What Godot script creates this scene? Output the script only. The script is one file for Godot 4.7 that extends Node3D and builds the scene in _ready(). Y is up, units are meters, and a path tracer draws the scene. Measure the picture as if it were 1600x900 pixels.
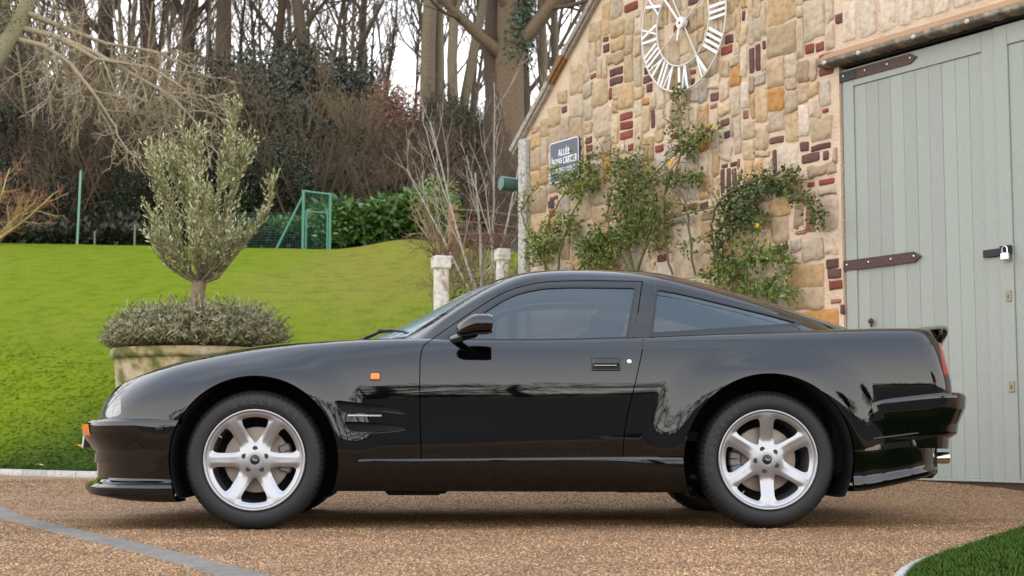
extends Node3D
# A black coupe on a gravel drive in front of a stone barn, a lawn and a winter wood behind.

var taken := {}
var rng := RandomNumberGenerator.new()
var M := {}


class MB:
	# collects triangles with normals and colours
	var v := PackedVector3Array()
	var n := PackedVector3Array()
	var c := PackedColorArray()
	var t := PackedVector2Array()
	var idx := PackedInt32Array()
	var col := Color(1, 1, 1)

	func vert(p: Vector3, nn: Vector3, uv := Vector2.ZERO) -> int:
		v.append(p); n.append(nn); c.append(col); t.append(uv)
		return v.size() - 1

	func tri(a: Vector3, b: Vector3, d: Vector3) -> void:
		var nn := (d - a).cross(b - a).normalized()
		var i := vert(a, nn); vert(b, nn); vert(d, nn)
		idx.append_array([i, i + 1, i + 2])

	func quad(a: Vector3, b: Vector3, d: Vector3, e: Vector3, outward := Vector3.ZERO) -> void:
		var nn := (d - a).cross(b - e).normalized()
		if outward != Vector3.ZERO and nn.dot(outward) < 0: nn = -nn
		var i := vert(a, nn); vert(b, nn); vert(d, nn); vert(e, nn)
		idx.append_array([i, i + 1, i + 2, i, i + 2, i + 3])

	func box(x: Transform3D, s: Vector3, bev := 0.0) -> void:
		# a box with chamfered edges when bev > 0, centred on x
		var h := s * 0.5
		if bev <= 0.0:
			for a in 3:
				for sg in [-1.0, 1.0]:
					var nn := Vector3.ZERO; nn[a] = sg
					var e := Vector3.ZERO; e[(a + 1) % 3] = h[(a + 1) % 3]
					var f := Vector3.ZERO; f[(a + 2) % 3] = h[(a + 2) % 3]
					var o := nn * h[a]
					quad(x * (o - e - f), x * (o + e - f), x * (o + e + f), x * (o - e + f), x.basis * nn)
			return
		var b := minf(bev, minf(h.x, minf(h.y, h.z)) * 0.9)
		for a in 3:
			var a1 := (a + 1) % 3; var a2 := (a + 2) % 3
			for sg in [-1.0, 1.0]:
				var nn := Vector3.ZERO; nn[a] = sg
				var e := Vector3.ZERO; e[a1] = h[a1] - b
				var f := Vector3.ZERO; f[a2] = h[a2] - b
				var o := nn * h[a]
				quad(x * (o - e - f), x * (o + e - f), x * (o + e + f), x * (o - e + f), x.basis * nn)
			for s1 in [-1.0, 1.0]:
				for s2 in [-1.0, 1.0]:
					var p := Vector3.ZERO; p[a1] = s1 * h[a1]; p[a2] = s2 * (h[a2] - b)
					var q := Vector3.ZERO; q[a1] = s1 * (h[a1] - b); q[a2] = s2 * h[a2]
					var l := Vector3.ZERO; l[a] = h[a] - b
					var o2 := Vector3.ZERO; o2[a1] = s1; o2[a2] = s2
					quad(x * (p - l), x * (p + l), x * (q + l), x * (q - l), x.basis * o2)
		for sx in [-1.0, 1.0]:
			for sy in [-1.0, 1.0]:
				for sz in [-1.0, 1.0]:
					var g := Vector3(sx, sy, sz)
					var pa := Vector3(g.x * h.x, g.y * (h.y - b), g.z * (h.z - b))
					var pb := Vector3(g.x * (h.x - b), g.y * h.y, g.z * (h.z - b))
					var pc := Vector3(g.x * (h.x - b), g.y * (h.y - b), g.z * h.z)
					var i := vert(x * pa, x.basis * g.normalized()); vert(x * pb, x.basis * g.normalized()); vert(x * pc, x.basis * g.normalized())
					idx.append_array([i, i + 1, i + 2])

	func grid(p: PackedVector3Array, nx: int, ny: int, hint := Vector3.ZERO, wrap := false) -> void:
		# nx by ny points, row by row; smooth normals from the neighbours, turned towards hint at the middle
		var base := v.size()
		var mid := Vector3.ZERO
		var nn := PackedVector3Array(); nn.resize(nx * ny)
		for j in ny:
			for i in nx:
				var i0 := maxi(i - 1, 0); var i1 := mini(i + 1, nx - 1)
				if wrap and i == 0: i0 = nx - 2
				if wrap and i == nx - 1: i1 = 1
				var j0 := maxi(j - 1, 0); var j1 := mini(j + 1, ny - 1)
				var du := p[j * nx + i1] - p[j * nx + i0]
				var dv := p[j1 * nx + i] - p[j0 * nx + i]
				var m := du.cross(dv)
				if m.length_squared() < 1e-18:
					# a pole: look one ring further in
					var jj := clampi(j, 1, ny - 2); var ii := clampi(i, 1, nx - 2)
					m = (p[jj * nx + ii + 1] - p[jj * nx + ii - 1]).cross(p[(jj + 1) * nx + ii] - p[(jj - 1) * nx + ii])
				nn[j * nx + i] = m.normalized()
		if hint != Vector3.ZERO:
			mid = nn[(ny / 2) * nx + nx / 2]
			if mid.dot(hint) < 0:
				for k in nn.size(): nn[k] = -nn[k]
		for k in nn.size():
			v.append(p[k]); n.append(nn[k]); c.append(col)
			t.append(Vector2(float(k % nx) / (nx - 1), float(k / nx) / (ny - 1)))
		for j in ny - 1:
			for i in nx - 1:
				var a := base + j * nx + i
				idx.append_array([a, a + 1, a + nx + 1, a, a + nx + 1, a + nx])

	func tube(path: PackedVector3Array, radii: PackedFloat32Array, sides: int, cap := false) -> void:
		var base := v.size()
		var m := path.size()
		var side := Vector3.ZERO
		for k in m:
			var d := (path[mini(k + 1, m - 1)] - path[maxi(k - 1, 0)]).normalized()
			if side == Vector3.ZERO:
				side = d.cross(Vector3(0.31, 0.2, 0.93)).normalized()
				if side.length_squared() < 0.5: side = Vector3.RIGHT
			side = (side - d * side.dot(d)).normalized()
			var up := d.cross(side)
			for s in sides:
				var a := TAU * s / sides
				var r := side * cos(a) + up * sin(a)
				v.append(path[k] + r * radii[k]); n.append(r); c.append(col); t.append(Vector2(float(s) / sides, k))
		for k in m - 1:
			for s in sides:
				var a := base + k * sides + s
				var b := base + k * sides + (s + 1) % sides
				idx.append_array([a, b, b + sides, a, b + sides, a + sides])
		if cap:
			for e in [0, m - 1]:
				var nn := (path[e] - path[1 if e == 0 else m - 2]).normalized()
				var ci := vert(path[e], nn)
				var ring := []
				for s in sides: ring.append(vert(v[base + e * sides + s], nn))
				for s in sides: idx.append_array([ci, ring[s], ring[(s + 1) % sides]])

	func lathe(prof: PackedVector2Array, seg: int, x := Transform3D()) -> void:
		# prof: (radius, height along local y), smooth round, creased where doubled
		var base := v.size()
		var m := prof.size()
		for k in m:
			var d := prof[mini(k + 1, m - 1)] - prof[maxi(k - 1, 0)]
			if k > 0 and prof[k].is_equal_approx(prof[k - 1]) and k < m - 1: d = prof[k + 1] - prof[k]
			elif k < m - 1 and prof[k].is_equal_approx(prof[k + 1]) and k > 0: d = prof[k] - prof[k - 1]
			var nr := Vector2(d.y, -d.x).normalized()
			for s in seg + 1:
				var a := TAU * s / seg
				var dir := Vector3(cos(a), 0, sin(a))
				v.append(x * (dir * prof[k].x + Vector3(0, prof[k].y, 0)))
				n.append((x.basis * (dir * nr.x + Vector3(0, nr.y, 0))).normalized())
				c.append(col); t.append(Vector2(float(s) / seg, float(k) / m))
		for k in m - 1:
			if prof[k].is_equal_approx(prof[k + 1]): continue
			for s in seg:
				var a := base + k * (seg + 1) + s
				idx.append_array([a, a + 1, a + seg + 2, a, a + seg + 2, a + seg + 1])

	func prism(poly: PackedVector2Array, z0: float, z1: float, x := Transform3D()) -> void:
		# polygon in x,y pushed from z0 to z1
		var tr := Geometry2D.triangulate_polygon(poly)
		for e in [z0, z1]:
			var nn := x.basis * Vector3(0, 0, -1.0 if e == minf(z0, z1) else 1.0)
			var b := v.size()
			for q in poly: vert(x * Vector3(q.x, q.y, e), nn)
			for k in tr: idx.append(b + k)
		var cw := Geometry2D.is_polygon_clockwise(poly)
		for k in poly.size():
			var q := poly[k]; var r := poly[(k + 1) % poly.size()]
			var o := Vector3(r.y - q.y, q.x - r.x, 0) * (-1.0 if cw else 1.0)
			quad(x * Vector3(q.x, q.y, z0), x * Vector3(r.x, r.y, z0), x * Vector3(r.x, r.y, z1), x * Vector3(q.x, q.y, z1), x.basis * o)

	func blob(x: Transform3D, seg := 12, rings := 8) -> void:
		var p := PackedVector3Array()
		var base := v.size()
		for j in rings + 1:
			for i in seg + 1:
				var a := TAU * i / seg; var b := PI * j / rings
				var d := Vector3(sin(b) * cos(a), cos(b), sin(b) * sin(a))
				v.append(x * d); n.append((x.basis.inverse().transposed() * d).normalized()); c.append(col); t.append(Vector2(float(i) / seg, float(j) / rings))
		for j in rings:
			for i in seg:
				var a := base + j * (seg + 1) + i
				idx.append_array([a, a + 1, a + seg + 2, a, a + seg + 2, a + seg + 1])

	func add(o: MB, x := Transform3D()) -> void:
		var b := v.size()
		for k in o.v.size():
			v.append(x * o.v[k]); n.append((x.basis * o.n[k]).normalized()); c.append(o.c[k]); t.append(o.t[k])
		for k in o.idx: idx.append(b + k)

	func mirrored() -> MB:
		var o := MB.new()
		for k in v.size():
			o.v.append(Vector3(v[k].x, v[k].y, -v[k].z)); o.n.append(Vector3(n[k].x, n[k].y, -n[k].z))
		o.c = c.duplicate(); o.t = t.duplicate(); o.idx = idx.duplicate()
		return o

	func clip(f: PackedFloat32Array, flange := 0.0) -> MB:
		# keeps the part where f < 0; the cut edge is turned inwards by flange
		var o := MB.new()
		o.col = col
		var map := PackedInt32Array(); map.resize(v.size()); map.fill(-1)
		var k := 0
		while k < idx.size():
			var q := [idx[k], idx[k + 1], idx[k + 2]]
			k += 3
			var inside := 0
			for e in 3:
				if f[q[e]] < 0.0: inside += 1
			if inside == 0: continue
			var ring := PackedInt32Array()
			var cutv := PackedInt32Array()
			for e in 3:
				var a: int = q[e]; var b: int = q[(e + 1) % 3]
				if f[a] < 0.0:
					if map[a] < 0:
						map[a] = o.v.size()
						o.v.append(v[a]); o.n.append(n[a]); o.c.append(c[a]); o.t.append(t[a])
					ring.append(map[a])
				if (f[a] < 0.0) != (f[b] < 0.0):
					var w: float = f[a] / (f[a] - f[b])
					var i := o.v.size()
					o.v.append(v[a].lerp(v[b], w)); o.n.append(n[a].lerp(n[b], w).normalized()); o.c.append(c[a].lerp(c[b], w)); o.t.append(t[a].lerp(t[b], w))
					ring.append(i); cutv.append(i)
			for e in range(1, ring.size() - 1):
				o.idx.append_array([ring[0], ring[e], ring[e + 1]])
			if flange != 0.0 and cutv.size() == 2:
				var a := o.v[cutv[0]]; var b := o.v[cutv[1]]
				var na := o.n[cutv[0]]; var nb := o.n[cutv[1]]
				if (a - b).length_squared() > 1e-12:
					var cen := (v[q[0]] + v[q[1]] + v[q[2]]) / 3.0
					var keep := Vector3.ZERO
					for e in 3:
						if f[q[e]] < 0.0: keep = v[q[e]]
					var out := (b - a).cross(na).normalized()
					if out.dot(keep - a) > 0: out = -out
					var b0 := o.v.size()
					for pr in [[a, na], [b, nb], [b - nb * flange, nb], [a - na * flange, na]]:
						o.v.append(pr[0]); o.n.append(out); o.c.append(col); o.t.append(Vector2.ZERO)
					o.idx.append_array([b0, b0 + 1, b0 + 2, b0, b0 + 2, b0 + 3])
		return o

	func push(d: float) -> MB:
		for k in v.size(): v[k] += n[k] * d
		return self

	func mesh() -> ArrayMesh:
		var k := 0
		while k < idx.size():
			var a := idx[k]; var b := idx[k + 1]; var d := idx[k + 2]
			if (v[b] - v[a]).cross(v[d] - v[a]).dot(n[a] + n[b] + n[d]) > 0.0:
				idx[k + 1] = d; idx[k + 2] = b
			k += 3
		var arr := []
		arr.resize(Mesh.ARRAY_MAX)
		arr[Mesh.ARRAY_VERTEX] = v; arr[Mesh.ARRAY_NORMAL] = n; arr[Mesh.ARRAY_COLOR] = c; arr[Mesh.ARRAY_TEX_UV] = t; arr[Mesh.ARRAY_INDEX] = idx
		var am := ArrayMesh.new()
		am.add_surface_from_arrays(Mesh.PRIMITIVE_TRIANGLES, arr)
		return am


class Spl:
	# natural cubic spline
	var x: PackedFloat32Array
	var y: PackedFloat32Array
	var m := PackedFloat32Array()

	func _init(xs: PackedFloat32Array, ys: PackedFloat32Array) -> void:
		x = xs; y = ys
		var k := x.size()
		m.resize(k); m.fill(0.0)
		var cp := PackedFloat32Array(); cp.resize(k); cp.fill(0.0)
		var dp := PackedFloat32Array(); dp.resize(k); dp.fill(0.0)
		for i in range(1, k - 1):
			var a := x[i] - x[i - 1]; var c := x[i + 1] - x[i]; var b := 2.0 * (a + c)
			var d := 6.0 * ((y[i + 1] - y[i]) / c - (y[i] - y[i - 1]) / a)
			var w := b - a * cp[i - 1]
			cp[i] = c / w; dp[i] = (d - a * dp[i - 1]) / w
		for i in range(k - 2, 0, -1): m[i] = dp[i] - cp[i] * m[i + 1]

	func at(q: float) -> float:
		var k := x.size()
		if q <= x[0]: return y[0] + (q - x[0]) * ((y[1] - y[0]) / (x[1] - x[0]) - (x[1] - x[0]) * m[1] / 6.0)
		if q >= x[k - 1]: return y[k - 1] + (q - x[k - 1]) * ((y[k - 1] - y[k - 2]) / (x[k - 1] - x[k - 2]) + (x[k - 1] - x[k - 2]) * m[k - 2] / 6.0)
		var i := 0
		while q > x[i + 1]: i += 1
		var h := x[i + 1] - x[i]; var a := (x[i + 1] - q) / h; var b := 1.0 - a
		return a * y[i] + b * y[i + 1] + ((a * a * a - a) * m[i] + (b * b * b - b) * m[i + 1]) * h * h / 6.0


# ---------- naming, tagging, placing

func numbered(called: String) -> String:
	if not taken.has(called):
		taken[called] = 0
		return called
	taken[called] += 1
	return "%s_%03d" % [called, taken[called]]


func tag(o: Node3D, label: String, category: String, group := "", kind := "") -> Node3D:
	if label: o.set_meta("label", label)
	if category: o.set_meta("category", category)
	if group: o.set_meta("group", group)
	if kind: o.set_meta("kind", kind)
	return o


func thing(called: String, label: String, category: String, at := Vector3.ZERO, turn := 0.0, group := "") -> Node3D:
	var o := Node3D.new()
	o.name = numbered(called)
	add_child(o, true)
	o.position = at
	o.rotation.y = turn
	tag(o, label, category, group)
	return o


func part(called: String, mesh: Mesh, m: Material, parent: Node3D = null) -> MeshInstance3D:
	var o := MeshInstance3D.new()
	o.mesh = mesh
	o.material_override = m
	o.name = numbered(called) if parent == null else called
	(parent if parent else self).add_child(o, true)
	return o


func mmesh(called: String, mesh: Mesh, m: Material, xs: Array, cols: PackedColorArray, parent: Node3D = null) -> MultiMeshInstance3D:
	var mm := MultiMesh.new()
	mm.transform_format = MultiMesh.TRANSFORM_3D
	mm.use_colors = true
	mm.mesh = mesh
	mm.instance_count = xs.size()
	for k in xs.size():
		mm.set_instance_transform(k, xs[k])
		mm.set_instance_color(k, cols[k % cols.size()])
	var o := MultiMeshInstance3D.new()
	o.multimesh = mm
	o.material_override = m
	o.name = numbered(called) if parent == null else called
	(parent if parent else self).add_child(o, true)
	o.set_meta("kind", "stuff")
	return o


func dup(root: Node3D, at: Vector3, turn: float, sc := 1.0, label := "", group := "") -> Node3D:
	var r: Node3D = root.duplicate()
	r.name = numbered(String(root.name).rstrip("0123456789_"))
	add_child(r, true)
	r.position = at
	r.rotation = Vector3(0, turn, 0)
	r.scale = Vector3.ONE * sc
	if label: r.set_meta("label", label)
	if group: r.set_meta("group", group)
	return r


# ---------- materials

func lin(r: float, g: float, b: float) -> Color:
	return Color(r, g, b)   # linear


func mat(base: Color, rough := 0.8, metal := 0.0, tint := true) -> StandardMaterial3D:
	# base is a linear colour
	var m := StandardMaterial3D.new()
	m.albedo_color = base.linear_to_srgb()
	m.roughness = rough
	m.metallic = metal
	m.vertex_color_use_as_albedo = tint
	return m


func noise_image(size: int, freq: float, kind: int, oct: int, sd: int) -> Image:
	var f := FastNoiseLite.new()
	f.noise_type = kind as FastNoiseLite.NoiseType
	f.seed = sd
	f.frequency = freq
	f.fractal_octaves = oct
	if kind == FastNoiseLite.TYPE_CELLULAR:
		f.fractal_type = FastNoiseLite.FRACTAL_NONE
		f.cellular_return_type = FastNoiseLite.RETURN_DISTANCE2_SUB
	return f.get_seamless_image(size, size)


func ramp_texture(im: Image, cols: Array) -> ImageTexture:
	# maps a grey image through colours (linear), stored as sRGB
	var g := Gradient.new()
	g.offsets = PackedFloat32Array(); g.colors = PackedColorArray()
	var off := PackedFloat32Array(); var cc := PackedColorArray()
	for q in cols:
		off.append(q[0]); cc.append((q[1] as Color).linear_to_srgb())
	g.offsets = off; g.colors = cc
	var o := Image.create(im.get_width(), im.get_height(), false, Image.FORMAT_RGB8)
	for y in im.get_height():
		for x in im.get_width():
			o.set_pixel(x, y, g.sample(im.get_pixel(x, y).r))
	return ImageTexture.create_from_image(o)


func normal_texture(im: Image, strength: float) -> ImageTexture:
	var o: Image = im.duplicate()
	o.convert(Image.FORMAT_RGBA8)
	o.bump_map_to_normal_map(strength)
	return ImageTexture.create_from_image(o)


func triplanar(m: StandardMaterial3D, scale: float, world := false) -> StandardMaterial3D:
	m.uv1_triplanar = true
	m.uv1_world_triplanar = world
	m.uv1_scale = Vector3.ONE * scale
	return m


func hash01(k: float) -> float:
	return fposmod(sin(k * 127.1 + 11.7) * 43758.5453, 1.0)


func _ready() -> void:
	# camera
	var cam := Camera3D.new()
	cam.name = "camera"
	add_child(cam)
	cam.position = Vector3(0, 0.46, 0)
	cam.rotation_degrees = Vector3(5.37, 0, 0)
	cam.fov = 20.408
	cam.near = 0.05
	cam.far = 900.0
	cam.current = true
	var lens := CameraAttributesPhysical.new()
	lens.frustum_focal_length = 66.66
	lens.frustum_focus_distance = 8.4
	lens.frustum_near = 0.05
	lens.frustum_far = 900.0
	lens.exposure_aperture = 7.1
	cam.attributes = lens
	cam.fov = 20.408

	# pale overcast sky and a broad soft sun behind it
	var env := Environment.new()
	var sky_m := PanoramaSkyMaterial.new()
	sky_m.panorama = cloudy_sky()
	var sky := Sky.new()
	sky.sky_material = sky_m
	env.background_mode = Environment.BG_SKY
	env.sky = sky
	env.background_energy_multiplier = 1.25
	env.tonemap_mode = Environment.TONE_MAPPER_LINEAR
	env.tonemap_exposure = 2.2
	env.sdfgi_enabled = true
	env.ssao_enabled = true
	env.ssil_enabled = true
	var we := WorldEnvironment.new()
	we.name = "environment"
	we.environment = env
	add_child(we)
	var sun := DirectionalLight3D.new()
	sun.name = "sun"
	sun.light_energy = 0.2
	sun.light_color = Color(1.0, 0.95, 0.86)
	sun.light_angular_distance = 175.0
	sun.shadow_enabled = true
	sun.rotation_degrees = Vector3(-64, -20, 0)
	add_child(sun)

	rng.seed = 71
	make_materials()
	make_ground()
	make_barn()
	make_wood()
	make_garden()
	make_behind()
	make_car()


func cloudy_sky() -> ImageTexture:
	# a thin overcast: white low down, bluer overhead, soft cloud all round
	var f := FastNoiseLite.new()
	f.seed = 6; f.frequency = 0.9; f.fractal_octaves = 4
	var w := 512; var h := 256
	var im := Image.create(w, h, false, Image.FORMAT_RGBF)
	for y in h:
		var el := PI * (0.5 - (y + 0.5) / h)
		for x in w:
			var az := TAU * (x + 0.5) / w
			var d := Vector3(cos(el) * sin(az), sin(el), cos(el) * cos(az))
			var up := maxf(d.y, 0.0)
			var q := f.get_noise_3d(d.x * 1.6, d.y * 3.0, d.z * 1.6) * 0.5 + 0.5
			var c := Color(1.18, 1.13, 1.07).lerp(Color(0.34, 0.46, 0.68), pow(up, 0.85))
			c = c.lerp(Color(0.95, 0.96, 0.98), smoothstep(0.5, 0.8, q) * 0.35)
			if d.y < 0.0: c = Color(0.35, 0.33, 0.28)
			im.set_pixel(x, y, c)
	return ImageTexture.create_from_image(im)



func make_materials() -> void:
	var fine := noise_image(512, 0.03, FastNoiseLite.TYPE_SIMPLEX_SMOOTH, 5, 3)
	var grit := noise_image(512, 0.09, FastNoiseLite.TYPE_SIMPLEX_SMOOTH, 3, 5)
	var cell := noise_image(1024, 0.05, FastNoiseLite.TYPE_CELLULAR, 1, 9)
	var broad := noise_image(512, 0.008, FastNoiseLite.TYPE_SIMPLEX_SMOOTH, 4, 12)
	var n_fine := normal_texture(fine, 3.0)
	var n_grit := normal_texture(grit, 4.0)
	# gravel: stones of buff, tan and brown in a bound bed
	var gm := mat(Color(1, 1, 1), 0.9, 0.0, false)
	var cc := FastNoiseLite.new()
	cc.noise_type = FastNoiseLite.TYPE_CELLULAR
	cc.cellular_return_type = FastNoiseLite.RETURN_CELL_VALUE
	cc.frequency = 0.06; cc.seed = 4
	var cv := cc.get_seamless_image(1024, 1024)
	gm.albedo_texture = ramp_texture(cv, [[0.0, lin(0.115, 0.064, 0.031)], [0.3, lin(0.185, 0.106, 0.051)], [0.55, lin(0.230, 0.135, 0.067)], [0.8, lin(0.275, 0.167, 0.088)], [1.0, lin(0.37, 0.25, 0.145)]])
	gm.normal_enabled = true
	gm.normal_texture = normal_texture(cell, 6.0)
	gm.normal_scale = 1.0
	triplanar(gm, 0.9, true)
	M.gravel = gm
	var tm := mat(Color(1, 1, 1), 0.9, 0.0, false)
	tm.albedo_texture = ramp_texture(grit, [[0.0, lin(0.022, 0.022, 0.022)], [0.6, lin(0.042, 0.041, 0.040)], [1.0, lin(0.075, 0.073, 0.070)]])
	triplanar(tm, 1.5, true)
	M.added_tarmac = tm
	M.pebble = mat(Color(1, 1, 1), 0.75)
	# lawn
	var lm := mat(Color(1, 1, 1), 0.95)
	lm.albedo_texture = ramp_texture(broad, [[0.0, lin(0.75, 0.90, 0.8)], [0.4, lin(0.9, 1.0, 0.9)], [0.65, lin(1.0, 1.0, 0.9)], [1.0, lin(1.25, 1.05, 1.0)]])
	lm.normal_enabled = true
	lm.normal_texture = n_grit
	lm.metallic_specular = 0.15
	triplanar(lm, 0.22, true)
	M.lawn = lm
	var bl := mat(Color(1, 1, 1), 0.7)
	bl.backlight_enabled = true
	bl.backlight = Color(0.35, 0.4, 0.1)
	bl.metallic_specular = 0.2
	M.blade = bl
	var turf := noise_image(512, 0.022, FastNoiseLite.TYPE_SIMPLEX_SMOOTH, 5, 31)
	lm.albedo_texture = ramp_texture(turf, [[0.0, lin(0.55, 0.66, 0.6)], [0.35, lin(0.86, 0.90, 0.85)], [0.6, lin(1.0, 1.0, 1.0)], [1.0, lin(1.4, 1.2, 1.3)]])
	# woodland floor
	var wf := mat(Color(1, 1, 1), 1.0)
	wf.albedo_texture = ramp_texture(fine, [[0.0, lin(0.012, 0.010, 0.006)], [0.5, lin(0.035, 0.026, 0.015)], [1.0, lin(0.075, 0.052, 0.030)]])
	triplanar(wf, 0.35, true)
	M.litter = wf
	var rg := mat(lin(0.10, 0.16, 0.04), 1.0, 0.0, false)
	M.far_grass = rg
	# stones
	var sm := mat(Color(1, 1, 1), 0.92)
	sm.albedo_texture = ramp_texture(fine, [[0.0, lin(0.50, 0.42, 0.33)], [0.25, lin(0.80, 0.73, 0.65)], [0.5, lin(0.97, 0.96, 0.95)], [0.75, lin(1.0, 1.0, 1.0)], [1.0, lin(1.25, 1.25, 1.25)]])
	sm.normal_enabled = true
	sm.normal_texture = n_fine
	sm.normal_scale = 1.0
	triplanar(sm, 1.0, true)
	M.stone = sm
	var mo := mat(Color(1, 1, 1), 0.95)
	mo.albedo_texture = ramp_texture(broad, [[0.0, lin(0.50, 0.36, 0.245)], [0.5, lin(0.58, 0.435, 0.31)], [1.0, lin(0.64, 0.50, 0.37)]])
	mo.normal_enabled = true
	mo.normal_texture = n_grit
	mo.normal_scale = 0.7
	triplanar(mo, 0.8, true)
	M.mortar = mo
	var pm := mat(Color(1, 1, 1), 0.62)
	pm.albedo_texture = ramp_texture(fine, [[0.0, lin(0.80, 0.79, 0.76)], [0.4, lin(0.95, 0.95, 0.94)], [1.0, lin(1.04, 1.04, 1.04)]])
	pm.normal_enabled = true
	pm.normal_texture = n_fine
	pm.normal_scale = 0.12
	triplanar(pm, 1.2, false)
	pm.uv1_scale = Vector3(9.0, 0.7, 9.0)
	M.paint_wood = pm
	var rust := mat(Color(1, 1, 1), 0.6, 0.35)
	rust.albedo_texture = ramp_texture(fine, [[0.0, lin(0.035, 0.022, 0.018)], [0.5, lin(0.075, 0.035, 0.027)], [0.8, lin(0.10, 0.06, 0.05)], [1.0, lin(0.2, 0.17, 0.15)]])
	triplanar(rust, 3.0, false)
	M.iron = rust
	M.dark_iron = mat(lin(0.02, 0.02, 0.022), 0.5, 0.5, false)
	M.steel = mat(lin(0.65, 0.66, 0.68), 0.3, 0.9, false)
	var bk := mat(Color(1, 1, 1), 0.95)
	bk.albedo_texture = ramp_texture(fine, [[0.0, lin(0.35, 0.35, 0.35)], [0.5, lin(0.85, 0.85, 0.85)], [1.0, lin(1.3, 1.3, 1.3)]])
	bk.normal_enabled = true
	bk.normal_texture = n_fine
	triplanar(bk, 1.3, true)
	M.bark = bk
	M.twig = mat(Color(1, 1, 1), 0.9)
	var lf := mat(Color(1, 1, 1), 0.55)
	lf.backlight_enabled = true
	lf.backlight = Color(0.3, 0.35, 0.1)
	M.leaf = lf
	var gl := mat(Color(1, 1, 1), 0.35)
	gl.backlight_enabled = true
	gl.backlight = Color(0.15, 0.2, 0.05)
	M.glossy_leaf = gl
	M.matte = mat(Color(1, 1, 1), 0.85)
	M.gloss = mat(Color(1, 1, 1), 0.35)


func kerb_points() -> PackedVector2Array:
	# (x, distance) of the edge between the drive and the lawn
	return PackedVector2Array([Vector2(-34, 24.0), Vector2(-18, 21.5), Vector2(-11, 18.5), Vector2(-8.5, 17.0), Vector2(-6.2, 15.4), Vector2(-4.5, 13.9), Vector2(-3.3, 12.75), Vector2(-2.0, 12.15), Vector2(-0.8, 12.3), Vector2(-0.1, 13.3), Vector2(0.05, 14.8), Vector2(0.1, 16.35)])


func smooth_line(p: PackedVector2Array, per := 8) -> PackedVector2Array:
	var o := PackedVector2Array()
	for k in p.size() - 1:
		var a := p[maxi(k - 1, 0)]; var d := p[mini(k + 2, p.size() - 1)]
		for s in per: o.append(p[k].cubic_interpolate(p[k + 1], a, d, float(s) / per))
	o.append(p[p.size() - 1])
	return o


func gravel_h(_x: float, z: float) -> float:
	return 0.15 * smoothstep(9.3, 12.0, -z)


var kerb_line := PackedVector2Array()


func kerb_dist(x: float) -> float:
	# distance of the lawn's edge at x
	for k in kerb_line.size() - 1:
		if x >= kerb_line[k].x and x <= kerb_line[k + 1].x:
			return lerpf(kerb_line[k].y, kerb_line[k + 1].y, (x - kerb_line[k].x) / maxf(kerb_line[k + 1].x - kerb_line[k].x, 1e-5))
	return 24.0 if x < -34 else 16.4


var lawn_spl: Spl
var hill_noise := FastNoiseLite.new()


func lawn_h(x: float, z: float) -> float:
	var d := -z
	var h := lawn_spl.at(clampf(d, 12.0, 31.0))
	h += 0.022 * maxf(0.0, -x - 2.5) * smoothstep(18, 28, d)
	h += 0.22 * exp(-pow((x + 1.75) / 0.9, 2) - pow((d - 28.0) / 3.0, 2))
	var k := kerb_dist(x)
	h = lerpf(0.19, h, smoothstep(0.0, 2.6, d - k)) if d - k < 2.6 else h
	var damp := lerpf(0.25, 1.0, smoothstep(0.35, -0.5, x))
	damp = lerpf(damp, 1.0, smoothstep(16.8, 20.5, d))
	return lerpf(0.19, h, damp) + hill_noise.get_noise_2d(x * 3.0, z * 3.0) * 0.05


func bank_h(x: float, z: float) -> float:
	var d := -z
	var base := lawn_h(x, -29.5)
	if d < 29.5: return lawn_h(x, z)
	var up := 0.335 * (d - 29.5) if d < 46.0 else 0.335 * 16.5 + 0.03 * (d - 46.0)
	var soft := minf(d - 29.5, 4.0) / 4.0
	return base + up * lerpf(0.55, 1.0, soft) + hill_noise.get_noise_2d(x * 6.0, z * 6.0) * 0.8 * soft


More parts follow.
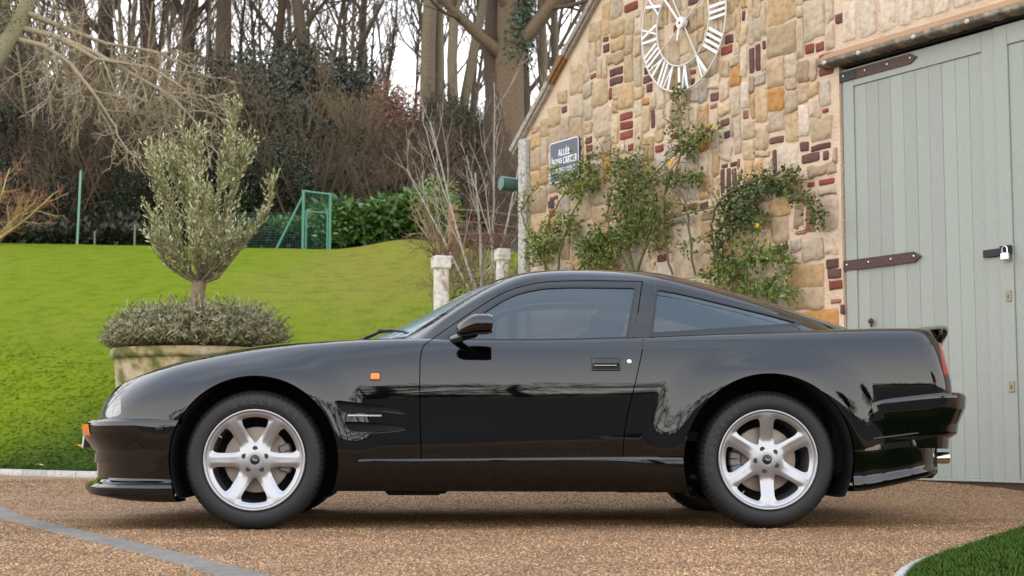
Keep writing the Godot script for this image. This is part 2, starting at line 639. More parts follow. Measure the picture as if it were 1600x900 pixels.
func make_ground() -> void:
	kerb_line = smooth_line(kerb_points(), 10)
	lawn_spl = Spl.new(PackedFloat32Array([12.0, 13.5, 15.0, 17.5, 20.0, 24.0, 27.0, 29.0, 31.0]), PackedFloat32Array([0.2, 0.42, 0.80, 1.50, 2.18, 3.08, 3.6, 3.84, 4.0]))
	hill_noise.seed = 8; hill_noise.frequency = 0.05
	# open country out to the horizon
	var b := MB.new()
	b.quad(Vector3(-500, -0.6, 500), Vector3(500, -0.6, 500), Vector3(500, -0.6, -500), Vector3(-500, -0.6, -500), Vector3.UP)
	tag(part("ground", b.mesh(), M.far_grass), "", "", "", "structure")
	# the gravel drive
	b = MB.new()
	var p := PackedVector3Array()
	var nx := 60; var ny := 90
	for j in ny:
		for i in nx:
			var x := lerpf(-36, 26, float(i) / (nx - 1)); var z := lerpf(16, -19, float(j) / (ny - 1))
			p.append(Vector3(x, gravel_h(x, z), z))
	b.grid(p, nx, ny, Vector3.UP)
	tag(part("gravel_drive", b.mesh(), M.gravel), "", "", "", "structure")
	# dark ground added out of view to blacken the lower reflections in the paintwork
	b = MB.new()
	b.quad(Vector3(-40, 0.006, -4.55), Vector3(1.0, 0.006, -4.55), Vector3(1.0, 0.006, 11.0), Vector3(-40, 0.006, 11.0), Vector3.UP)
	b.quad(Vector3(1.0, 0.006, -3.9), Vector3(40, 0.006, -3.9), Vector3(40, 0.006, 11.0), Vector3(1.0, 0.006, 11.0), Vector3.UP)
	tag(part("added_dark_lane", b.mesh(), M.added_tarmac), "", "", "", "structure")
	# loose pebbles on the nearer part of it
	var pb := MB.new()
	pb.blob(Transform3D(Basis.from_scale(Vector3(1, 0.62, 0.8)), Vector3.ZERO), 5, 3)
	var xs := []
	var cols := PackedColorArray()
	var tones := [Color(0.245, 0.155, 0.085), Color(0.19, 0.115, 0.06), Color(0.31, 0.21, 0.125), Color(0.15, 0.09, 0.048), Color(0.42, 0.32, 0.215), Color(0.22, 0.14, 0.078), Color(0.10, 0.062, 0.036)]
	for k in 260000:
		var d := 4.9 + 7.3 * pow(rng.randf(), 1.6)
		var x := rng.randf_range(-1, 1) * (d * 0.37 + 0.35)
		var s := rng.randf_range(0.003, 0.006) * (1.25 if rng.randf() < 0.08 else 1.0)
		var bs := Basis(Vector3.UP, rng.randf() * TAU) * Basis(Vector3.RIGHT, rng.randf_range(-0.6, 0.6))
		xs.append(Transform3D(bs.scaled_local(Vector3.ONE * s), Vector3(x, gravel_h(x, -d) + s * 0.2, -d)))
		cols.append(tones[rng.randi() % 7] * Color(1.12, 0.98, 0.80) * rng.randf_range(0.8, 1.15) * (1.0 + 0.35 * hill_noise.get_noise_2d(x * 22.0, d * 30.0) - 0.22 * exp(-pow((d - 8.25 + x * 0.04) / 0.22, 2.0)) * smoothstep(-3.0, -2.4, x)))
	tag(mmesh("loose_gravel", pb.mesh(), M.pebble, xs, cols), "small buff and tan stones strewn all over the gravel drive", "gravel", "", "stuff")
	# the lawn
	b = MB.new()
	p = PackedVector3Array()
	nx = 150; ny = 110
	var lc := PackedColorArray()
	for j in ny:
		for i in nx:
			var x := 3.0 - 35.0 * pow(1.0 - float(i) / (nx - 1), 1.5)
			var k := kerb_dist(minf(x, 0.1))
			var d := lerpf(k, 29.6, pow(float(j) / (ny - 1), 1.3))
			p.append(Vector3(x, lawn_h(x, -d), -d))
			var nn := hill_noise.get_noise_2d(x * 9.0 + 50, d * 5.0) * 0.5 + 0.5
			var far := smoothstep(14.0, 16.0, d)
			var a := Color(0.040, 0.068, 0.008).lerp(Color(0.134, 0.176, 0.0085), far)  # darker near the kerb: shade of the steeper slope put into the colour
			var dry := exp(-pow((x + 1.75) / 1.5, 2)) * smoothstep(16, 23, d) + smoothstep(0.5, 0.9, nn) * 0.35 * far
			lc.append(a.lerp(Color(0.19, 0.17, 0.032), clampf(dry, 0, 0.8)))
	b.grid(p, nx, ny, Vector3.UP)
	for k in lc.size(): b.c[k] = lc[k]
	tag(part("lawn", b.mesh(), M.lawn), "", "", "", "structure")
	# the wooded bank
	b = MB.new()
	p = PackedVector3Array()
	nx = 150; ny = 90
	for j in ny:
		for i in nx:
			var x := lerpf(-62, 40, float(i) / (nx - 1))
			var d := lerpf(29.6, 82, pow(float(j) / (ny - 1), 1.4))
			p.append(Vector3(x, bank_h(x, -d) if j > 0 else lawn_h(x, -29.6), -d))
	b.grid(p, nx, ny, Vector3.UP)
	tag(part("wooded_hill", b.mesh(), M.litter), "", "", "", "structure")
	# the lawn corner at the lower right with its raised edge
	var corner := smooth_line(PackedVector2Array([Vector2(1.02, 4.4), Vector2(1.29, 5.3), Vector2(1.52, 5.88), Vector2(1.77, 6.38), Vector2(2.17, 7.22), Vector2(2.75, 8.3), Vector2(3.35, 8.75), Vector2(4.3, 8.7)]), 8)
	b = MB.new()
	p = PackedVector3Array()
	var rows := 14
	for j in rows:
		for k in corner.size():
			var q := corner[k]
			var f := float(j) / (rows - 1)
			var o := q.lerp(Vector2(4.4, 5.0), f * f * 0.98)
			p.append(Vector3(o.x, 0.0 if j == 0 else 0.012 + 0.035 * smoothstep(0, 0.5, f), -o.y))
	b.col = Color(0.025, 0.052, 0.006)
	b.grid(p, corner.size(), rows, Vector3.UP)
	tag(part("lawn_corner", b.mesh(), M.lawn), "", "", "", "structure")
	# blades of grass
	var gb := MB.new()
	for k in 7:
		var a := TAU * k / 7.0 + 0.4 * hash01(k)
		var dirv := Vector3(cos(a), 0, sin(a)); var sd := Vector3(-sin(a), 0, cos(a)) * 0.09
		var lean := 0.25 + 0.55 * hash01(k + 3.0)
		var hh := 0.7 + 0.5 * hash01(k + 9.0)
		var o := dirv * 0.25
		var m1 := o + dirv * lean * 0.35 + Vector3(0, hh * 0.6, 0)
		var tp := o + dirv * lean + Vector3(0, hh, 0)
		gb.quad(o - sd, o + sd, m1 + sd * 0.7, m1 - sd * 0.7)
		gb.tri(m1 - sd * 0.7, m1 + sd * 0.7, tp)
	for i in gb.n.size(): gb.n[i] = (gb.n[i] * (1.0 if gb.n[i].y >= 0 else -1.0) + Vector3(0, 2.4, 0)).normalized()
	var gmesh := gb.mesh()
	xs = []; cols = PackedColorArray()
	for k in 60000:
		var f := rng.randf()
		var ci := rng.randf() * (corner.size() - 1)
		var q := corner[int(ci)].lerp(corner[mini(int(ci) + 1, corner.size() - 1)], fposmod(ci, 1.0))
		var ff := pow(f, 1.3)
		var o := q.lerp(Vector2(4.4, 5.0), 0.012 + ff * ff * 0.9)
		if o.x > o.y * 0.40 + 0.5: continue
		var s := rng.randf_range(0.020, 0.036)
		xs.append(Transform3D(Basis(Vector3.UP, rng.randf() * TAU).scaled_local(Vector3(s, s * rng.randf_range(0.7, 1.2), s)), Vector3(o.x, 0.006 + 0.035 * smoothstep(0, 0.5, ff), -o.y)))
		cols.append(Color(0.030, 0.066, 0.007).lerp(Color(0.075, 0.115, 0.013), rng.randf() * rng.randf()))
	tag(mmesh("corner_grass", gmesh, M.blade, xs, cols), "short green grass on the lawn corner at the edge of the drive", "grass", "", "stuff")
	xs = []; cols = PackedColorArray()
	for k in 45000:
		var x := rng.randf_range(-9.5, 0.0)
		var kd := kerb_dist(x)
		var d := kd + 0.02 + 5.5 * pow(rng.randf(), 2.0)
		if d > 29.0 or absf(x) > d * 0.45 + 0.6: continue
		var s := rng.randf_range(0.022, 0.04) * lerpf(1.0, 0.35, smoothstep(1.2, 4.8, d - kd))
		xs.append(Transform3D(Basis(Vector3.UP, rng.randf() * TAU).scaled_local(Vector3(s * 1.2, s * rng.randf_range(0.14, 0.3), s * 1.2)), Vector3(x, lawn_h(x, -d) - 0.004, -d)))
		var nn := hill_noise.get_noise_2d(x * 9.0 + 50, d * 5.0) * 0.5 + 0.5
		var far := smoothstep(14.0, 16.0, d)
		cols.append(Color(0.046, 0.080, 0.009).lerp(Color(0.150, 0.200, 0.009), far).lerp(Color(0.26, 0.23, 0.055), smoothstep(0.55, 0.85, nn) * 0.5 * far) * rng.randf_range(0.9, 1.1))  # blades carry the same painted shade near the kerb
	tag(mmesh("lawn_grass", gmesh, M.blade, xs, cols), "mown green grass covering the rising lawn behind the car", "grass", "", "stuff")
	# stone edging: along the lawn, across the drive at the left, round the corner at the right
	edging("lawn_kerb", kerb_line, 0.09, 0.42, 0.05, Color(0.40, 0.385, 0.36), true)
	edging("drive_edging", smooth_line(PackedVector2Array([Vector2(-5.6, 14.2), Vector2(-4.2, 11.8), Vector2(-3.2, 9.95), Vector2(-2.33, 8.25), Vector2(-1.7, 7.05), Vector2(-1.2, 6.05), Vector2(-0.85, 5.3), Vector2(-0.6, 4.6), Vector2(-0.45, 3.8)]), 8), 0.165, 0.34, 0.006, Color(0.165, 0.150, 0.130), false)
	edging("corner_kerb", corner.slice(0, 27), 0.058, 0.5, 0.03, Color(0.36, 0.35, 0.33), false)


func edging(called: String, line: PackedVector2Array, width: float, each: float, proud: float, tone: Color, on_rise: bool) -> void:
	var root := Node3D.new()
	root.name = called
	add_child(root, true)
	root.set_meta("kind", "structure")
	var total := 0.0
	for k in line.size() - 1: total += line[k].distance_to(line[k + 1])
	var n := int(total / each)
	var at := func(s: float) -> Vector2:
		var left := s
		for k in line.size() - 1:
			var l := line[k].distance_to(line[k + 1])
			if left <= l: return line[k].lerp(line[k + 1], left / l)
			left -= l
		return line[line.size() - 1]
	for k in n:
		var s0 := total * k / n + 0.004; var s1 := total * (k + 1) / n - 0.004
		var b := MB.new()
		b.col = tone * rng.randf_range(0.88, 1.1)
		var p := PackedVector3Array()
		var cross := [[-0.5, -0.06], [-0.5, 0.0], [-0.44, 1.0], [0.44, 1.0], [0.5, 0.0], [0.5, -0.06]]
		var cnt := 5
		for i in cnt:
			var q: Vector2 = at.call(lerpf(s0, s1, float(i) / (cnt - 1)))
			var q2: Vector2 = at.call(lerpf(s0, s1, float(i) / (cnt - 1)) + 0.02)
			var dr := (q2 - q).normalized(); var sd := Vector2(-dr.y, dr.x)
			for cpt in cross:
				var w: float = cpt[0] * width * (1.0 + 0.06 * sin(i * 7.3 + k * 3.1))
				var o := q + sd * w
				var y: float = gravel_h(o.x, -o.y) + (proud * cpt[1] if cpt[1] > 0 else cpt[1])
				p.append(Vector3(o.x, y, -o.y))
		b.grid(p, cross.size(), cnt, Vector3.UP)
		for e in [0, cnt - 1]:
			var i0: int = e * cross.size()
			b.quad(p[i0 + 1], p[i0 + 2], p[i0 + 3], p[i0 + 4])
		part("kerb_stone", b.mesh(), M.stone, root)



var wall_frame := Transform3D()


func barn_point(s: float, h: float, off := 0.0) -> Vector3:
	return wall_frame * Vector3(s, h, off)


func stone_mesh(w: float, h: float, proud: float, tone: Color, sd: int, rough := 1.0) -> ArrayMesh:
	# a squared rubble stone: rounded uneven outline, domed rough face
	var b := MB.new()
	b.col = tone
	var r := RandomNumberGenerator.new()
	r.seed = sd
	var f := FastNoiseLite.new()
	f.seed = sd; f.frequency = 5.0
	var nx := 7; var ny := 6
	var p := PackedVector3Array()
	var pw := r.randf_range(8.0, 22.0)
	for j in ny:
		for i in nx:
			var x: float = [-1.0, -0.93, -0.6, 0.0, 0.6, 0.93, 1.0][i]; var y: float = [-1.0, -0.92, -0.45, 0.45, 0.92, 1.0][j]
			# square grid bent towards a superellipse
			var e := pow(pow(absf(x), pw) + pow(absf(y), pw), 1.0 / pw)
			var m := maxf(absf(x), absf(y))
			var k := (m / e) if e > 1e-4 else 1.0
			var px := x * k * w * 0.5; var py := y * k * h * 0.5
			px += f.get_noise_2d(px + 3.0, py) * 0.035 * rough; py += f.get_noise_2d(px, py + 7.0) * 0.035 * rough
			var edge := clampf((1.0 - m) / 0.5, 0.0, 1.0)
			var z := (-0.012 if m > 0.99 else proud * (0.75 + 0.25 * sqrt(edge))) + f.get_noise_2d(px * 1.7 + 11.0, py * 1.7) * 0.022 * rough * (0.35 + 0.65 * edge)
			p.append(Vector3(px, py, z))
	b.grid(p, nx, ny, Vector3.BACK)
	for i in b.c.size(): b.c[i] = tone * (1.0 + f.get_noise_2d(b.v[i].x * 2.0 + 30.0, b.v[i].y * 2.0) * 0.25)
	return b.mesh()


func make_barn() -> void:
	var root := thing("stone_barn", "stone barn with brick patches in its gable and grey green double doors", "barn", Vector3(0.132, 0, -16.441), deg_to_rad(-58.562))
	wall_frame = root.transform
	var apex := 4.6
	var top := func(s: float) -> float: return 3.66 + 0.822 * (s if s < apex else 2.0 * apex - s)
	# mortar face of the gable with the door opening cut out of it
	var wall := MB.new()
	var o0 := 4.70; var o1 := 7.86; var oh := 3.42
	var poly := PackedVector2Array([Vector2(0, -0.3), Vector2(o0, -0.3), Vector2(o0, oh), Vector2(o1, oh), Vector2(o1, -0.3), Vector2(9.2, -0.3), Vector2(9.2, 3.66), Vector2(apex, top.call(apex)), Vector2(0, 3.66)])
	wall.prism(poly, -0.45, 0.0)
	# the far side walls
	wall.box(Transform3D(Basis(), Vector3(0.225, 1.65, -5.0)), Vector3(0.45, 4.0, 9.1))
	wall.box(Transform3D(Basis(), Vector3(8.975, 1.65, -5.0)), Vector3(0.45, 4.0, 9.1))
	var back := PackedVector2Array([Vector2(0, -0.3), Vector2(9.2, -0.3), Vector2(9.2, 3.66), Vector2(apex, top.call(apex)), Vector2(0, 3.66)])
	wall.prism(back, -10.0, -9.56)
	var wn := part("wall", wall.mesh(), M.mortar, root)
	# roof slabs
	for sg in [-1, 1]:
		var roof := MB.new()
		var rise: float = top.call(apex) - 3.66
		var ln := Vector2(apex, rise).length() + 0.35
		var ang := atan2(rise, apex)
		var ctr := Vector3(apex, top.call(apex) + 0.05, -5.02) + Vector3(sg * cos(ang) * ln * 0.5, -sin(ang) * ln * 0.5, 0)
		roof.box(Transform3D(Basis(Vector3.BACK, -sg * ang), ctr), Vector3(ln, 0.10, 10.0))
		roof.col = Color(0.16, 0.075, 0.045)
		for k in roof.c.size(): roof.c[k] = Color(0.13, 0.10, 0.08)
		part("roof", roof.mesh(), M.matte, root)
	# weathered bargeboard on the left verge, in lengths, and the corner post under it
	var dirv := Vector2(1, 0.822).normalized()
	var lens := [[-0.32, 0.62, Color(0.40, 0.36, 0.31)], [0.63, 0.96, Color(0.26, 0.13, 0.05)], [0.97, 3.1, Color(0.33, 0.285, 0.235)], [3.11, 5.9, Color(0.33, 0.29, 0.24)]]
	for L in lens:
		var b := MB.new()
		b.col = L[2]
		var p0: Vector2 = Vector2(0.05, 3.66) + dirv * float(L[0]); var p1: Vector2 = Vector2(0.05, 3.66) + dirv * float(L[1])
		var mid: Vector2 = (p0 + p1) * 0.5
		b.box(Transform3D(Basis(Vector3.BACK, dirv.angle()), Vector3(mid.x, mid.y + 0.005, 0.045)), Vector3(p0.distance_to(p1), 0.062, 0.05), 0.008)
		part("bargeboard", b.mesh(), M.bark, root)
		b = MB.new()
		b.col = (L[2] as Color) * 1.25
		mid += Vector2(dirv.y, -dirv.x) * 0.042
		b.box(Transform3D(Basis(Vector3.BACK, dirv.angle()), Vector3(mid.x, mid.y, 0.025)), Vector3(p0.distance_to(p1), 0.018, 0.05), 0.005)
		part("bargeboard", b.mesh(), M.bark, root)
	var cp := MB.new()
	cp.col = Color(0.52, 0.49, 0.45)
	cp.box(Transform3D(Basis(), Vector3(0.035, 1.7, 0.03)), Vector3(0.14, 3.7, 0.07), 0.012)
	part("corner_post", cp.mesh(), M.bark, root)
	var gut := MB.new()
	gut.col = Color(0.06, 0.13, 0.11)
	gut.tube(PackedVector3Array([Vector3(-0.28, 3.13, 0.12), Vector3(-0.24, 3.10, -0.3), Vector3(-0.24, 3.1, -9.5)]), PackedFloat32Array([0.075, 0.075, 0.075]), 12, true)
	part("gutter", gut.mesh(), M.gloss, root)

	# ---- stones and bricks of the gable
	var cell := 0.02
	var gw := int(5.0 / cell); var gh := int(3.9 / cell)   # s 0..5.0, h 1.3..5.2
	var h0 := 1.30
	var occ := PackedByteArray(); occ.resize(gw * gh); occ.fill(0)
	var mark := func(s: float, h: float, w: float, hh: float) -> void:
		for j in range(maxi(0, int((h - h0) / cell)), mini(gh, int(ceil((h + hh - h0) / cell)))):
			for i in range(maxi(0, int(s / cell)), mini(gw, int(ceil((s + w) / cell)))):
				occ[j * gw + i] = 1
	# outside the wall: above the verge, the door and its lintel
	for j in gh:
		for i in gw:
			var s := (i + 0.5) * cell; var h := h0 + (j + 0.5) * cell
			if h > top.call(s) - 0.10 or s < 0.12 or (s > 4.66 and h < 3.56): occ[j * gw + i] = 1
	var tones := {"r": Color(0.225, 0.060, 0.040), "p": Color(0.125, 0.058, 0.047), "k": Color(0.075, 0.058, 0.052), "q": Color(0.33, 0.15, 0.11)}
	for e in BRICKS.split(";"):
		var q := e.split(",")
		var w := int(q[2]) * 0.01 - 0.004; var hh := int(q[3]) * 0.01 + 0.008
		var s := int(q[0]) * 0.01; var h := int(q[1]) * 0.01
		var tone: Color = tones[q[4]] * rng.randf_range(0.8, 1.2)
		var o := part("brick", stone_mesh(w, hh, 0.009, tone, rng.randi(), 0.25), M.stone, wn)
		o.position = Vector3(s, h, 0.0)
		o.rotation.z = rng.randf_range(-0.03, 0.03)
		mark.call(s - w * 0.5 - 0.012, h - hh * 0.5 - 0.012, w + 0.024, hh + 0.024)
	# upright stones over the lintel
	var sx := 4.74
	while sx < 7.9:
		var w := rng.randf_range(0.17, 0.25)
		var hh := rng.randf_range(0.30, 0.38)
		var o := part("stone", stone_mesh(w - 0.03, hh, 0.014, Color(0.62, 0.52, 0.40) * rng.randf_range(0.9, 1.08), rng.randi(), 0.8), M.stone, wn)
		o.position = Vector3(sx + w * 0.5, 3.56 + hh * 0.5, 0.0)
		sx += w
	mark.call(4.72, 3.5, 0.4, 0.46)
	for j in 2:   # a course above those
		sx = 5.0
		while sx < 8.2:
			var w := rng.randf_range(0.25, 0.5)
			var o := part("stone", stone_mesh(w - 0.03, 0.26, 0.016, Color(0.60, 0.46, 0.29) * rng.randf_range(0.85, 1.1), rng.randi()), M.stone, wn)
			o.position = Vector3(sx + w * 0.5, 4.1 + j * 0.29, 0.0)
			sx += w
	# rubble fills what is left
	var stone_tones := [Color(0.50, 0.36, 0.215), Color(0.54, 0.41, 0.26), Color(0.47, 0.36, 0.24), Color(0.52, 0.41, 0.30), Color(0.46, 0.40, 0.33), Color(0.60, 0.50, 0.39), Color(0.48, 0.32, 0.16), Color(0.56, 0.45, 0.33), Color(0.42, 0.31, 0.20)]
	var count := 0
	for j in gh:
		for i in gw:
			if occ[j * gw + i]: continue
			var tw := int(rng.randf_range(0.34, 0.82) / cell); var th := int(rng.randf_range(0.18, 0.36) / cell)
			if rng.randf() < 0.14: tw = int(tw * 0.5); th = int(th * 0.65)
			var w := 0
			while w < tw and i + w < gw and not occ[j * gw + i + w]: w += 1
			var h := 0
			while h < th and j + h < gh:
				var free := true
				for k in w:
					if occ[(j + h) * gw + i + k]: free = false; break
				if not free: break
				h += 1
			for b in h:
				for k in w: occ[(j + b) * gw + i + k] = 1
			if w < 3 or h < 3:
				continue
			if count >= 292: continue
			count += 1
			var fw := w * cell - 0.004; var fh := h * cell - 0.004
			var hgt := h0 + (j + h * 0.5) * cell
			var tone: Color = stone_tones[rng.randi() % stone_tones.size()] * rng.randf_range(0.76, 1.08)
			if rng.randf() < 0.025: tone = Color(0.46, 0.23, 0.07)
			if hgt > 3.6: tone = tone.lerp(Color(0.45, 0.34, 0.20), 0.4)
			var o := part("stone", stone_mesh(fw, fh, rng.randf_range(0.011, 0.020), tone, rng.randi()), M.stone, wn)
			o.position = Vector3((i + w * 0.5) * cell, hgt, 0.0)
			o.rotation.z = rng.randf_range(-0.04, 0.04)

	# ---- lintel: mortared slope over a rough dark edge
	var lt := MB.new()
	lt.col = Color(0.58, 0.47, 0.35)
	lt.prism(PackedVector2Array([Vector2(0.0, 3.52), Vector2(0.085, 3.455), Vector2(0.085, 3.44), Vector2(0.0, 3.44)]), 4.56, 8.0, Transform3D(Basis(Vector3(0, 0, 1), Vector3.UP, Vector3(1, 0, 0)), Vector3.ZERO))
	var ln2 := part("lintel", lt.mesh(), M.mortar, root)
	lt = MB.new()
	var lp := PackedVector3Array()
	var nl := 120
	for j in 4:
		for i in nl:
			var s := lerpf(4.56, 8.0, float(i) / (nl - 1))
			var z: float = [0.0, 0.092, 0.088, 0.0][j] + (0.014 * hash01(i * 3.3 + j) if j == 1 or j == 2 else 0.0)
			var y: float = [3.442, 3.440, 3.395, 3.388][j] + (hash01(i * 1.7 + j * 9.0) - 0.5) * 0.010
			lp.append(Vector3(s, y, z))
	lt.grid(lp, nl, 4, Vector3(0, 0, 1))
	for k in lt.c.size():
		var a := hash01(int(k % nl) / 2 * 5.1 + 0.3)
		lt.c[k] = Color(0.16, 0.135, 0.10).lerp(Color(0.36, 0.31, 0.24), a * a)
	part("lintel_edge", lt.mesh(), M.bark, ln2)
	for s in [4.64, 5.02, 5.6, 6.12, 6.9]:
		var pt := MB.new()
		pt.col = Color(0.5, 0.46, 0.40)
		pt.blob(Transform3D(Basis.from_scale(Vector3(0.026, 0.018, 0.010)), Vector3(s, 3.418, 0.098)), 8, 5)
		part("lichen_patch", pt.mesh(), M.matte, ln2)
	# dark head of the opening
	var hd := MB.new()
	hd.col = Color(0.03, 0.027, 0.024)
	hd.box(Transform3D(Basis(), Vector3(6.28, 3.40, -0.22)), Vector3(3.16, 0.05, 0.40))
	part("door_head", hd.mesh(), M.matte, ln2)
	for sxx in [4.668, 7.892]:
		var rv := MB.new()
		rv.col = Color(0.5, 0.42, 0.33)
		rv.box(Transform3D(Basis(), Vector3(sxx, 1.6, -0.03)), Vector3(0.06, 3.6, 0.03))
		part("door_jamb", rv.mesh(), M.mortar, root)

	# ---- the two door leaves
	var green := Color(0.312, 0.332, 0.292)
	for leaf in 2:
		var a := 4.715 if leaf == 0 else 6.262
		var bb := 6.255 if leaf == 0 else 7.84
		var y0 := 0.155; var y1 := 3.352
		var z := -0.02 if leaf == 0 else -0.006
		var door := Node3D.new()
		door.name = "door"
		root.add_child(door, true)
		var fr := MB.new()
		fr.col = green
		var st := 0.12
		for r in [[a, a + st, y0, y1], [bb - st, bb, y0, y1], [a + st, bb - st, y1 - 0.145, y1], [a + st, bb - st, y0, y0 + 0.02]]:
			fr.box(Transform3D(Basis(), Vector3((r[0] + r[1]) * 0.5, (r[2] + r[3]) * 0.5, z - 0.02)), Vector3(r[1] - r[0] - 0.0006, r[3] - r[2] - 0.0006, 0.04), 0.003)
		part("frame", fr.mesh(), M.paint_wood, door)
		var nb := 10
		var bw := (bb - a - 2.0 * st) / nb
		for k in nb:
			var br := MB.new()
			br.col = green * rng.randf_range(0.92, 1.04)
			br.box(Transform3D(Basis(), Vector3(a + st + bw * (k + 0.5), (y0 + y1 - 0.125) * 0.5, z - 0.026 + rng.randf_range(-0.001, 0.001))), Vector3(bw - 0.0012, y1 - y0 - 0.165, 0.03), 0.0028)
			part("board", br.mesh(), M.paint_wood, door)
		var bk := MB.new()
		bk.col = green * 0.5
		bk.box(Transform3D(Basis(), Vector3((a + bb) * 0.5, (y0 + y1) * 0.5, z - 0.055)), Vector3(bb - a - 0.02, y1 - y0 - 0.02, 0.02))
		part("backing", bk.mesh(), M.paint_wood, door)
		var sill := MB.new()
		sill.col = Color(0.055, 0.03, 0.02)
		sill.box(Transform3D(Basis(), Vector3((a + bb) * 0.5, 0.08, z - 0.03)), Vector3(bb - a, 0.146, 0.03))
		part("weather_strip", sill.mesh(), M.matte, door)
		# strap hinges
		for hy in [3.298, 1.802]:
			var sgn := 1.0 if leaf == 0 else -1.0
			var x0 := a - 0.03 if leaf == 0 else bb + 0.03
			var ln := 0.83 if hy < 3 else 0.84
			var sp := MB.new()
			sp.col = Color(1, 1, 1)
			sp.prism(PackedVector2Array([Vector2(x0, hy - 0.039), Vector2(x0 + sgn * (ln - 0.07), hy - 0.039), Vector2(x0 + sgn * ln, hy), Vector2(x0 + sgn * (ln - 0.07), hy + 0.039), Vector2(x0, hy + 0.039)]), z + 0.001, z + 0.011)
			sp.box(Transform3D(Basis(), Vector3(x0 - sgn * 0.012, hy - 0.02, z - 0.008)), Vector3(0.035, 0.17, 0.05), 0.004)
			part("hinge_strap", sp.mesh(), M.iron, door)
			if hy > 3:
				var gp := MB.new()
				gp.col = Color(0.5, 0.9, 1.0)
				gp.box(Transform3D(Basis(), Vector3(x0 + sgn * 0.10, hy, z + 0.0125)), Vector3(0.19, 0.072, 0.004), 0.001)
				part("hinge_plate", gp.mesh(), M.dark_iron, door)
			for k in 4:
				var nl2 := MB.new()
				nl2.blob(Transform3D(Basis.from_scale(Vector3(0.010, 0.010, 0.006)), Vector3(x0 + sgn * (0.055 + k * (ln - 0.12) / 3.0), hy + 0.004, z + 0.014)), 8, 5)
				part("bolt", nl2.mesh(), M.steel, door)
		if leaf == 0:
			# hasp with a padlock, two keyhole plates, a small knob
			var hs := MB.new()
			hs.box(Transform3D(Basis(), Vector3(6.21, 1.755, z + 0.012)), Vector3(0.19, 0.055, 0.016), 0.004)
			hs.box(Transform3D(Basis(), Vector3(6.335, 1.763, 0.012)), Vector3(0.10, 0.06, 0.02), 0.004)
			part("hasp", hs.mesh(), M.dark_iron, door)
			var pl := MB.new()
			pl.box(Transform3D(Basis(), Vector3(6.345, 1.715, 0.032)), Vector3(0.07, 0.055, 0.028), 0.008)
			pl.tube(PackedVector3Array([Vector3(6.323, 1.74, 0.032), Vector3(6.325, 1.775, 0.032), Vector3(6.345, 1.79, 0.032), Vector3(6.365, 1.775, 0.032), Vector3(6.367, 1.74, 0.032)]), PackedFloat32Array([0.006, 0.006, 0.006, 0.006, 0.006]), 8)
			part("padlock", pl.mesh(), M.steel, door)
			var kn := MB.new()
			kn.blob(Transform3D(Basis.from_scale(Vector3(0.022, 0.022, 0.02)), Vector3(4.99, 1.352, z + 0.015)), 10, 6)
			kn.blob(Transform3D(Basis.from_scale(Vector3(0.012, 0.02, 0.012)), Vector3(4.992, 1.327, z + 0.012)), 8, 5)
			part("knob", kn.mesh(), M.iron, door)
		else:
			for e in [[6.335, 1.443], [6.34, 0.815]]:
				var kp := MB.new()
				kp.col = Color(0.24, 0.20, 0.12)
				kp.box(Transform3D(Basis(), Vector3(e[0], e[1], z + 0.003)), Vector3(0.05, 0.075, 0.008), 0.002)
				kp.col = Color(0.02, 0.02, 0.02)
				kp.box(Transform3D(Basis(), Vector3(e[0], e[1] - 0.004, z + 0.008)), Vector3(0.008, 0.025, 0.003))
				part("keyhole_plate", kp.mesh(), M.gloss, door)

	make_clock()
	make_sign()
	make_roses()


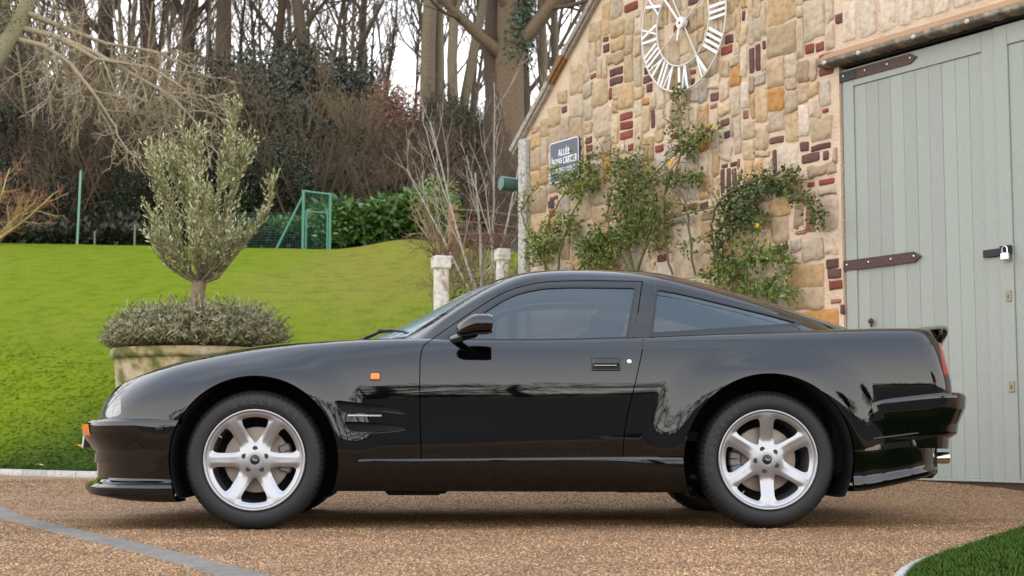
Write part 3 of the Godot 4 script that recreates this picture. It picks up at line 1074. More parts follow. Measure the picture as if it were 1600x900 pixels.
func make_clock() -> void:
	var at := barn_point(2.765, 4.165, 0.0)
	var t := thing("wall_clock", "large openwork clock with white roman numerals high on the stone gable", "clock", at, deg_to_rad(-58.562))
	var white := Color(0.74, 0.75, 0.76)
	var ring := func(r: float, th: float, called: String) -> void:
		var b := MB.new()
		b.col = Color(0.60, 0.57, 0.52)
		var p := PackedVector3Array(); var rr := PackedFloat32Array()
		for k in 73:
			p.append(Vector3(sin(TAU * k / 72) * r, cos(TAU * k / 72) * r, 0.055)); rr.append(th)
		b.tube(p, rr, 7)
		part(called, b.mesh(), M.gloss, t)
	ring.call(0.615, 0.0085, "outer_ring")
	ring.call(0.385, 0.008, "inner_ring")
	var names := ["XII", "I", "II", "III", "IIII", "V", "VI", "VII", "VIII", "IX", "X", "XI"]
	for k in 12:
		var b := MB.new()
		b.col = white
		var word: String = names[k]
		var wd := {"I": 0.052, "V": 0.11, "X": 0.12}
		var total := 0.0
		for ch in word: total += wd[ch]
		# numerals stand on the inner ring, heads outward, and fill the band between the rings
		var x := Transform3D(Basis(Vector3.BACK, -TAU * k / 12.0), Vector3(0, 0, 0.055))
		var cx := -total * 0.5
		var y0 := 0.392; var y1 := 0.606
		var bar := func(xa: float, xb: float, w: float) -> void:
			var d := Vector2(xb - xa, y1 - y0)
			b.box(x * Transform3D(Basis(Vector3.BACK, -atan2(d.x, d.y)), Vector3((xa + xb) * 0.5, (y0 + y1) * 0.5, 0)), Vector3(w, d.length(), 0.012), 0.002)
		for ch in word:
			var w: float = wd[ch]
			if ch == "I": bar.call(cx + w * 0.5, cx + w * 0.5, 0.026)
			elif ch == "V":
				bar.call(cx + w * 0.5, cx + w * 0.16, 0.026); bar.call(cx + w * 0.5, cx + w * 0.84, 0.015)
			else:
				bar.call(cx + w * 0.84, cx + w * 0.16, 0.026); bar.call(cx + w * 0.16, cx + w * 0.84, 0.015)
			cx += w
		part("numeral", b.mesh(), M.gloss, t)
	var spoke := MB.new()
	spoke.col = Color(0.60, 0.57, 0.52)
	for k in 4:
		var a := TAU * (k + 0.5) / 4.0 + 0.26
		spoke.tube(PackedVector3Array([Vector3(sin(a) * 0.05, cos(a) * 0.05, 0.05), Vector3(sin(a) * 0.61, cos(a) * 0.61, 0.05)]), PackedFloat32Array([0.007, 0.007]), 6)
	part("spokes", spoke.mesh(), M.gloss, t)
	var hub := MB.new()
	hub.col = Color(0.66, 0.64, 0.60)
	hub.lathe(PackedVector2Array([Vector2(0, 0.03), Vector2(0.05, 0.03), Vector2(0.055, 0.022), Vector2(0.055, -0.02)]), 20, Transform3D(Basis(Vector3.RIGHT, PI / 2), Vector3(0, 0, 0.06)))
	hub.col = Color(0.05, 0.05, 0.05)
	hub.blob(Transform3D(Basis.from_scale(Vector3(0.012, 0.012, 0.008)), Vector3(0, 0, 0.092)), 8, 5)
	part("hub", hub.mesh(), M.gloss, t)
	for e in [[-40.0, 0.56, 0.011], [196.0, 0.16, 0.013]]:
		var hb := MB.new()
		hb.col = Color(0.68, 0.66, 0.62)
		var a := deg_to_rad(e[0])
		hb.box(Transform3D(Basis(Vector3.BACK, -a), Vector3(sin(a) * e[1] * 0.5, cos(a) * e[1] * 0.5, 0.085)), Vector3(e[2] * 2.0, e[1], 0.008), 0.002)
		part("hand", hb.mesh(), M.gloss, t)
	var post := MB.new()
	post.col = Color(0.1, 0.1, 0.1)
	post.tube(PackedVector3Array([Vector3(0, 0, -0.02), Vector3(0, 0, 0.05)]), PackedFloat32Array([0.03, 0.03]), 10)
	part("fixing", post.mesh(), M.matte, t)


func make_sign() -> void:
	var x := barn_point(0.80, 3.215, 0.035)
	var t := thing("street_sign", "dark blue enamel street sign with white lettering on the stone gable", "sign", x, deg_to_rad(-58.562))
	t.rotation.z = 0.0
	var w := 0.53; var h := 0.42
	var outline := func(ww: float, hh: float, cr: float) -> PackedVector2Array:
		var o := PackedVector2Array()
		for q in 4:
			var cx: float = (ww * 0.5 - cr) * ([1, -1, -1, 1][q]); var cy: float = (hh * 0.5 - cr) * ([1, 1, -1, -1][q])
			for k in 5:
				var a := PI * 0.5 * (q + k / 4.0)
				o.append(Vector2(cx + cos(a) * cr, cy + sin(a) * cr))
		return o
	var b := MB.new()
	b.col = Color(0.045, 0.052, 0.085)
	b.prism(outline.call(w, h, 0.035), -0.03, 0.0)
	part("plate", b.mesh(), M.gloss, t)
	b = MB.new()
	b.col = Color(0.72, 0.73, 0.76)
	var oa: PackedVector2Array = outline.call(w - 0.006, h - 0.006, 0.034); var ob: PackedVector2Array = outline.call(w - 0.026, h - 0.026, 0.026)
	for k in oa.size():
		var k2 := (k + 1) % oa.size()
		b.quad(Vector3(oa[k].x, oa[k].y, 0.002), Vector3(oa[k2].x, oa[k2].y, 0.002), Vector3(ob[k2].x, ob[k2].y, 0.002), Vector3(ob[k].x, ob[k].y, 0.002), Vector3.BACK)
	part("border", b.mesh(), M.gloss, t)
	# each line: pieces of (word, size); set side by side and fitted to a width
	for line in [[[["ALLÉE", 0.092]], 0.075, 0.21], [[["J", 0.098], ["ACQUES", 0.072], [" ", 0.0], ["C", 0.098], ["ARTIER", 0.098]], -0.012, 0.47], [[["NAVIGATEUR", 0.066]], -0.095, 0.40], [[["1491 - 1557", 0.052]], -0.16, 0.22]]:
		var made := []
		var total := 0.0
		for w2 in line[0]:
			if w2[0] == " ":
				total += 0.035
				made.append([null, 0.035])
				continue
			var tm := text_mesh(w2[0], w2[1], 0.003)
			made.append([tm, tm.get_aabb().size.x])
			total += tm.get_aabb().size.x + 0.006
		var sc: float = line[2] / total
		var cx: float = -line[2] * 0.5
		for q in made:
			if q[0] != null:
				var o := part("lettering", q[0], M.sign_white, t)
				var bx: AABB = (q[0] as TextMesh).get_aabb()
				o.scale = Vector3(sc, 1, 1)
				o.position = Vector3(cx - bx.position.x * sc, line[1] - bx.position.y - 0.02, 0.0018)
				cx += (q[1] + 0.006) * sc
			else: cx += q[1] * sc


func text_mesh(word: String, high: float, thick: float) -> TextMesh:
	if not M.has("sign_white"):
		M.sign_white = mat(lin(0.75, 0.76, 0.78), 0.4, 0.0, false)
		var f := SystemFont.new()
		f.font_names = PackedStringArray(["Droid Sans"])
		f.font_weight = 700
		M.font = f
	var tm := TextMesh.new()
	tm.font = M.font
	tm.text = word
	tm.font_size = 64
	tm.pixel_size = high / 64.0 * 1.0
	tm.depth = thick
	tm.curve_step = 1.0
	return tm


const BRICKS := "191,452,23,8,r;287,435,18,5,p;149,430,10,4,p;150,421,11,8,p;127,398,10,4,r;166,395,23,7,p;166,386,23,7,p;156,375,5,11,r;76,374,10,6,p;182,349,22,7,r;182,340,22,7,r;182,331,22,7,r;189,318,9,6,r;224,339,6,18,p;216,386,10,6,k;217,378,16,6,p;219,369,10,7,p;261,416,10,6,r;306,400,4,7,p;285,371,8,3,r;284,362,6,6,p;335,390,12,7,p;332,381,16,7,r;355,406,4,8,p;365,365,7,22,p;373,366,7,23,p;381,375,4,7,p;314,343,12,7,p;313,335,10,3,q;328,318,13,6,p;356,320,7,7,q;331,307,8,6,k;258,318,11,6,r;234,310,13,6,r;269,307,17,7,r;119,336,12,6,p;120,328,12,6,r;121,319,12,6,p;395,292,18,5,p;392,274,5,21,p;437,360,11,7,r;449,359,10,7,r;457,349,19,6,r;456,338,18,6,r;473,377,12,7,p;454,306,7,3,r;429,281,11,7,p;448,278,24,4,p;436,271,23,7,p;454,270,7,7,p;436,249,8,3,r;454,249,19,4,r;324,267,6,21,p;332,267,6,21,p;340,266,6,21,p;348,267,4,5,p;327,280,9,3,p;339,280,9,3,p;346,280,4,7,q;56,287,17,3,r;51,281,12,8,k;53,272,12,7,r;278,250,22,6,p;298,249,12,6,p;318,222,11,7,k;319,212,10,6,p;320,203,10,7,k;434,220,11,19,q;423,212,14,3,q;459,183,15,7,p;461,175,16,7,p;462,166,16,7,r;398,201,21,5,p;404,247,24,5,k;236,209,15,6,p;367,194,41,3,k;469,146,4,7,p;462,153,12,3,q"



func leaf_cluster(count: int, size: float, long: float, spread: float, sd: int) -> ArrayMesh:
	# a spray of small folded leaves round the origin
	var r := RandomNumberGenerator.new()
	r.seed = sd
	var b := MB.new()
	for k in count:
		var d := Vector3(r.randf_range(-1, 1), r.randf_range(-0.7, 1), r.randf_range(-1, 1)).normalized()
		var o := d * spread * r.randf_range(0.25, 1.0)
		var ax := (d + Vector3(r.randf_range(-0.8, 0.8), r.randf_range(-0.5, 0.5), r.randf_range(-0.8, 0.8))).normalized()
		var sd2 := ax.cross(Vector3(r.randf_range(-1, 1), r.randf_range(0.2, 1), r.randf_range(-1, 1))).normalized()
		var up := sd2.cross(ax)
		var l := size * r.randf_range(0.75, 1.25); var w := l / long * 0.5
		b.col = Color(1, 1, 1) * r.randf_range(0.75, 1.2)
		var m := o + ax * l * 0.5 - up * w * 0.25
		b.quad(o, m + sd2 * w + up * w * 0.35, o + ax * l, m)
		b.quad(o, m, o + ax * l, m - sd2 * w + up * w * 0.35)
	return b.mesh()


func make_roses() -> void:
	# climbing plants trained on the gable; places are along the wall and up it
	var sprays := [leaf_cluster(7, 0.045, 1.5, 0.055, 1), leaf_cluster(6, 0.05, 1.6, 0.06, 2)]
	var plants := [
		["sparse climbing rose growing over the lower corner of the blue sign", [[Vector2(0.512, 2.094), Vector2(0.631, 2.470), Vector2(0.957, 2.816), Vector2(1.348, 3.016)], [Vector2(0.606, 2.086), Vector2(0.370, 2.465), Vector2(0.225, 2.778), Vector2(0.515, 2.990), Vector2(1.015, 3.063)], [Vector2(0.723, 2.075), Vector2(1.011, 2.492), Vector2(1.401, 2.883), Vector2(1.239, 3.094)]],
			[[Vector2(1.314, 2.945), 0.19, 0.15, 260], [Vector2(1.014, 2.923), 0.14, 0.09, 90], [Vector2(0.584, 2.423), 0.22, 0.14, 260], [Vector2(1.011, 2.543), 0.16, 0.13, 130], [Vector2(0.309, 2.373), 0.09, 0.12, 60], [Vector2(0.225, 2.857), 0.05, 0.12, 25], [Vector2(0.775, 3.110), 0.08, 0.05, 30], [Vector2(0.465, 2.293), 0.2, 0.07, 80]], Color(0.105, 0.145, 0.022)],
		["bushy climbing rose with arching canes in the middle of the gable", [[Vector2(2.016, 1.963), Vector2(2.001, 2.382), Vector2(2.127, 2.785), Vector2(1.878, 3.092), Vector2(1.457, 3.156), Vector2(1.128, 3.098)], [Vector2(2.056, 1.959), Vector2(2.417, 2.511), Vector2(2.326, 2.876), Vector2(1.980, 3.119), Vector2(1.511, 3.116)], [Vector2(1.976, 1.966), Vector2(1.715, 2.475), Vector2(1.875, 2.819), Vector2(2.376, 2.987)], [Vector2(2.036, 1.961), Vector2(2.511, 2.412), Vector2(2.748, 2.528), Vector2(3.064, 2.432)], [Vector2(1.996, 1.964), Vector2(2.024, 2.559), Vector2(2.566, 2.871), Vector2(2.849, 3.060)]],
			[[Vector2(1.877, 2.989), 0.32, 0.07, 170], [Vector2(2.025, 2.667), 0.40, 0.17, 460], [Vector2(1.869, 2.324), 0.38, 0.15, 430], [Vector2(1.449, 2.227), 0.26, 0.12, 260], [Vector2(2.319, 2.435), 0.28, 0.13, 220], [Vector2(2.227, 2.843), 0.24, 0.08, 130], [Vector2(1.396, 2.375), 0.25, 0.10, 160], [Vector2(2.412, 2.190), 0.15, 0.12, 80], [Vector2(1.501, 2.118), 0.4, 0.07, 200]], Color(0.085, 0.130, 0.022)],
		["tall thin climbing rose reaching up to the foot of the clock", [[Vector2(2.919, 1.884), Vector2(2.902, 2.452), Vector2(2.779, 2.725), Vector2(2.876, 3.056), Vector2(2.826, 3.323), Vector2(2.736, 3.513)], [Vector2(2.876, 3.056), Vector2(3.076, 3.098), Vector2(3.253, 3.108)], [Vector2(2.598, 1.912), Vector2(2.586, 2.375), Vector2(2.649, 2.743), Vector2(2.876, 3.056)]],
			[[Vector2(2.745, 3.512), 0.06, 0.04, 30], [Vector2(2.807, 3.315), 0.07, 0.08, 28], [Vector2(2.786, 3.157), 0.06, 0.05, 40], [Vector2(3.093, 3.078), 0.17, 0.06, 110], [Vector2(2.912, 2.987), 0.12, 0.07, 60], [Vector2(2.668, 2.758), 0.14, 0.06, 70], [Vector2(2.943, 2.726), 0.17, 0.05, 110], [Vector2(2.662, 2.395), 0.2, 0.1, 40], [Vector2(2.923, 2.110), 0.2, 0.12, 30]], Color(0.075, 0.11, 0.022)],
		["dark leaved climbing rose arching towards the barn doors", [[Vector2(3.228, 1.857), Vector2(3.219, 2.246), Vector2(3.344, 2.443), Vector2(3.666, 2.549), Vector2(4.007, 2.583), Vector2(4.315, 2.478), Vector2(4.483, 2.285), Vector2(4.604, 2.143)], [Vector2(3.298, 1.851), Vector2(3.321, 2.180), Vector2(3.537, 2.320), Vector2(3.829, 2.500), Vector2(4.147, 2.548)], [Vector2(3.344, 2.443), Vector2(3.494, 2.298), Vector2(3.615, 2.094)], [Vector2(2.492, 2.415), Vector2(2.974, 2.415), Vector2(3.344, 2.443)]],
			[[Vector2(3.927, 2.552), 0.26, 0.08, 230], [Vector2(4.170, 2.518), 0.20, 0.07, 150], [Vector2(3.598, 2.433), 0.27, 0.13, 300], [Vector2(3.476, 2.262), 0.2, 0.1, 150], [Vector2(3.742, 2.269), 0.16, 0.1, 90], [Vector2(4.461, 2.304), 0.09, 0.08, 45], [Vector2(4.553, 2.174), 0.10, 0.06, 60], [Vector2(3.370, 2.053), 0.10, 0.16, 90], [Vector2(4.267, 2.390), 0.1, 0.05, 40]], Color(0.042, 0.075, 0.020)],
		["low climbing rose with long side shoots behind the car's roof", [[Vector2(3.523, 1.669), Vector2(3.585, 1.826), Vector2(3.856, 1.919), Vector2(4.171, 1.931)], [Vector2(3.729, 1.653), Vector2(3.779, 2.077), Vector2(3.864, 2.255)], [Vector2(3.968, 1.582), Vector2(4.065, 1.732), Vector2(4.206, 1.798)], [Vector2(3.482, 1.726), Vector2(3.402, 1.951), Vector2(3.215, 2.052)]],
			[[Vector2(3.484, 1.824), 0.26, 0.10, 190], [Vector2(3.315, 1.877), 0.15, 0.08, 90], [Vector2(3.913, 1.967), 0.22, 0.06, 90], [Vector2(4.133, 1.946), 0.10, 0.06, 40], [Vector2(3.780, 2.130), 0.14, 0.10, 50], [Vector2(4.094, 1.646), 0.2, 0.09, 130], [Vector2(3.810, 1.673), 0.22, 0.08, 110], [Vector2(3.654, 1.982), 0.1, 0.1, 40]], Color(0.10, 0.155, 0.025)]]
	var no := 0
	for pl in plants:
		no += 1
		var first: Vector2 = pl[1][0][0]
		var t := thing("climbing_rose", pl[0], "climbing rose", barn_point(first.x, 0.12, 0.08), deg_to_rad(-58.562), "climbing roses on the barn gable")
		var off := Vector3(first.x, 0.12, 0.08)
		var sb := MB.new()
		var pts_all := []
		for path in pl[1]:
			var p2 := PackedVector2Array(path)
			if (path[0] as Vector2).y < 1.75: p2.insert(0, Vector2(path[0].x + rng.randf_range(-0.03, 0.03), 0.12))
			var line := smooth_line(p2, 7)
			var p3 := PackedVector3Array(); var rr := PackedFloat32Array()
			for k in line.size():
				var f := float(k) / (line.size() - 1)
				var z := 0.04 + 0.09 * sin(f * PI) + 0.03 * hash01(no + k * 0.37)
				p3.append(Vector3(line[k].x, line[k].y, z + 0.02) - off); rr.append(lerpf(0.013, 0.0035, f))
				if f > 0.35: pts_all.append(p3[k])
			sb.col = Color(0.13, 0.12, 0.05) if no != 3 else Color(0.17, 0.12, 0.07)
			sb.tube(p3, rr, 6)
			# side twigs
			for k in range(3, p3.size()):
				if rng.randf() < 0.55:
					var d := Vector3(rng.randf_range(-1, 1), rng.randf_range(-0.5, 1), rng.randf_range(-0.05, 0.6)).normalized() * rng.randf_range(0.08, 0.25)
					sb.tube(PackedVector3Array([p3[k], p3[k] + d * 0.5 + Vector3(0, 0.02, 0), p3[k] + d]), PackedFloat32Array([0.004, 0.003, 0.0015]), 4)
					pts_all.append(p3[k] + d)
		part("stems", sb.mesh(), M.twig, t)
		var xs := []; var cols := PackedColorArray()
		var tone: Color = pl[3]
		var put := func(p: Vector3, sc: float) -> void:
			xs.append(Transform3D(Basis.from_euler(Vector3(rng.randf() * TAU, rng.randf() * TAU, rng.randf() * TAU)).scaled_local(Vector3.ONE * sc), p))
			var q := rng.randf()
			cols.append((tone.lerp(Color(0.19, 0.19, 0.03), q * q * 0.6)) * rng.randf_range(0.85, 1.7))
		for cl in pl[2]:
			var ctr: Vector2 = cl[0]
			for k in int(cl[3] * 0.25):
				var a := rng.randf() * TAU; var rad := sqrt(rng.randf()) * (0.6 + 0.7 * rng.randf())
				put.call(Vector3(ctr.x + cos(a) * rad * cl[1] * 1.05, ctr.y + sin(a) * rad * cl[2] * 1.15, 0.05 + 0.14 * rng.randf()) - off, rng.randf_range(0.55, 1.05))
		for q in pts_all:
			if rng.randf() < 0.4: put.call(q + Vector3(rng.randf_range(-0.03, 0.03), rng.randf_range(-0.03, 0.03), rng.randf_range(0, 0.03)), rng.randf_range(0.45, 0.8))
		mmesh("leaves", sprays[no % 2], M.leaf, xs, cols, t)
		var bloom: Array = {2: [Vector2(2.726, 2.906)], 3: [Vector2(3.323, 3.114), Vector2(2.707, 2.891)], 4: [Vector2(3.879, 2.200)], 1: [Vector2(0.807, 2.605)]}.get(no, [])
		for q in bloom:
			var fb := MB.new()
			fb.col = Color(0.75, 0.33, 0.03)
			for k in 7:
				var a := TAU * k / 7
				fb.blob(Transform3D(Basis(Vector3.BACK, a) * Basis.from_scale(Vector3(0.014, 0.008, 0.007)), Vector3(q.x + cos(a) * 0.009, q.y + sin(a) * 0.009, 0.16) - off), 6, 4)
			part("flower", fb.mesh(), M.matte, t)



func branch(rd: RandomNumberGenerator, big: MB, fine: MB, o: Vector3, d: Vector3, len: float, r: float, lv: int, opt: Dictionary) -> void:
	# one branch and, along it, its own branches
	var most: int = opt.levels
	var segs: int = [opt.get("segs", 9), 6, 4, 3, 2][mini(lv, 4)]
	var p := PackedVector3Array([o]); var rr := PackedFloat32Array([r])
	var dir := d
	var wob: float = opt.get("wobble", 0.16) * (1.0 if lv > 0 else 0.45)
	var pull: float = opt.get("rise", 0.12) if lv < most else opt.get("tip", 0.05)
	for k in segs:
		dir = (dir + Vector3(rd.randf_range(-wob, wob), rd.randf_range(-wob, wob) + (pull if lv > 0 else 0.05), rd.randf_range(-wob, wob))).normalized()
		p.append(p[k] + dir * len / segs)
		rr.append(lerpf(r, r * opt.get("taper", 0.35), float(k + 1) / segs))
	var tgt := big if lv < 2 else fine
	tgt.col = (opt.tone as Color) * rd.randf_range(0.85, 1.1) if lv < 2 else (opt.twig as Color) * rd.randf_range(0.8, 1.15)
	tgt.tube(p, rr, [9, 6, 4, 3, 3][mini(lv, 4)])
	if lv >= most: return
	var n: int = opt.kids[lv]
	var from: float = opt.get("from", 0.35) if lv == 0 else 0.18
	for k in n:
		var f := lerpf(from, 1.0, (k + rd.randf()) / n)
		var q := minf(f, 0.999) * segs
		var i := int(q)
		var at := p[i].lerp(p[i + 1], q - i)
		var ax := (p[i + 1] - p[i]).normalized()
		var side := ax.cross(Vector3(rd.randf_range(-1, 1), rd.randf_range(-1, 1), rd.randf_range(-1, 1))).normalized()
		var ang := deg_to_rad(rd.randf_range(opt.get("ang0", 28.0), opt.get("ang1", 62.0)))
		var nd := (ax * cos(ang) + side * sin(ang)).normalized()
		var nl: float = len * rd.randf_range(0.35, 0.6) * (1.15 - f * 0.55) * opt.get("kidlen", 1.0)
		branch(rd, big, fine, at, nd, nl, maxf(lerpf(rr[i], rr[i + 1], q - i) * rd.randf_range(0.4, 0.62), opt.get("thin", 0.006)), lv + 1, opt)


func bare_tree(called: String, label: String, group: String, at: Vector3, sd: int, high: float, r: float, lean: Vector3, opt: Dictionary) -> Node3D:
	var rd := RandomNumberGenerator.new()
	rd.seed = sd
	var big := MB.new(); var fine := MB.new()
	branch(rd, big, fine, Vector3(0, -0.4, 0), (Vector3.UP + lean).normalized(), high, r, 0, opt)
	var t := thing(called, label, "tree", at, 0.0, group)
	part("trunk", big.mesh(), M.bark, t)
	part("crown", fine.mesh(), M.twig, t)
	return t


func on_bank(px: float, d: float) -> Vector3:
	# a place on the wooded bank: sideways share of the distance, distance
	var x := px * d
	return Vector3(x, bank_h(x, -d), -d)


func where_on_bank(px: float, d: float) -> String:
	var a := "at the far left of the wood" if px < -0.292 else "behind the tall green pole" if px < -0.262 else "behind the left of the olive tree" if px < -0.215 else "behind the olive tree" if px < -0.175 else "between the olive tree and the fence" if px < -0.14 else "behind the green wire fence" if px < -0.112 else "above the laurel hedge" if px < -0.075 else "below the pale trunks" if px < -0.03 else "behind the silver tree"
	return a + (", low on the bank" if d < 34.5 else ", halfway up the bank" if d < 39.0 else ", near the crest")


func leaf_mass(rd: RandomNumberGenerator, rad: Vector3, n: int, size: float, long: float, tone: Color, tone2: Color, hollow := 0.55) -> MB:
	# leaves through an uneven crown made of several overlapping lobes
	var b := MB.new()
	var lobes := []
	for k in 9:
		var d := Vector3(rd.randf_range(-1, 1), rd.randf_range(-0.8, 1), rd.randf_range(-1, 1))
		lobes.append([d.limit_length(1.0) * 0.62, rd.randf_range(0.32, 0.6)])
	for k in n:
		var L: Array = lobes[rd.randi() % lobes.size()]
		var d := Vector3(rd.randfn(), rd.randfn(), rd.randfn()).normalized()
		var o: Vector3 = (L[0] + d * L[1] * pow(rd.randf(), 1.0 - hollow)) * rad
		var ax := (d + Vector3(rd.randf_range(-1, 1), rd.randf_range(-0.8, 0.8), rd.randf_range(-1, 1))).normalized()
		var sd := ax.cross(Vector3(rd.randf_range(-1, 1), rd.randf_range(-1, 1), rd.randf_range(-1, 1))).normalized()
		var up := sd.cross(ax)
		var l := size * rd.randf_range(0.7, 1.3); var w := l / long * 0.5
		b.col = tone.lerp(tone2, rd.randf() * rd.randf()) * rd.randf_range(0.7, 1.25)
		var m := o + ax * l * 0.5
		b.quad(o, m + sd * w + up * w * 0.3, o + ax * l, m - sd * w + up * w * 0.3)
	return b


func make_wood() -> void:
	var tall := {"levels": 3, "kids": [13, 8, 8], "tone": Color(0.125, 0.090, 0.058), "twig": Color(0.125, 0.092, 0.060), "from": 0.22, "wobble": 0.17, "rise": 0.13, "thin": 0.008}
	var dark := tall.duplicate(); dark.tone = Color(0.085, 0.06, 0.045); dark.twig = Color(0.10, 0.072, 0.055); dark.wobble = 0.24
	var pale := tall.duplicate(); pale.tone = Color(0.235, 0.185, 0.120); pale.from = 0.35
	var slim := {"levels": 3, "kids": [12, 6, 6], "tone": Color(0.17, 0.125, 0.08), "twig": Color(0.15, 0.108, 0.068), "from": 0.3, "wobble": 0.14, "rise": 0.16, "thin": 0.007, "kidlen": 0.75}
	# --- trunks one can tell apart, left to right
	var g := "bare trees of the wood"
	var list := [
		[-0.300, 46.0, 31, 13.0, 0.24, Vector3(-0.25, 0, 0), dark, "dark bare tree leaning to the left at the far left of the wood"],
		[-0.258, 47.0, 32, 14.0, 0.30, Vector3(-0.30, 0, 0.1), dark, "thick dark bare tree leaning left beside the upright dark trunk"],
		[-0.2590, 49.0, 33, 14.0, 0.27, Vector3(0.02, 0, 0), dark, "upright dark trunk on the crest left of the forked dark trunk"],
		[-0.2320, 47.5, 34, 14.0, 0.29, Vector3(0, 0, 0), dark, "dark forked trunk on the crest above the olive tree's left side"],
		[-0.2150, 48.0, 35, 14.0, 0.28, Vector3(0.20, 0, 0), dark, "dark trunk leaning right on the crest above the olive tree"],
		[-0.1860, 46.0, 36, 13.0, 0.28, Vector3(0.03, 0, 0), tall, "broad brown trunk on the crest right above the olive tree"],
		[-0.160, 47.0, 37, 12.0, 0.16, Vector3(0.12, 0, 0), tall, "slender brown tree on the crest, right of the broad brown trunk"],
		[-0.125, 45.0, 38, 13.0, 0.2, Vector3(-0.1, 0, 0), tall, "brown bare tree rising behind the dark evergreens"],
		[-0.1000, 50.0, 39, 12.0, 0.15, Vector3(0.08, 0, 0), slim, "thin bare tree behind the holly on the crest"],
		[-0.0535, 44.0, 40, 14.0, 0.24, Vector3(-0.015, 0, 0), pale, "tall pale trunk against the sky left of centre"],
		[-0.0480, 44.3, 41, 13.0, 0.19, Vector3(0.01, 0, 0), pale, "second pale trunk close against the tall pale trunk"],
		[-0.0385, 43.0, 42, 12.0, 0.17, Vector3(0.10, 0, 0), pale, "slim pale trunk bending right beside the pale pair"],
		[-0.0335, 43.4, 43, 12.0, 0.15, Vector3(0.07, 0, 0), pale, "slimmest pale trunk between the bending trunk and the ivy clad tree"],
		[0.0210, 47.0, 44, 13.0, 0.15, Vector3(0, 0, 0), slim, "slender grey tree just left of the barn roof"],
		[0.0330, 51.0, 45, 13.0, 0.16, Vector3(-0.03, 0, 0), slim, "slender grey tree behind the barn's bargeboard"],
		[0.0060, 55.0, 46, 13.0, 0.17, Vector3(0.05, 0, 0), tall, "bare tree farther back beside the ivy clad tree"]]
	for e in list:
		bare_tree("bare_tree", e[7], g, on_bank(e[0], e[1]), e[2], e[3], e[4], e[5], e[6])
	# young pole trees low on the bank at the left
	for e in [[-0.2750, 33.0, 51, 5.2, 0.05, Vector3(-0.1, 0, 0), "leaning young pole tree left of the tall green pole"], [-0.2800, 33.3, 52, 5.6, 0.045, Vector3(-0.17, 0, 0), "second leaning young pole tree, farther left of the green pole"], [-0.2990, 34.0, 53, 5.0, 0.05, Vector3(-0.12, 0, 0), "young pole tree at the left edge of the wood"], [-0.213, 33.0, 54, 5.0, 0.055, Vector3(-0.28, 0, 0), "young tree leaning left behind the olive tree"], [-0.222, 34.0, 55, 5.0, 0.04, Vector3(-0.22, 0, 0), "thin young tree leaning left behind the olive tree"], [-0.205, 33.5, 56, 4.6, 0.04, Vector3(-0.1, 0, 0), "thin upright young tree behind the olive tree"]]:
		var o := slim.duplicate(); o.tone = Color(0.30, 0.225, 0.14); o.kids = [10, 5, 5]; o.from = 0.45
		bare_tree("pole_tree", e[6], "young pole trees on the bank", on_bank(e[0], e[1]), e[2], e[3], e[4], e[5], o)
	# the far trees behind the crest, thin against the sky: three kinds, copied
	var far_g := "far bare trees behind the crest"
	var far_l := "thin bare tree far back behind the crest"
	var protos := []
	for k in 3:
		var o := slim.duplicate(); o.kids = [14, 9, 8]; o.tone = Color(0.16, 0.122, 0.085); o.twig = Color(0.15, 0.112, 0.078)
		protos.append(bare_tree("far_bare_tree", far_l + [" at the far left", " right of the olive tree", " left of the ivy clad tree"][k], far_g, on_bank([-0.3, -0.14, -0.02][k], 60.0 + k * 4), 61 + k, 11.0 + k, 0.13, Vector3(0.04 * (k - 1), 0, 0), o))
	for k in 26:
		var px := lerpf(-0.34, 0.075, (k + 0.5) / 26.0) + rng.randf_range(-0.006, 0.006)
		dup(protos[k % 3], on_bank(px, rng.randf_range(54, 76)), rng.randf() * TAU, rng.randf_range(0.8, 1.15), far_l + " " + where_on_bank(px, 50.0).get_slice(",", 0), far_g)
	for k in 30:
		var px := lerpf(-0.345, 0.03, (k + 0.5) / 30.0) + rng.randf_range(-0.006, 0.006)
		dup(protos[k % 3], on_bank(px, rng.randf_range(45.5, 52.0)), rng.randf() * TAU, rng.randf_range(0.42, 0.62), "thin young tree on the crest " + where_on_bank(px, 50.0).get_slice(",", 0), "young trees on the crest")
	# the great ivy clad tree by the barn
	var rd := RandomNumberGenerator.new()
	rd.seed = 5
	var base := on_bank(-0.0060, 37.0)
	var big := MB.new(); var fine := MB.new()
	var o2 := dark.duplicate()
	big.col = Color(0.10, 0.068, 0.045)
	var tt := thing("ivy_clad_tree", "great dark forked tree with ivy up its right stem, next to the barn", "tree", base)
	big.tube(PackedVector3Array([Vector3(0, -0.5, 0), Vector3(0.02, 0.8, 0), Vector3(0.03, 1.6, 0), Vector3(0.05, 2.4, 0)]), PackedFloat32Array([0.62, 0.50, 0.46, 0.42]), 12)
	branch(rd, big, fine, Vector3(-0.14, 1.9, 0), Vector3(-0.09, 1, 0), 9.0, 0.27, 0, o2)
	var po := tall.duplicate(); po.tone = Color(0.20, 0.14, 0.085)
	branch(rd, big, fine, Vector3(0.14, -0.3, 0), Vector3(0.05, 1, 0.05), 10.9, 0.42, 0, po)
	# the limb that reaches over to the barn's eave
	big.col = Color(0.15, 0.11, 0.075)
	var limb := PackedVector3Array([Vector3(0.3, 5.6, 0.1), Vector3(0.75, 6.05, 1.0), Vector3(1.2, 5.85, 2.2), Vector3(1.55, 5.4, 3.2), Vector3(1.62, 5.0, 4.0), Vector3(1.95, 4.72, 4.8), Vector3(2.3, 5.0, 5.6)])
	big.tube(limb, PackedFloat32Array([0.15, 0.13, 0.12, 0.13, 0.13, 0.09, 0.05]), 9)
	for k in [2, 3, 5]: branch(rd, big, fine, limb[k], Vector3(0.4, 0.8, 0.1), 2.6, 0.05, 1, po)
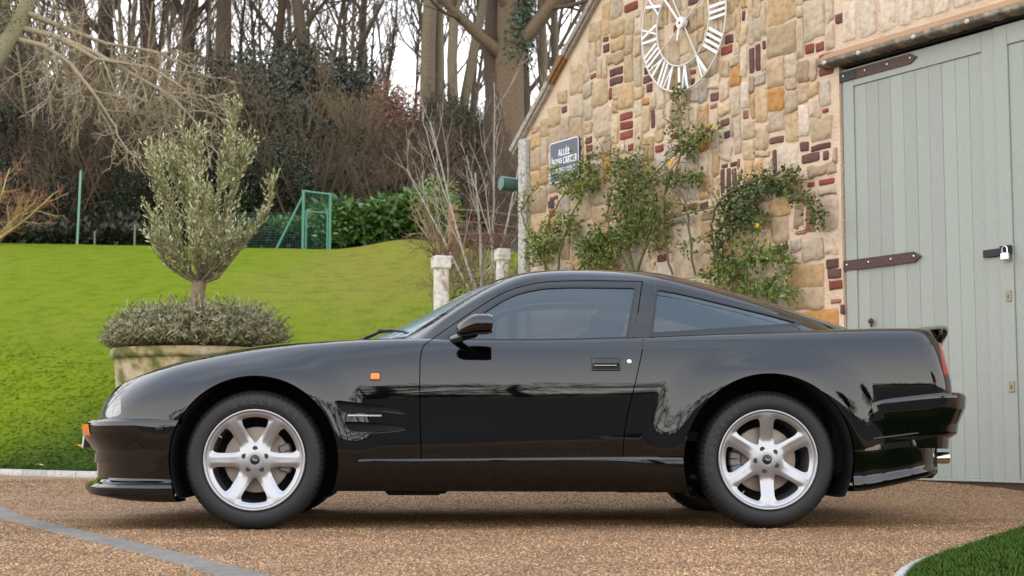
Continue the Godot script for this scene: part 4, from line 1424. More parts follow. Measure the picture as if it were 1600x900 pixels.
	part("trunk", big.mesh(), M.bark, tt)
	part("crown", fine.mesh(), M.twig, tt)
	var iv := MB.new()
	for k in 2600:
		var h := 6.2 - 3.9 * pow(rd.randf(), 0.8) * (0.75 + 0.25 * rd.randf()); var a := rd.randf() * TAU
		var rad := 0.44 + 0.10 * rd.randf() - 0.02 * h
		var d := Vector3(cos(a), 0, sin(a))
		var c := Vector3(0.14 + (h + 0.3) * 0.05, h, (h + 0.3) * 0.05) + d * rad
		var l := rd.randf_range(0.05, 0.11)
		var sd := Vector3(-sin(a), rd.randf_range(-0.5, 0.5), cos(a)).normalized()
		iv.col = Color(0.030, 0.052, 0.018) * rd.randf_range(0.6, 1.5)
		var dn := (Vector3(rd.randf_range(-0.5, 0.5), -1, rd.randf_range(-0.5, 0.5)) + d * 0.5).normalized()
		iv.quad(c - sd * l * 0.5, c + dn * l * 0.3, c + sd * l * 0.5, c - dn * l * 0.7, d)
	tag(part("ivy", iv.mesh(), M.glossy_leaf, tt), "", "", "", "stuff")

	# --- undergrowth: brown twiggy shrubs, evergreen bushes
	var twiggy := func(sd: int, high: float, n: int, tone: Color) -> MB:
		var r2 := RandomNumberGenerator.new(); r2.seed = sd
		var b := MB.new()
		var o := {"levels": 3, "kids": [5, 4, 3], "tone": tone, "twig": tone * 1.1, "from": 0.25, "wobble": 0.22, "rise": 0.08, "thin": 0.006, "segs": 6}
		for k in n:
			var a := r2.randf() * TAU
			branch(r2, b, b, Vector3(cos(a), -0.1, sin(a)) * r2.randf_range(0.05, 0.45), Vector3(cos(a) * 0.55, 1.0, sin(a) * 0.55).normalized(), high * r2.randf_range(0.6, 1.0), r2.randf_range(0.014, 0.028), 0, o)
		return b
	var tw_l := ["brown twiggy shrub", "reddish leafless shrub", "pale many stemmed shrub"]
	var tw := []
	for k in 3:
		var tone: Color = [Color(0.070, 0.048, 0.028), Color(0.095, 0.058, 0.034), Color(0.140, 0.100, 0.058)][k]
		var t := thing("twiggy_shrub", tw_l[k] + [" behind the tall green pole, low", " above the laurel hedge, halfway up", " behind the olive tree, low"][k], "shrub", on_bank([-0.262, -0.09, -0.235][k], [35.0, 36.0, 33.0][k]), 0.0, "leafless shrubs on the bank")
		part("stems", (twiggy.call(81 + k, [2.3, 2.0, 2.8][k], 11, tone) as MB).mesh(), M.twig, t)
		tw.append(t)
	for k in 62:
		var px := lerpf(-0.345, 0.02, (k % 31 + 0.5) / 31.0) + rng.randf_range(-0.006, 0.006)
		var d := rng.randf_range(31.5, 37.0) if k < 31 else rng.randf_range(37.0, 43.0)
		var kind: int = 1 if px > -0.1 and rng.randf() < 0.6 else ([0, 0, 2][rng.randi() % 3])
		dup(tw[kind], on_bank(px, d), rng.randf() * TAU, rng.randf_range(0.75, 1.25) * (0.72 if px > -0.12 else 1.0), tw_l[kind] + " " + where_on_bank(px, d))
	for k in 16:
		var px := lerpf(-0.205, -0.085, (k + 0.5) / 16.0) + rng.randf_range(-0.004, 0.004)
		var d := rng.randf_range(32.5, 36.5)
		dup(tw[2 if k % 2 == 0 else 1], on_bank(px, d), rng.randf() * TAU, rng.randf_range(0.7, 1.0), tw_l[2 if k % 2 == 0 else 1] + " in front " + where_on_bank(px, d).get_slice(",", 0))
	var ev_l := ["dark evergreen bush", "deep green holly bush"]
	var ev := []
	for k in 2:
		var r2 := RandomNumberGenerator.new(); r2.seed = 90 + k
		var t := thing("evergreen_bush", ev_l[k] + [" right of the olive tree, first of its row", " behind the green wire fence, first of its row"][k], "bush", on_bank([-0.172, -0.150][k], [38.0, 41.0][k]), 0.0, "evergreen bushes on the bank")
		var m := leaf_mass(r2, Vector3(1.5, 1.7, 1.4), 5200, 0.105, 1.8, [Color(0.022, 0.027, 0.013), Color(0.024, 0.038, 0.015)][k], [Color(0.065, 0.065, 0.028), Color(0.060, 0.085, 0.032)][k])
		for i in m.v.size(): m.v[i].y += 1.2
		tag(part("foliage", m.mesh(), M.glossy_leaf, t), "", "", "", "stuff")
		var st := MB.new(); st.col = Color(0.06, 0.045, 0.03)
		for i in 5:
			var a := TAU * i / 5.0
			st.tube(PackedVector3Array([Vector3(0, -0.2, 0), Vector3(cos(a) * 0.3, 0.9, sin(a) * 0.3), Vector3(cos(a) * 0.7, 1.9, sin(a) * 0.7)]), PackedFloat32Array([0.05, 0.035, 0.015]), 5)
		part("stem", st.mesh(), M.twig, t)
		ev.append(t)
	var spots := [[-0.205, 36, 0.75], [-0.19, 35, 0.8], [-0.178, 39, 0.8], [-0.165, 34, 0.8], [-0.155, 38, 0.8], [-0.142, 35, 0.95], [-0.135, 40, 0.9], [-0.128, 34, 0.85], [-0.118, 37, 0.85], [-0.112, 41, 0.9], [-0.100, 40, 0.9], [-0.092, 42, 0.8], [-0.082, 42, 0.6],
		[-0.31, 36, 0.8], [-0.29, 38, 0.75], [-0.325, 40, 0.9], [-0.275, 36, 0.6], [-0.25, 36, 0.6], [-0.335, 34, 0.8], [-0.30, 34, 0.6], [-0.240, 35, 0.55], [-0.155, 44, 0.85], [-0.045, 42, 0.45], [-0.02, 40, 0.5], [-0.13, 45, 0.9], [-0.105, 33.5, 0.6], [-0.145, 32.6, 0.6], [-0.268, 33.4, 0.5], [-0.335, 46, 1.1], [-0.32, 47, 0.9], [-0.21, 32, 0.5], [-0.195, 31.6, 0.55], [-0.182, 32, 0.6], [-0.17, 31.8, 0.55], [-0.158, 33, 0.75], [-0.13, 32, 0.55], [-0.118, 35.5, 0.9], [-0.245, 32, 0.45], [-0.285, 31.8, 0.45], [-0.31, 32, 0.5], [-0.07, 37, 0.6], [-0.055, 38.5, 0.6]]
	for k in spots.size():
		dup(ev[k % 2], on_bank(spots[k][0], spots[k][1]), rng.randf() * TAU, spots[k][2], ev_l[k % 2] + " " + where_on_bank(spots[k][0], spots[k][1]))

	# --- ivy and leaf litter low on the bank
	var carpet := leaf_cluster(9, 0.11, 1.5, 0.16, 7)
	var gx := []; var gc := PackedColorArray()
	for k in 15000:
		var px := rng.randf_range(-0.36, -0.02)
		var d := 29.7 + 9.0 * pow(rng.randf(), 1.8)
		gx.append(Transform3D(Basis.from_euler(Vector3(rng.randf() * TAU, rng.randf() * TAU, 0)).scaled_local(Vector3.ONE * rng.randf_range(0.6, 1.5)), on_bank(px, d) + Vector3(0, rng.randf_range(0.0, 0.16), 0)))
		gc.append(([Color(0.020, 0.030, 0.012), Color(0.045, 0.030, 0.016), Color(0.030, 0.026, 0.014), Color(0.028, 0.045, 0.018)][rng.randi() % 4] as Color) * rng.randf_range(0.6, 1.4))
	tag(mmesh("ground_ivy", carpet, M.leaf, gx, gc), "dark ivy and dead leaves covering the foot of the wooded bank", "ground cover", "", "stuff")

	# the wood goes on to the left
	for k in 26:
		var px := rng.randf_range(-0.80, -0.36)
		var d := rng.randf_range(31.0, 44.0)
		if k % 3 == 0: dup(ev[k % 2], on_bank(px, d), rng.randf() * TAU, rng.randf_range(0.7, 1.2), ev_l[k % 2] + " beyond the left edge of the view", "evergreen bushes farther left")
		else: dup(tw[k % 3], on_bank(px, d), rng.randf() * TAU, rng.randf_range(0.8, 1.3), tw_l[k % 3] + " beyond the left edge of the view", "leafless shrubs farther left")
	for k in 12:
		dup(protos[k % 3], on_bank(lerpf(-0.82, -0.36, (k + 0.5) / 12.0), rng.randf_range(44, 52)), rng.randf() * TAU, rng.randf_range(0.85, 1.1), "bare tree beyond the left edge of the view", "bare trees farther left")

	# --- the pale tangled tree hanging in from the left
	rd.seed = 15
	big = MB.new(); fine = MB.new()
	var tb := Vector3(-10.6, lawn_h(-10.6, -30.2), -30.2)
	var pt := thing("tangled_tree", "pale lichened tree whose tangled boughs droop in from the upper left", "tree", tb, 0.0)
	big.col = Color(0.25, 0.215, 0.125)
	var w := PackedVector3Array()
	for q in [Vector3(-10.211, 3.909, -30.200), Vector3(-10.208, 5.755, -30.200), Vector3(-10.145, 7.543, -30.400), Vector3(-9.702, 8.505, -30.800), Vector3(-9.389, 9.619, -31.000), Vector3(-8.795, 11.184, -31.000)]: w.append(q - tb)
	big.tube(w, PackedFloat32Array([0.26, 0.22, 0.20, 0.17, 0.13, 0.07]), 9)
	var drop := {"levels": 3, "kids": [8, 6, 5], "tone": Color(0.34, 0.27, 0.17), "twig": Color(0.33, 0.26, 0.165), "from": 0.12, "wobble": 0.34, "rise": -0.10, "tip": -0.02, "thin": 0.0085, "ang0": 25.0, "ang1": 75.0}
	for b in [[Vector3(-9.702, 8.505, -30.800), Vector3(-8.859, 8.249, -30.600), Vector3(-8.047, 7.769, -30.400), Vector3(-6.945, 7.558, -30.200), Vector3(-6.219, 7.077, -30.000)], [Vector3(-9.796, 8.275, -30.800), Vector3(-9.044, 8.022, -30.400), Vector3(-8.484, 7.621, -30.200), Vector3(-7.924, 6.953, -30.000), Vector3(-7.582, 6.439, -29.900)], [Vector3(-9.559, 8.787, -30.800), Vector3(-8.726, 8.480, -31.000), Vector3(-8.076, 8.272, -31.200), Vector3(-7.141, 8.141, -31.300), Vector3(-6.391, 7.841, -31.400)], [Vector3(-8.859, 8.249, -30.600), Vector3(-8.076, 7.895, -30.500), Vector3(-7.297, 7.442, -30.400), Vector3(-6.529, 6.997, -30.200), Vector3(-5.963, 6.397, -30.000)]]:
		var line := PackedVector3Array()
		for q in b: line.append(q - tb)
		big.col = Color(0.34, 0.27, 0.17)
		big.tube(line, PackedFloat32Array([0.07, 0.055, 0.042, 0.03, 0.015]), 6)
		for k in 15:
			var f := rd.randf_range(0.5, 3.95)
			var at := line[int(f)].lerp(line[int(f) + 1], fposmod(f, 1.0))
			branch(rd, big, fine, at, Vector3(rd.randf_range(-0.5, 0.9), rd.randf_range(-1.0, 0.25), rd.randf_range(-0.6, 0.6)).normalized(), rd.randf_range(0.8, 1.7), 0.018, 1, drop)
	part("trunk", big.mesh(), M.bark, pt)
	part("crown", fine.mesh(), M.twig, pt)
	# mossy evergreen sprays on that tree's top at the frame's edge
	var ms := leaf_mass(rd, Vector3(0.9, 0.7, 0.7), 900, 0.07, 2.5, Color(0.10, 0.11, 0.02), Color(0.17, 0.16, 0.04))
	var mo := part("moss", ms.mesh(), M.leaf, pt)
	mo.position = Vector3(-9.870, 8.670, -30.600) - tb
	mo.set_meta("kind", "stuff")

	# --- the curling shrub with yellow stems at the left edge
	rd.seed = 22
	fine = MB.new(); big = MB.new()
	var cb := Vector3(-9.15, lawn_h(-9.15, -27.6), -27.6)
	var ct := thing("curling_shrub", "curling yellow stemmed shrub with red tips at the left edge of the lawn", "shrub", cb)
	var co := {"levels": 3, "kids": [6, 5, 4], "tone": Color(0.36, 0.27, 0.10), "twig": Color(0.27, 0.13, 0.08), "from": 0.2, "wobble": 0.34, "rise": 0.06, "tip": 0.1, "thin": 0.006, "segs": 7}
	for k in 9: branch(rd, big, fine, Vector3(rd.randf_range(-0.2, 0.2), 0, rd.randf_range(-0.2, 0.2)), Vector3(rd.randf_range(-0.3, 1.3), rd.randf_range(0.25, 1.1), rd.randf_range(-0.5, 0.5)).normalized(), rd.randf_range(0.9, 1.6), 0.028, 0, co)
	part("stems", big.mesh(), M.twig, ct)
	part("twigs", fine.mesh(), M.twig, ct)

	# --- the pollard with its brush of shoots
	rd.seed = 33
	big = MB.new(); fine = MB.new()
	var pb2 := on_bank(-0.1020, 33.0)
	var pl := thing("pollard_tree", "mossy pollard stump with a brush of upright shoots above the laurel hedge", "tree", pb2)
	big.col = Color(0.075, 0.060, 0.026)
	big.tube(PackedVector3Array([Vector3(0.18, -0.4, 0), Vector3(0.06, 0.5, 0), Vector3(-0.02, 1.0, 0), Vector3(0.0, 1.4, 0), Vector3(0.02, 1.75, 0), Vector3(0.0, 1.95, 0)]), PackedFloat32Array([0.13, 0.10, 0.11, 0.16, 0.20, 0.06]), 10)
	big.tube(PackedVector3Array([Vector3(0.05, 1.0, 0.05), Vector3(0.28, 1.3, 0.05), Vector3(0.36, 1.75, 0.05)]), PackedFloat32Array([0.07, 0.06, 0.09]), 8)
	var sh := {"levels": 2, "kids": [4, 3], "tone": Color(0.16, 0.115, 0.055), "twig": Color(0.15, 0.105, 0.05), "from": 0.3, "wobble": 0.1, "rise": 0.1, "thin": 0.006, "segs": 5}
	var mossy := leaf_mass(rd, Vector3(0.32, 0.55, 0.3), 700, 0.07, 1.7, Color(0.045, 0.048, 0.014), Color(0.11, 0.10, 0.03), 0.7)
	for i in mossy.v.size(): mossy.v[i].y += 1.5
	tag(part("moss", mossy.mesh(), M.leaf, pl), "", "", "", "stuff")
	for k in 30:
		var a := rd.randf() * TAU
		branch(rd, fine, fine, Vector3(cos(a) * 0.25, 1.75, sin(a) * 0.25), Vector3(cos(a) * 0.55, 1.0, sin(a) * 0.5).normalized(), rd.randf_range(0.4, 0.9), 0.011, 0, sh)
	part("trunk", big.mesh(), M.bark, pl)
	part("shoots", fine.mesh(), M.twig, pl)

	# --- coppery beech shrub
	rd.seed = 44
	var ch := thing("beech_shrub", "shrub still holding coppery dead leaves below the pale trunks", "shrub", on_bank(-0.0735, 36.0))
	var cm := leaf_mass(rd, Vector3(0.75, 1.15, 0.6), 2300, 0.085, 1.7, Color(0.22, 0.105, 0.065), Color(0.34, 0.19, 0.125), 0.7)
	for i in cm.v.size(): cm.v[i].y += 1.3
	tag(part("leaves", cm.mesh(), M.leaf, ch), "", "", "", "stuff")
	part("stems", (twiggy.call(99, 2.2, 8, Color(0.16, 0.10, 0.07)) as MB).mesh(), M.twig, ch)



func dense_profile(p: PackedVector2Array) -> PackedVector2Array:
	# the same profile with points every few centimetres
	var o := PackedVector2Array()
	for k in p.size() - 1:
		var n := maxi(1, int(p[k].distance_to(p[k + 1]) / 0.035))
		for s in n: o.append(p[k].lerp(p[k + 1], float(s) / n))
	o.append(p[p.size() - 1])
	return o


func lathe_part(called: String, prof: PackedVector2Array, seg: int, tone: Color, m: Material, parent: Node3D) -> void:
	var b := MB.new()
	b.col = tone
	b.lathe(prof, seg)
	part(called, b.mesh(), m, parent)


func make_garden() -> void:
	var rd := RandomNumberGenerator.new()
	# ---- round stone planter
	var pp := Vector3(-2.97, 0.0, -15.0)
	pp.y = lawn_h(pp.x, pp.z) - 0.32
	var rim_y := 1.285 - pp.y
	var t := thing("stone_planter", "round mossy stone planter on the lawn holding the olive tree", "planter", pp)
	var pr := 0.76
	var bowl := MB.new()
	bowl.col = Color(0.36, 0.30, 0.17)
	bowl.lathe(dense_profile(PackedVector2Array([Vector2(0.0, 0.0), Vector2(pr - 0.10, 0.0), Vector2(pr - 0.10, 0.0), Vector2(pr - 0.05, rim_y * 0.4), Vector2(pr - 0.02, rim_y - 0.10), Vector2(pr - 0.02, rim_y - 0.10), Vector2(pr + 0.012, rim_y - 0.085), Vector2(pr + 0.02, rim_y - 0.06), Vector2(pr + 0.02, rim_y - 0.02), Vector2(pr + 0.005, rim_y), Vector2(pr + 0.005, rim_y), Vector2(pr - 0.10, rim_y), Vector2(pr - 0.10, rim_y), Vector2(pr - 0.10, rim_y - 0.12)])), 96)
	var mn := FastNoiseLite.new(); mn.seed = 3; mn.frequency = 3.6
	for k in bowl.v.size():
		var q := mn.get_noise_3dv(bowl.v[k] * 1.0)
		bowl.c[k] = Color(0.40, 0.32, 0.17).lerp(Color(0.12, 0.13, 0.035), smoothstep(0.02, 0.25, q)).lerp(Color(0.50, 0.44, 0.34), smoothstep(0.05, 0.3, -q) * 0.7)
	part("bowl", bowl.mesh(), M.stone, t)
	lathe_part("soil", PackedVector2Array([Vector2(0, rim_y - 0.05), Vector2(pr - 0.09, rim_y - 0.07)]), 32, Color(0.04, 0.028, 0.018), M.matte, t)
	# ---- lavender round the planter: separate bushes in a ring and across it
	rd.seed = 5
	var lav_l := "grey green lavender bush"
	var lav := MB.new()
	for k in 620:
		var d := Vector3(rd.randfn(), absf(rd.randfn()) * 0.75 + 0.12, rd.randfn()).normalized()
		var l := rd.randf_range(0.20, 0.36) * (0.88 + 0.3 * d.y)
		var o := Vector3(d.x, 0, d.z) * 0.05
		var bend := Vector3(d.x * 0.6, 1.0, d.z * 0.6) * 0.10
		var tip := o + d * l + bend * rd.randf_range(0.2, 1.0)
		var tone := Color(0.13, 0.115, 0.045).lerp(Color(0.31, 0.285, 0.165), rd.randf())
		lav.col = tone * 0.75
		lav.tube(PackedVector3Array([o, o + d * l * 0.5, tip]), PackedFloat32Array([0.003, 0.003, 0.002]), 3)
		lav.col = tone
		for s in 5:
			var f := lerpf(0.45, 1.0, s / 4.0)
			var c := o.lerp(tip, f)
			for q in 2:
				var sd := Vector3(rd.randf_range(-1, 1), rd.randf_range(0.1, 1.2), rd.randf_range(-1, 1)).normalized()
				var wd := sd.cross(d).normalized() * 0.0055
				lav.quad(c - wd, c + wd, c + sd * 0.042 + wd * 0.4, c + sd * 0.042 - wd * 0.4)
	var lm := lav.mesh()
	var proto: Node3D = null
	var places := []
	for k in 13: places.append([TAU * k / 13.0, 0.51, 1.0])
	for k in 6: places.append([TAU * (k + 0.3) / 6.0, 0.24, 0.9])
	for e in places:
		var at := pp + Vector3(cos(e[0]) * e[1], rim_y - 0.03, sin(e[0]) * e[1])
		var side_l := lav_l + (" close round the olive trunk," if e[1] < 0.3 else " at the planter's rim,") + (" on the left" if cos(e[0]) < -0.4 else " on the right" if cos(e[0]) > 0.4 else " in the middle") + (" in front" if sin(e[0]) > 0.0 else " at the back")
		var sc: float = e[2] * rd.randf_range(0.92, 1.1)
		if proto == null:
			proto = thing("lavender_bush", side_l, "lavender", at, 0.0, "lavender bushes in the planter")
			tag(part("sprigs", lm, M.leaf, proto), "", "", "", "stuff")
		else:
			dup(proto, at, rd.randf() * TAU, sc, side_l)
	# ---- the olive tree
	rd.seed = 12
	var ob := pp + Vector3(0.02, rim_y - 0.07, 0)
	var ot := thing("olive_tree", "silvery green olive tree standing in the stone planter", "tree", ob)
	var wood := MB.new(); var lf := MB.new()
	wood.col = Color(0.25, 0.19, 0.11)
	wood.tube(PackedVector3Array([Vector3(0, -0.05, 0), Vector3(0.005, 0.25, 0), Vector3(-0.01, 0.48, 0), Vector3(0.0, 0.72, 0)]), PackedFloat32Array([0.085, 0.068, 0.062, 0.075]), 10)
	var sub := func(path: Array, r: float, leaves: int, spread: float) -> void:
		var p := PackedVector3Array(path); var rr := PackedFloat32Array()
		for k in p.size(): rr.append(lerpf(r, 0.004, float(k) / (p.size() - 1)))
		wood.col = Color(0.24, 0.20, 0.12)
		wood.tube(p, rr, 6)
		# twigs with leaves
		for k in int(leaves * 0.95):
			var f := (0.16 + 0.84 * pow(rd.randf(), 0.62)) * (p.size() - 1.001)
			var at := p[int(f)].lerp(p[int(f) + 1], fposmod(f, 1.0))
			var up := (p[int(f) + 1] - p[int(f)]).normalized()
			var d := (up * 0.9 + Vector3(rd.randf_range(-1, 1), rd.randf_range(0.0, 0.9), rd.randf_range(-1, 1)) * 0.9).normalized()
			var l := rd.randf_range(0.10, 0.30) * spread
			var tip := at + d * l + Vector3(0, l * 0.3, 0)
			wood.tube(PackedVector3Array([at, at.lerp(tip, 0.5), tip]), PackedFloat32Array([0.0035, 0.0025, 0.0012]), 3)
			for s in 11:
				var c := at.lerp(tip, lerpf(0.2, 1.0, s / 10.0))
				var ax := (d * 0.7 + Vector3(rd.randf_range(-1, 1), rd.randf_range(-0.3, 0.9), rd.randf_range(-1, 1)) * 0.75).normalized()
				var sd := ax.cross(Vector3(rd.randf_range(-1, 1), rd.randf_range(-1, 1), rd.randf_range(-1, 1))).normalized()
				var ll := rd.randf_range(0.036, 0.058); var w := ll * 0.15
				var silver := rd.randf()
				lf.col = Color(0.23, 0.235, 0.085).lerp(Color(0.66, 0.64, 0.40), silver * silver) * rd.randf_range(0.8, 1.15)
				var m := c + ax * ll * 0.5
				lf.quad(c, m + sd * w, c + ax * ll, m - sd * w)
	var y := 0.70
	var o0 := Vector3(0, y, 0)
	# main boughs: heights and reach follow the tree's uneven outline
	sub.call([o0, Vector3(-0.08, 0.8, 0.05), Vector3(-0.22, 1.2, 0.1), Vector3(-0.36, 1.55, 0.08), Vector3(-0.44, 1.78, 0.05)], 0.035, 120, 1.0)
	sub.call([o0, Vector3(-0.03, 0.9, -0.1), Vector3(-0.12, 1.35, -0.12), Vector3(-0.2, 1.62, -0.1), Vector3(-0.26, 1.78, -0.08)], 0.03, 105, 1.0)
	sub.call([o0, Vector3(0.02, 0.9, 0.1), Vector3(0.0, 1.4, 0.15), Vector3(-0.04, 1.75, 0.12), Vector3(-0.06, 1.92, 0.1)], 0.035, 115, 1.0)
	sub.call([o0, Vector3(0.08, 0.9, 0.02), Vector3(0.16, 1.4, 0.02), Vector3(0.25, 1.9, 0.0), Vector3(0.31, 2.30, 0.0)], 0.035, 120, 0.8)
	sub.call([o0, Vector3(0.10, 0.8, -0.08), Vector3(0.22, 1.3, -0.1), Vector3(0.33, 1.7, -0.1), Vector3(0.38, 1.9, -0.1)], 0.03, 105, 0.95)
	sub.call([o0, Vector3(0.18, 0.75, 0.05), Vector3(0.38, 1.0, 0.06), Vector3(0.54, 1.2, 0.05), Vector3(0.66, 1.42, 0.05), Vector3(0.68, 1.6, 0.05)], 0.025, 62, 0.62)
	sub.call([o0, Vector3(-0.10, 0.75, 0.08), Vector3(-0.28, 1.0, 0.12), Vector3(-0.40, 1.25, 0.1)], 0.022, 60, 0.85)
	sub.call([o0, Vector3(-0.08, 0.77, 0.1), Vector3(-0.22, 0.92, 0.16), Vector3(-0.32, 1.0, 0.16)], 0.022, 70, 1.0)
	sub.call([o0, Vector3(0.10, 0.77, 0.1), Vector3(0.24, 0.94, 0.16), Vector3(0.33, 1.05, 0.16)], 0.022, 70, 1.0)
	sub.call([o0, Vector3(0.02, 0.8, 0.2), Vector3(0.06, 1.1, 0.3), Vector3(0.08, 1.4, 0.32)], 0.022, 80, 1.0)
	sub.call([o0, Vector3(0.0, 0.8, -0.2), Vector3(0.02, 1.1, -0.3), Vector3(0.0, 1.45, -0.32)], 0.022, 70, 1.0)
	sub.call([o0, Vector3(-0.14, 0.76, 0.08), Vector3(-0.26, 0.84, 0.12), Vector3(-0.33, 0.96, 0.12)], 0.018, 46, 0.8)
	sub.call([o0, Vector3(0.13, 0.76, 0.06), Vector3(0.24, 0.84, 0.10), Vector3(0.30, 0.96, 0.1)], 0.018, 46, 0.8)
	sub.call([o0, Vector3(0.03, 0.77, 0.14), Vector3(0.05, 0.86, 0.26), Vector3(0.02, 0.98, 0.32)], 0.018, 46, 0.8)
	part("trunk", wood.mesh(), M.bark, ot)
	tag(part("crown", lf.mesh(), M.leaf, ot), "", "", "", "stuff")

	# ---- laurel hedge on the ridge, in bushes
	rd.seed = 41
	var hl := "glossy green laurel bush in the low hedge"
	var lm2 := leaf_mass(rd, Vector3(0.60, 0.72, 0.5), 1700, 0.145, 2.2, Color(0.045, 0.105, 0.022), Color(0.17, 0.27, 0.055), 0.72)
	for i in lm2.v.size(): lm2.v[i].y += 0.5
	for i in lm2.n.size(): lm2.n[i] = (lm2.n[i] * (1.0 if lm2.n[i].y > 0 else -1.0))
	var lb: Node3D = null
	for e in [[-3.22, 1.05], [-2.85, 1.12], [-2.45, 1.1], [-2.05, 1.22], [-1.7, 1.18], [-3.55, 0.95], [-3.95, 0.82], [-4.3, 0.85], [-4.65, 0.78], [-5.0, 0.66], [-2.65, 1.0], [-1.35, 1.1]]:
		var spot := hl + (", %s from the left behind the wire fence" % {-5.0: "first", -4.65: "second", -4.3: "third", -3.95: "fourth", -3.55: "fifth"}[e[0]] if e[0] < -3.5 else ", %s from the green fence rightwards" % {-3.22: "first", -2.85: "second", -2.65: "third", -2.45: "fourth", -2.05: "fifth", -1.7: "sixth", -1.35: "last"}[e[0]])
		var z := -29.9 if e[0] > -3.5 else -30.6
		var at := Vector3(e[0], lawn_h(e[0], z) - 0.12, z)
		if lb == null:
			lb = thing("laurel_bush", spot, "bush", at, 0.0, "laurel bushes of the low hedge")
			tag(part("foliage", lm2.mesh(), M.glossy_leaf, lb), "", "", "", "stuff")
			var st := MB.new(); st.col = Color(0.08, 0.07, 0.03)
			for i in 6: st.tube(PackedVector3Array([Vector3(0, -0.1, 0), Vector3(cos(i) * 0.15, 0.4, sin(i) * 0.15), Vector3(cos(i) * 0.3, 0.9, sin(i) * 0.3)]), PackedFloat32Array([0.025, 0.018, 0.008]), 5)
			part("stem", st.mesh(), M.twig, lb)
			lb.scale = Vector3.ONE * e[1]
		else: dup(lb, at, rd.randf() * TAU, e[1], spot)
	# yellower bush right of the hedge
	rd.seed = 46
	var yb := thing("spotted_bush", "yellowish green bush with pale stems right of the laurel hedge", "bush", Vector3(-1.28, lawn_h(-1.28, -27.5) - 0.05, -27.5))
	var ym := leaf_mass(rd, Vector3(0.45, 0.55, 0.4), 420, 0.10, 2.6, Color(0.12, 0.15, 0.04), Color(0.25, 0.27, 0.08), 0.6)
	for i in ym.v.size(): ym.v[i].y += 0.75
	tag(part("foliage", ym.mesh(), M.leaf, yb), "", "", "", "stuff")
	var ys := MB.new(); ys.col = Color(0.30, 0.23, 0.13)
	var yo := {"levels": 2, "kids": [5, 4], "tone": Color(0.30, 0.23, 0.13), "twig": Color(0.27, 0.21, 0.11), "from": 0.3, "wobble": 0.2, "rise": 0.06, "thin": 0.006, "segs": 5}
	for k in 8: branch(rd, ys, ys, Vector3(0, -0.1, 0), Vector3(rd.randf_range(-0.8, 0.8), 1, rd.randf_range(-0.5, 0.5)).normalized(), rd.randf_range(0.7, 1.1), 0.018, 0, yo)
	part("stems", ys.mesh(), M.twig, yb)

	# ---- green fence frame with its netting, the tall pole, small stakes
	var paint := Color(0.055, 0.20, 0.135)
	var fz := -28.7
	var f0 := Vector3((471.0 - 800.0) / 2500.0 * 28.7, 0, fz)
	f0.y = lawn_h(f0.x, fz) - 0.1
	var ft := thing("wire_fence", "green metal fence frame with a slanting brace and netting on the lawn's ridge", "fence", f0)
	var bar := func(called: String, a: Vector3, b: Vector3, r: float) -> void:
		var m := MB.new(); m.col = paint
		m.tube(PackedVector3Array([a, b]), PackedFloat32Array([r, r]), 8, true)
		part(called, m.mesh(), M.gloss, ft)
	bar.call("post", Vector3(0, 0, 0), Vector3(0, 1.17, 0), 0.030)
	bar.call("post", Vector3(0.485, 0, 0), Vector3(0.485, 1.10, 0), 0.026)
	bar.call("post", Vector3(0.44, 0, 0.0), Vector3(0.44, 0.8, 0), 0.018)
	bar.call("post", Vector3(0.055, 0, 0.0), Vector3(0.055, 0.8, 0), 0.018)
	bar.call("rail", Vector3(-0.03, 1.165, 0), Vector3(0.51, 1.10, 0), 0.022)
	bar.call("rail", Vector3(0, 0.80, 0), Vector3(0.485, 0.76, 0), 0.016)
	bar.call("brace", Vector3(-0.02, 1.05, 0), Vector3(-0.52, 0.0, 0.05), 0.022)
	var net := MB.new(); net.col = paint * 0.8
	for k in 12:
		var x := 0.04 * (k + 0.5)
		net.tube(PackedVector3Array([Vector3(x, 0.05, 0), Vector3(x, 1.12, 0)]), PackedFloat32Array([0.0022, 0.0022]), 3)
	for k in 26:
		net.tube(PackedVector3Array([Vector3(0, 0.05 + k * 0.042, 0), Vector3(0.485, 0.05 + k * 0.040, 0)]), PackedFloat32Array([0.0022, 0.0022]), 3)
	for k in 30:
		var x := -0.05 - k * 0.05
		net.tube(PackedVector3Array([Vector3(x, 0.0, -0.1), Vector3(x, 0.78, -0.1)]), PackedFloat32Array([0.0022, 0.0022]), 3)
	for k in 16:
		net.tube(PackedVector3Array([Vector3(0, 0.03 + k * 0.05, -0.1), Vector3(-1.55, 0.03 + k * 0.05, -0.1)]), PackedFloat32Array([0.0022, 0.0022]), 3)
	tag(part("netting", net.mesh(), M.matte, ft), "", "", "", "stuff")
	var pz := -28.4
	var px := (115.5 - 800.0) / 2500.0 * 28.4
	var gp := thing("fence_pole", "tall slim green pole standing alone at the edge of the lawn", "pole", Vector3(px, lawn_h(px, pz) - 0.1, pz))
	var gm := MB.new(); gm.col = Color(0.15, 0.30, 0.21)
	gm.tube(PackedVector3Array([Vector3(0, 0, 0), Vector3(0.035, 1.42, 0)]), PackedFloat32Array([0.022, 0.020]), 8, true)
	part("pole", gm.mesh(), M.gloss, gp)
	gm = MB.new(); gm.col = Color(0.1, 0.2, 0.14)
	gm.blob(Transform3D(Basis.from_scale(Vector3(0.026, 0.015, 0.026)), Vector3(0.035, 1.425, 0)), 8, 4)
	part("cap", gm.mesh(), M.gloss, gp)
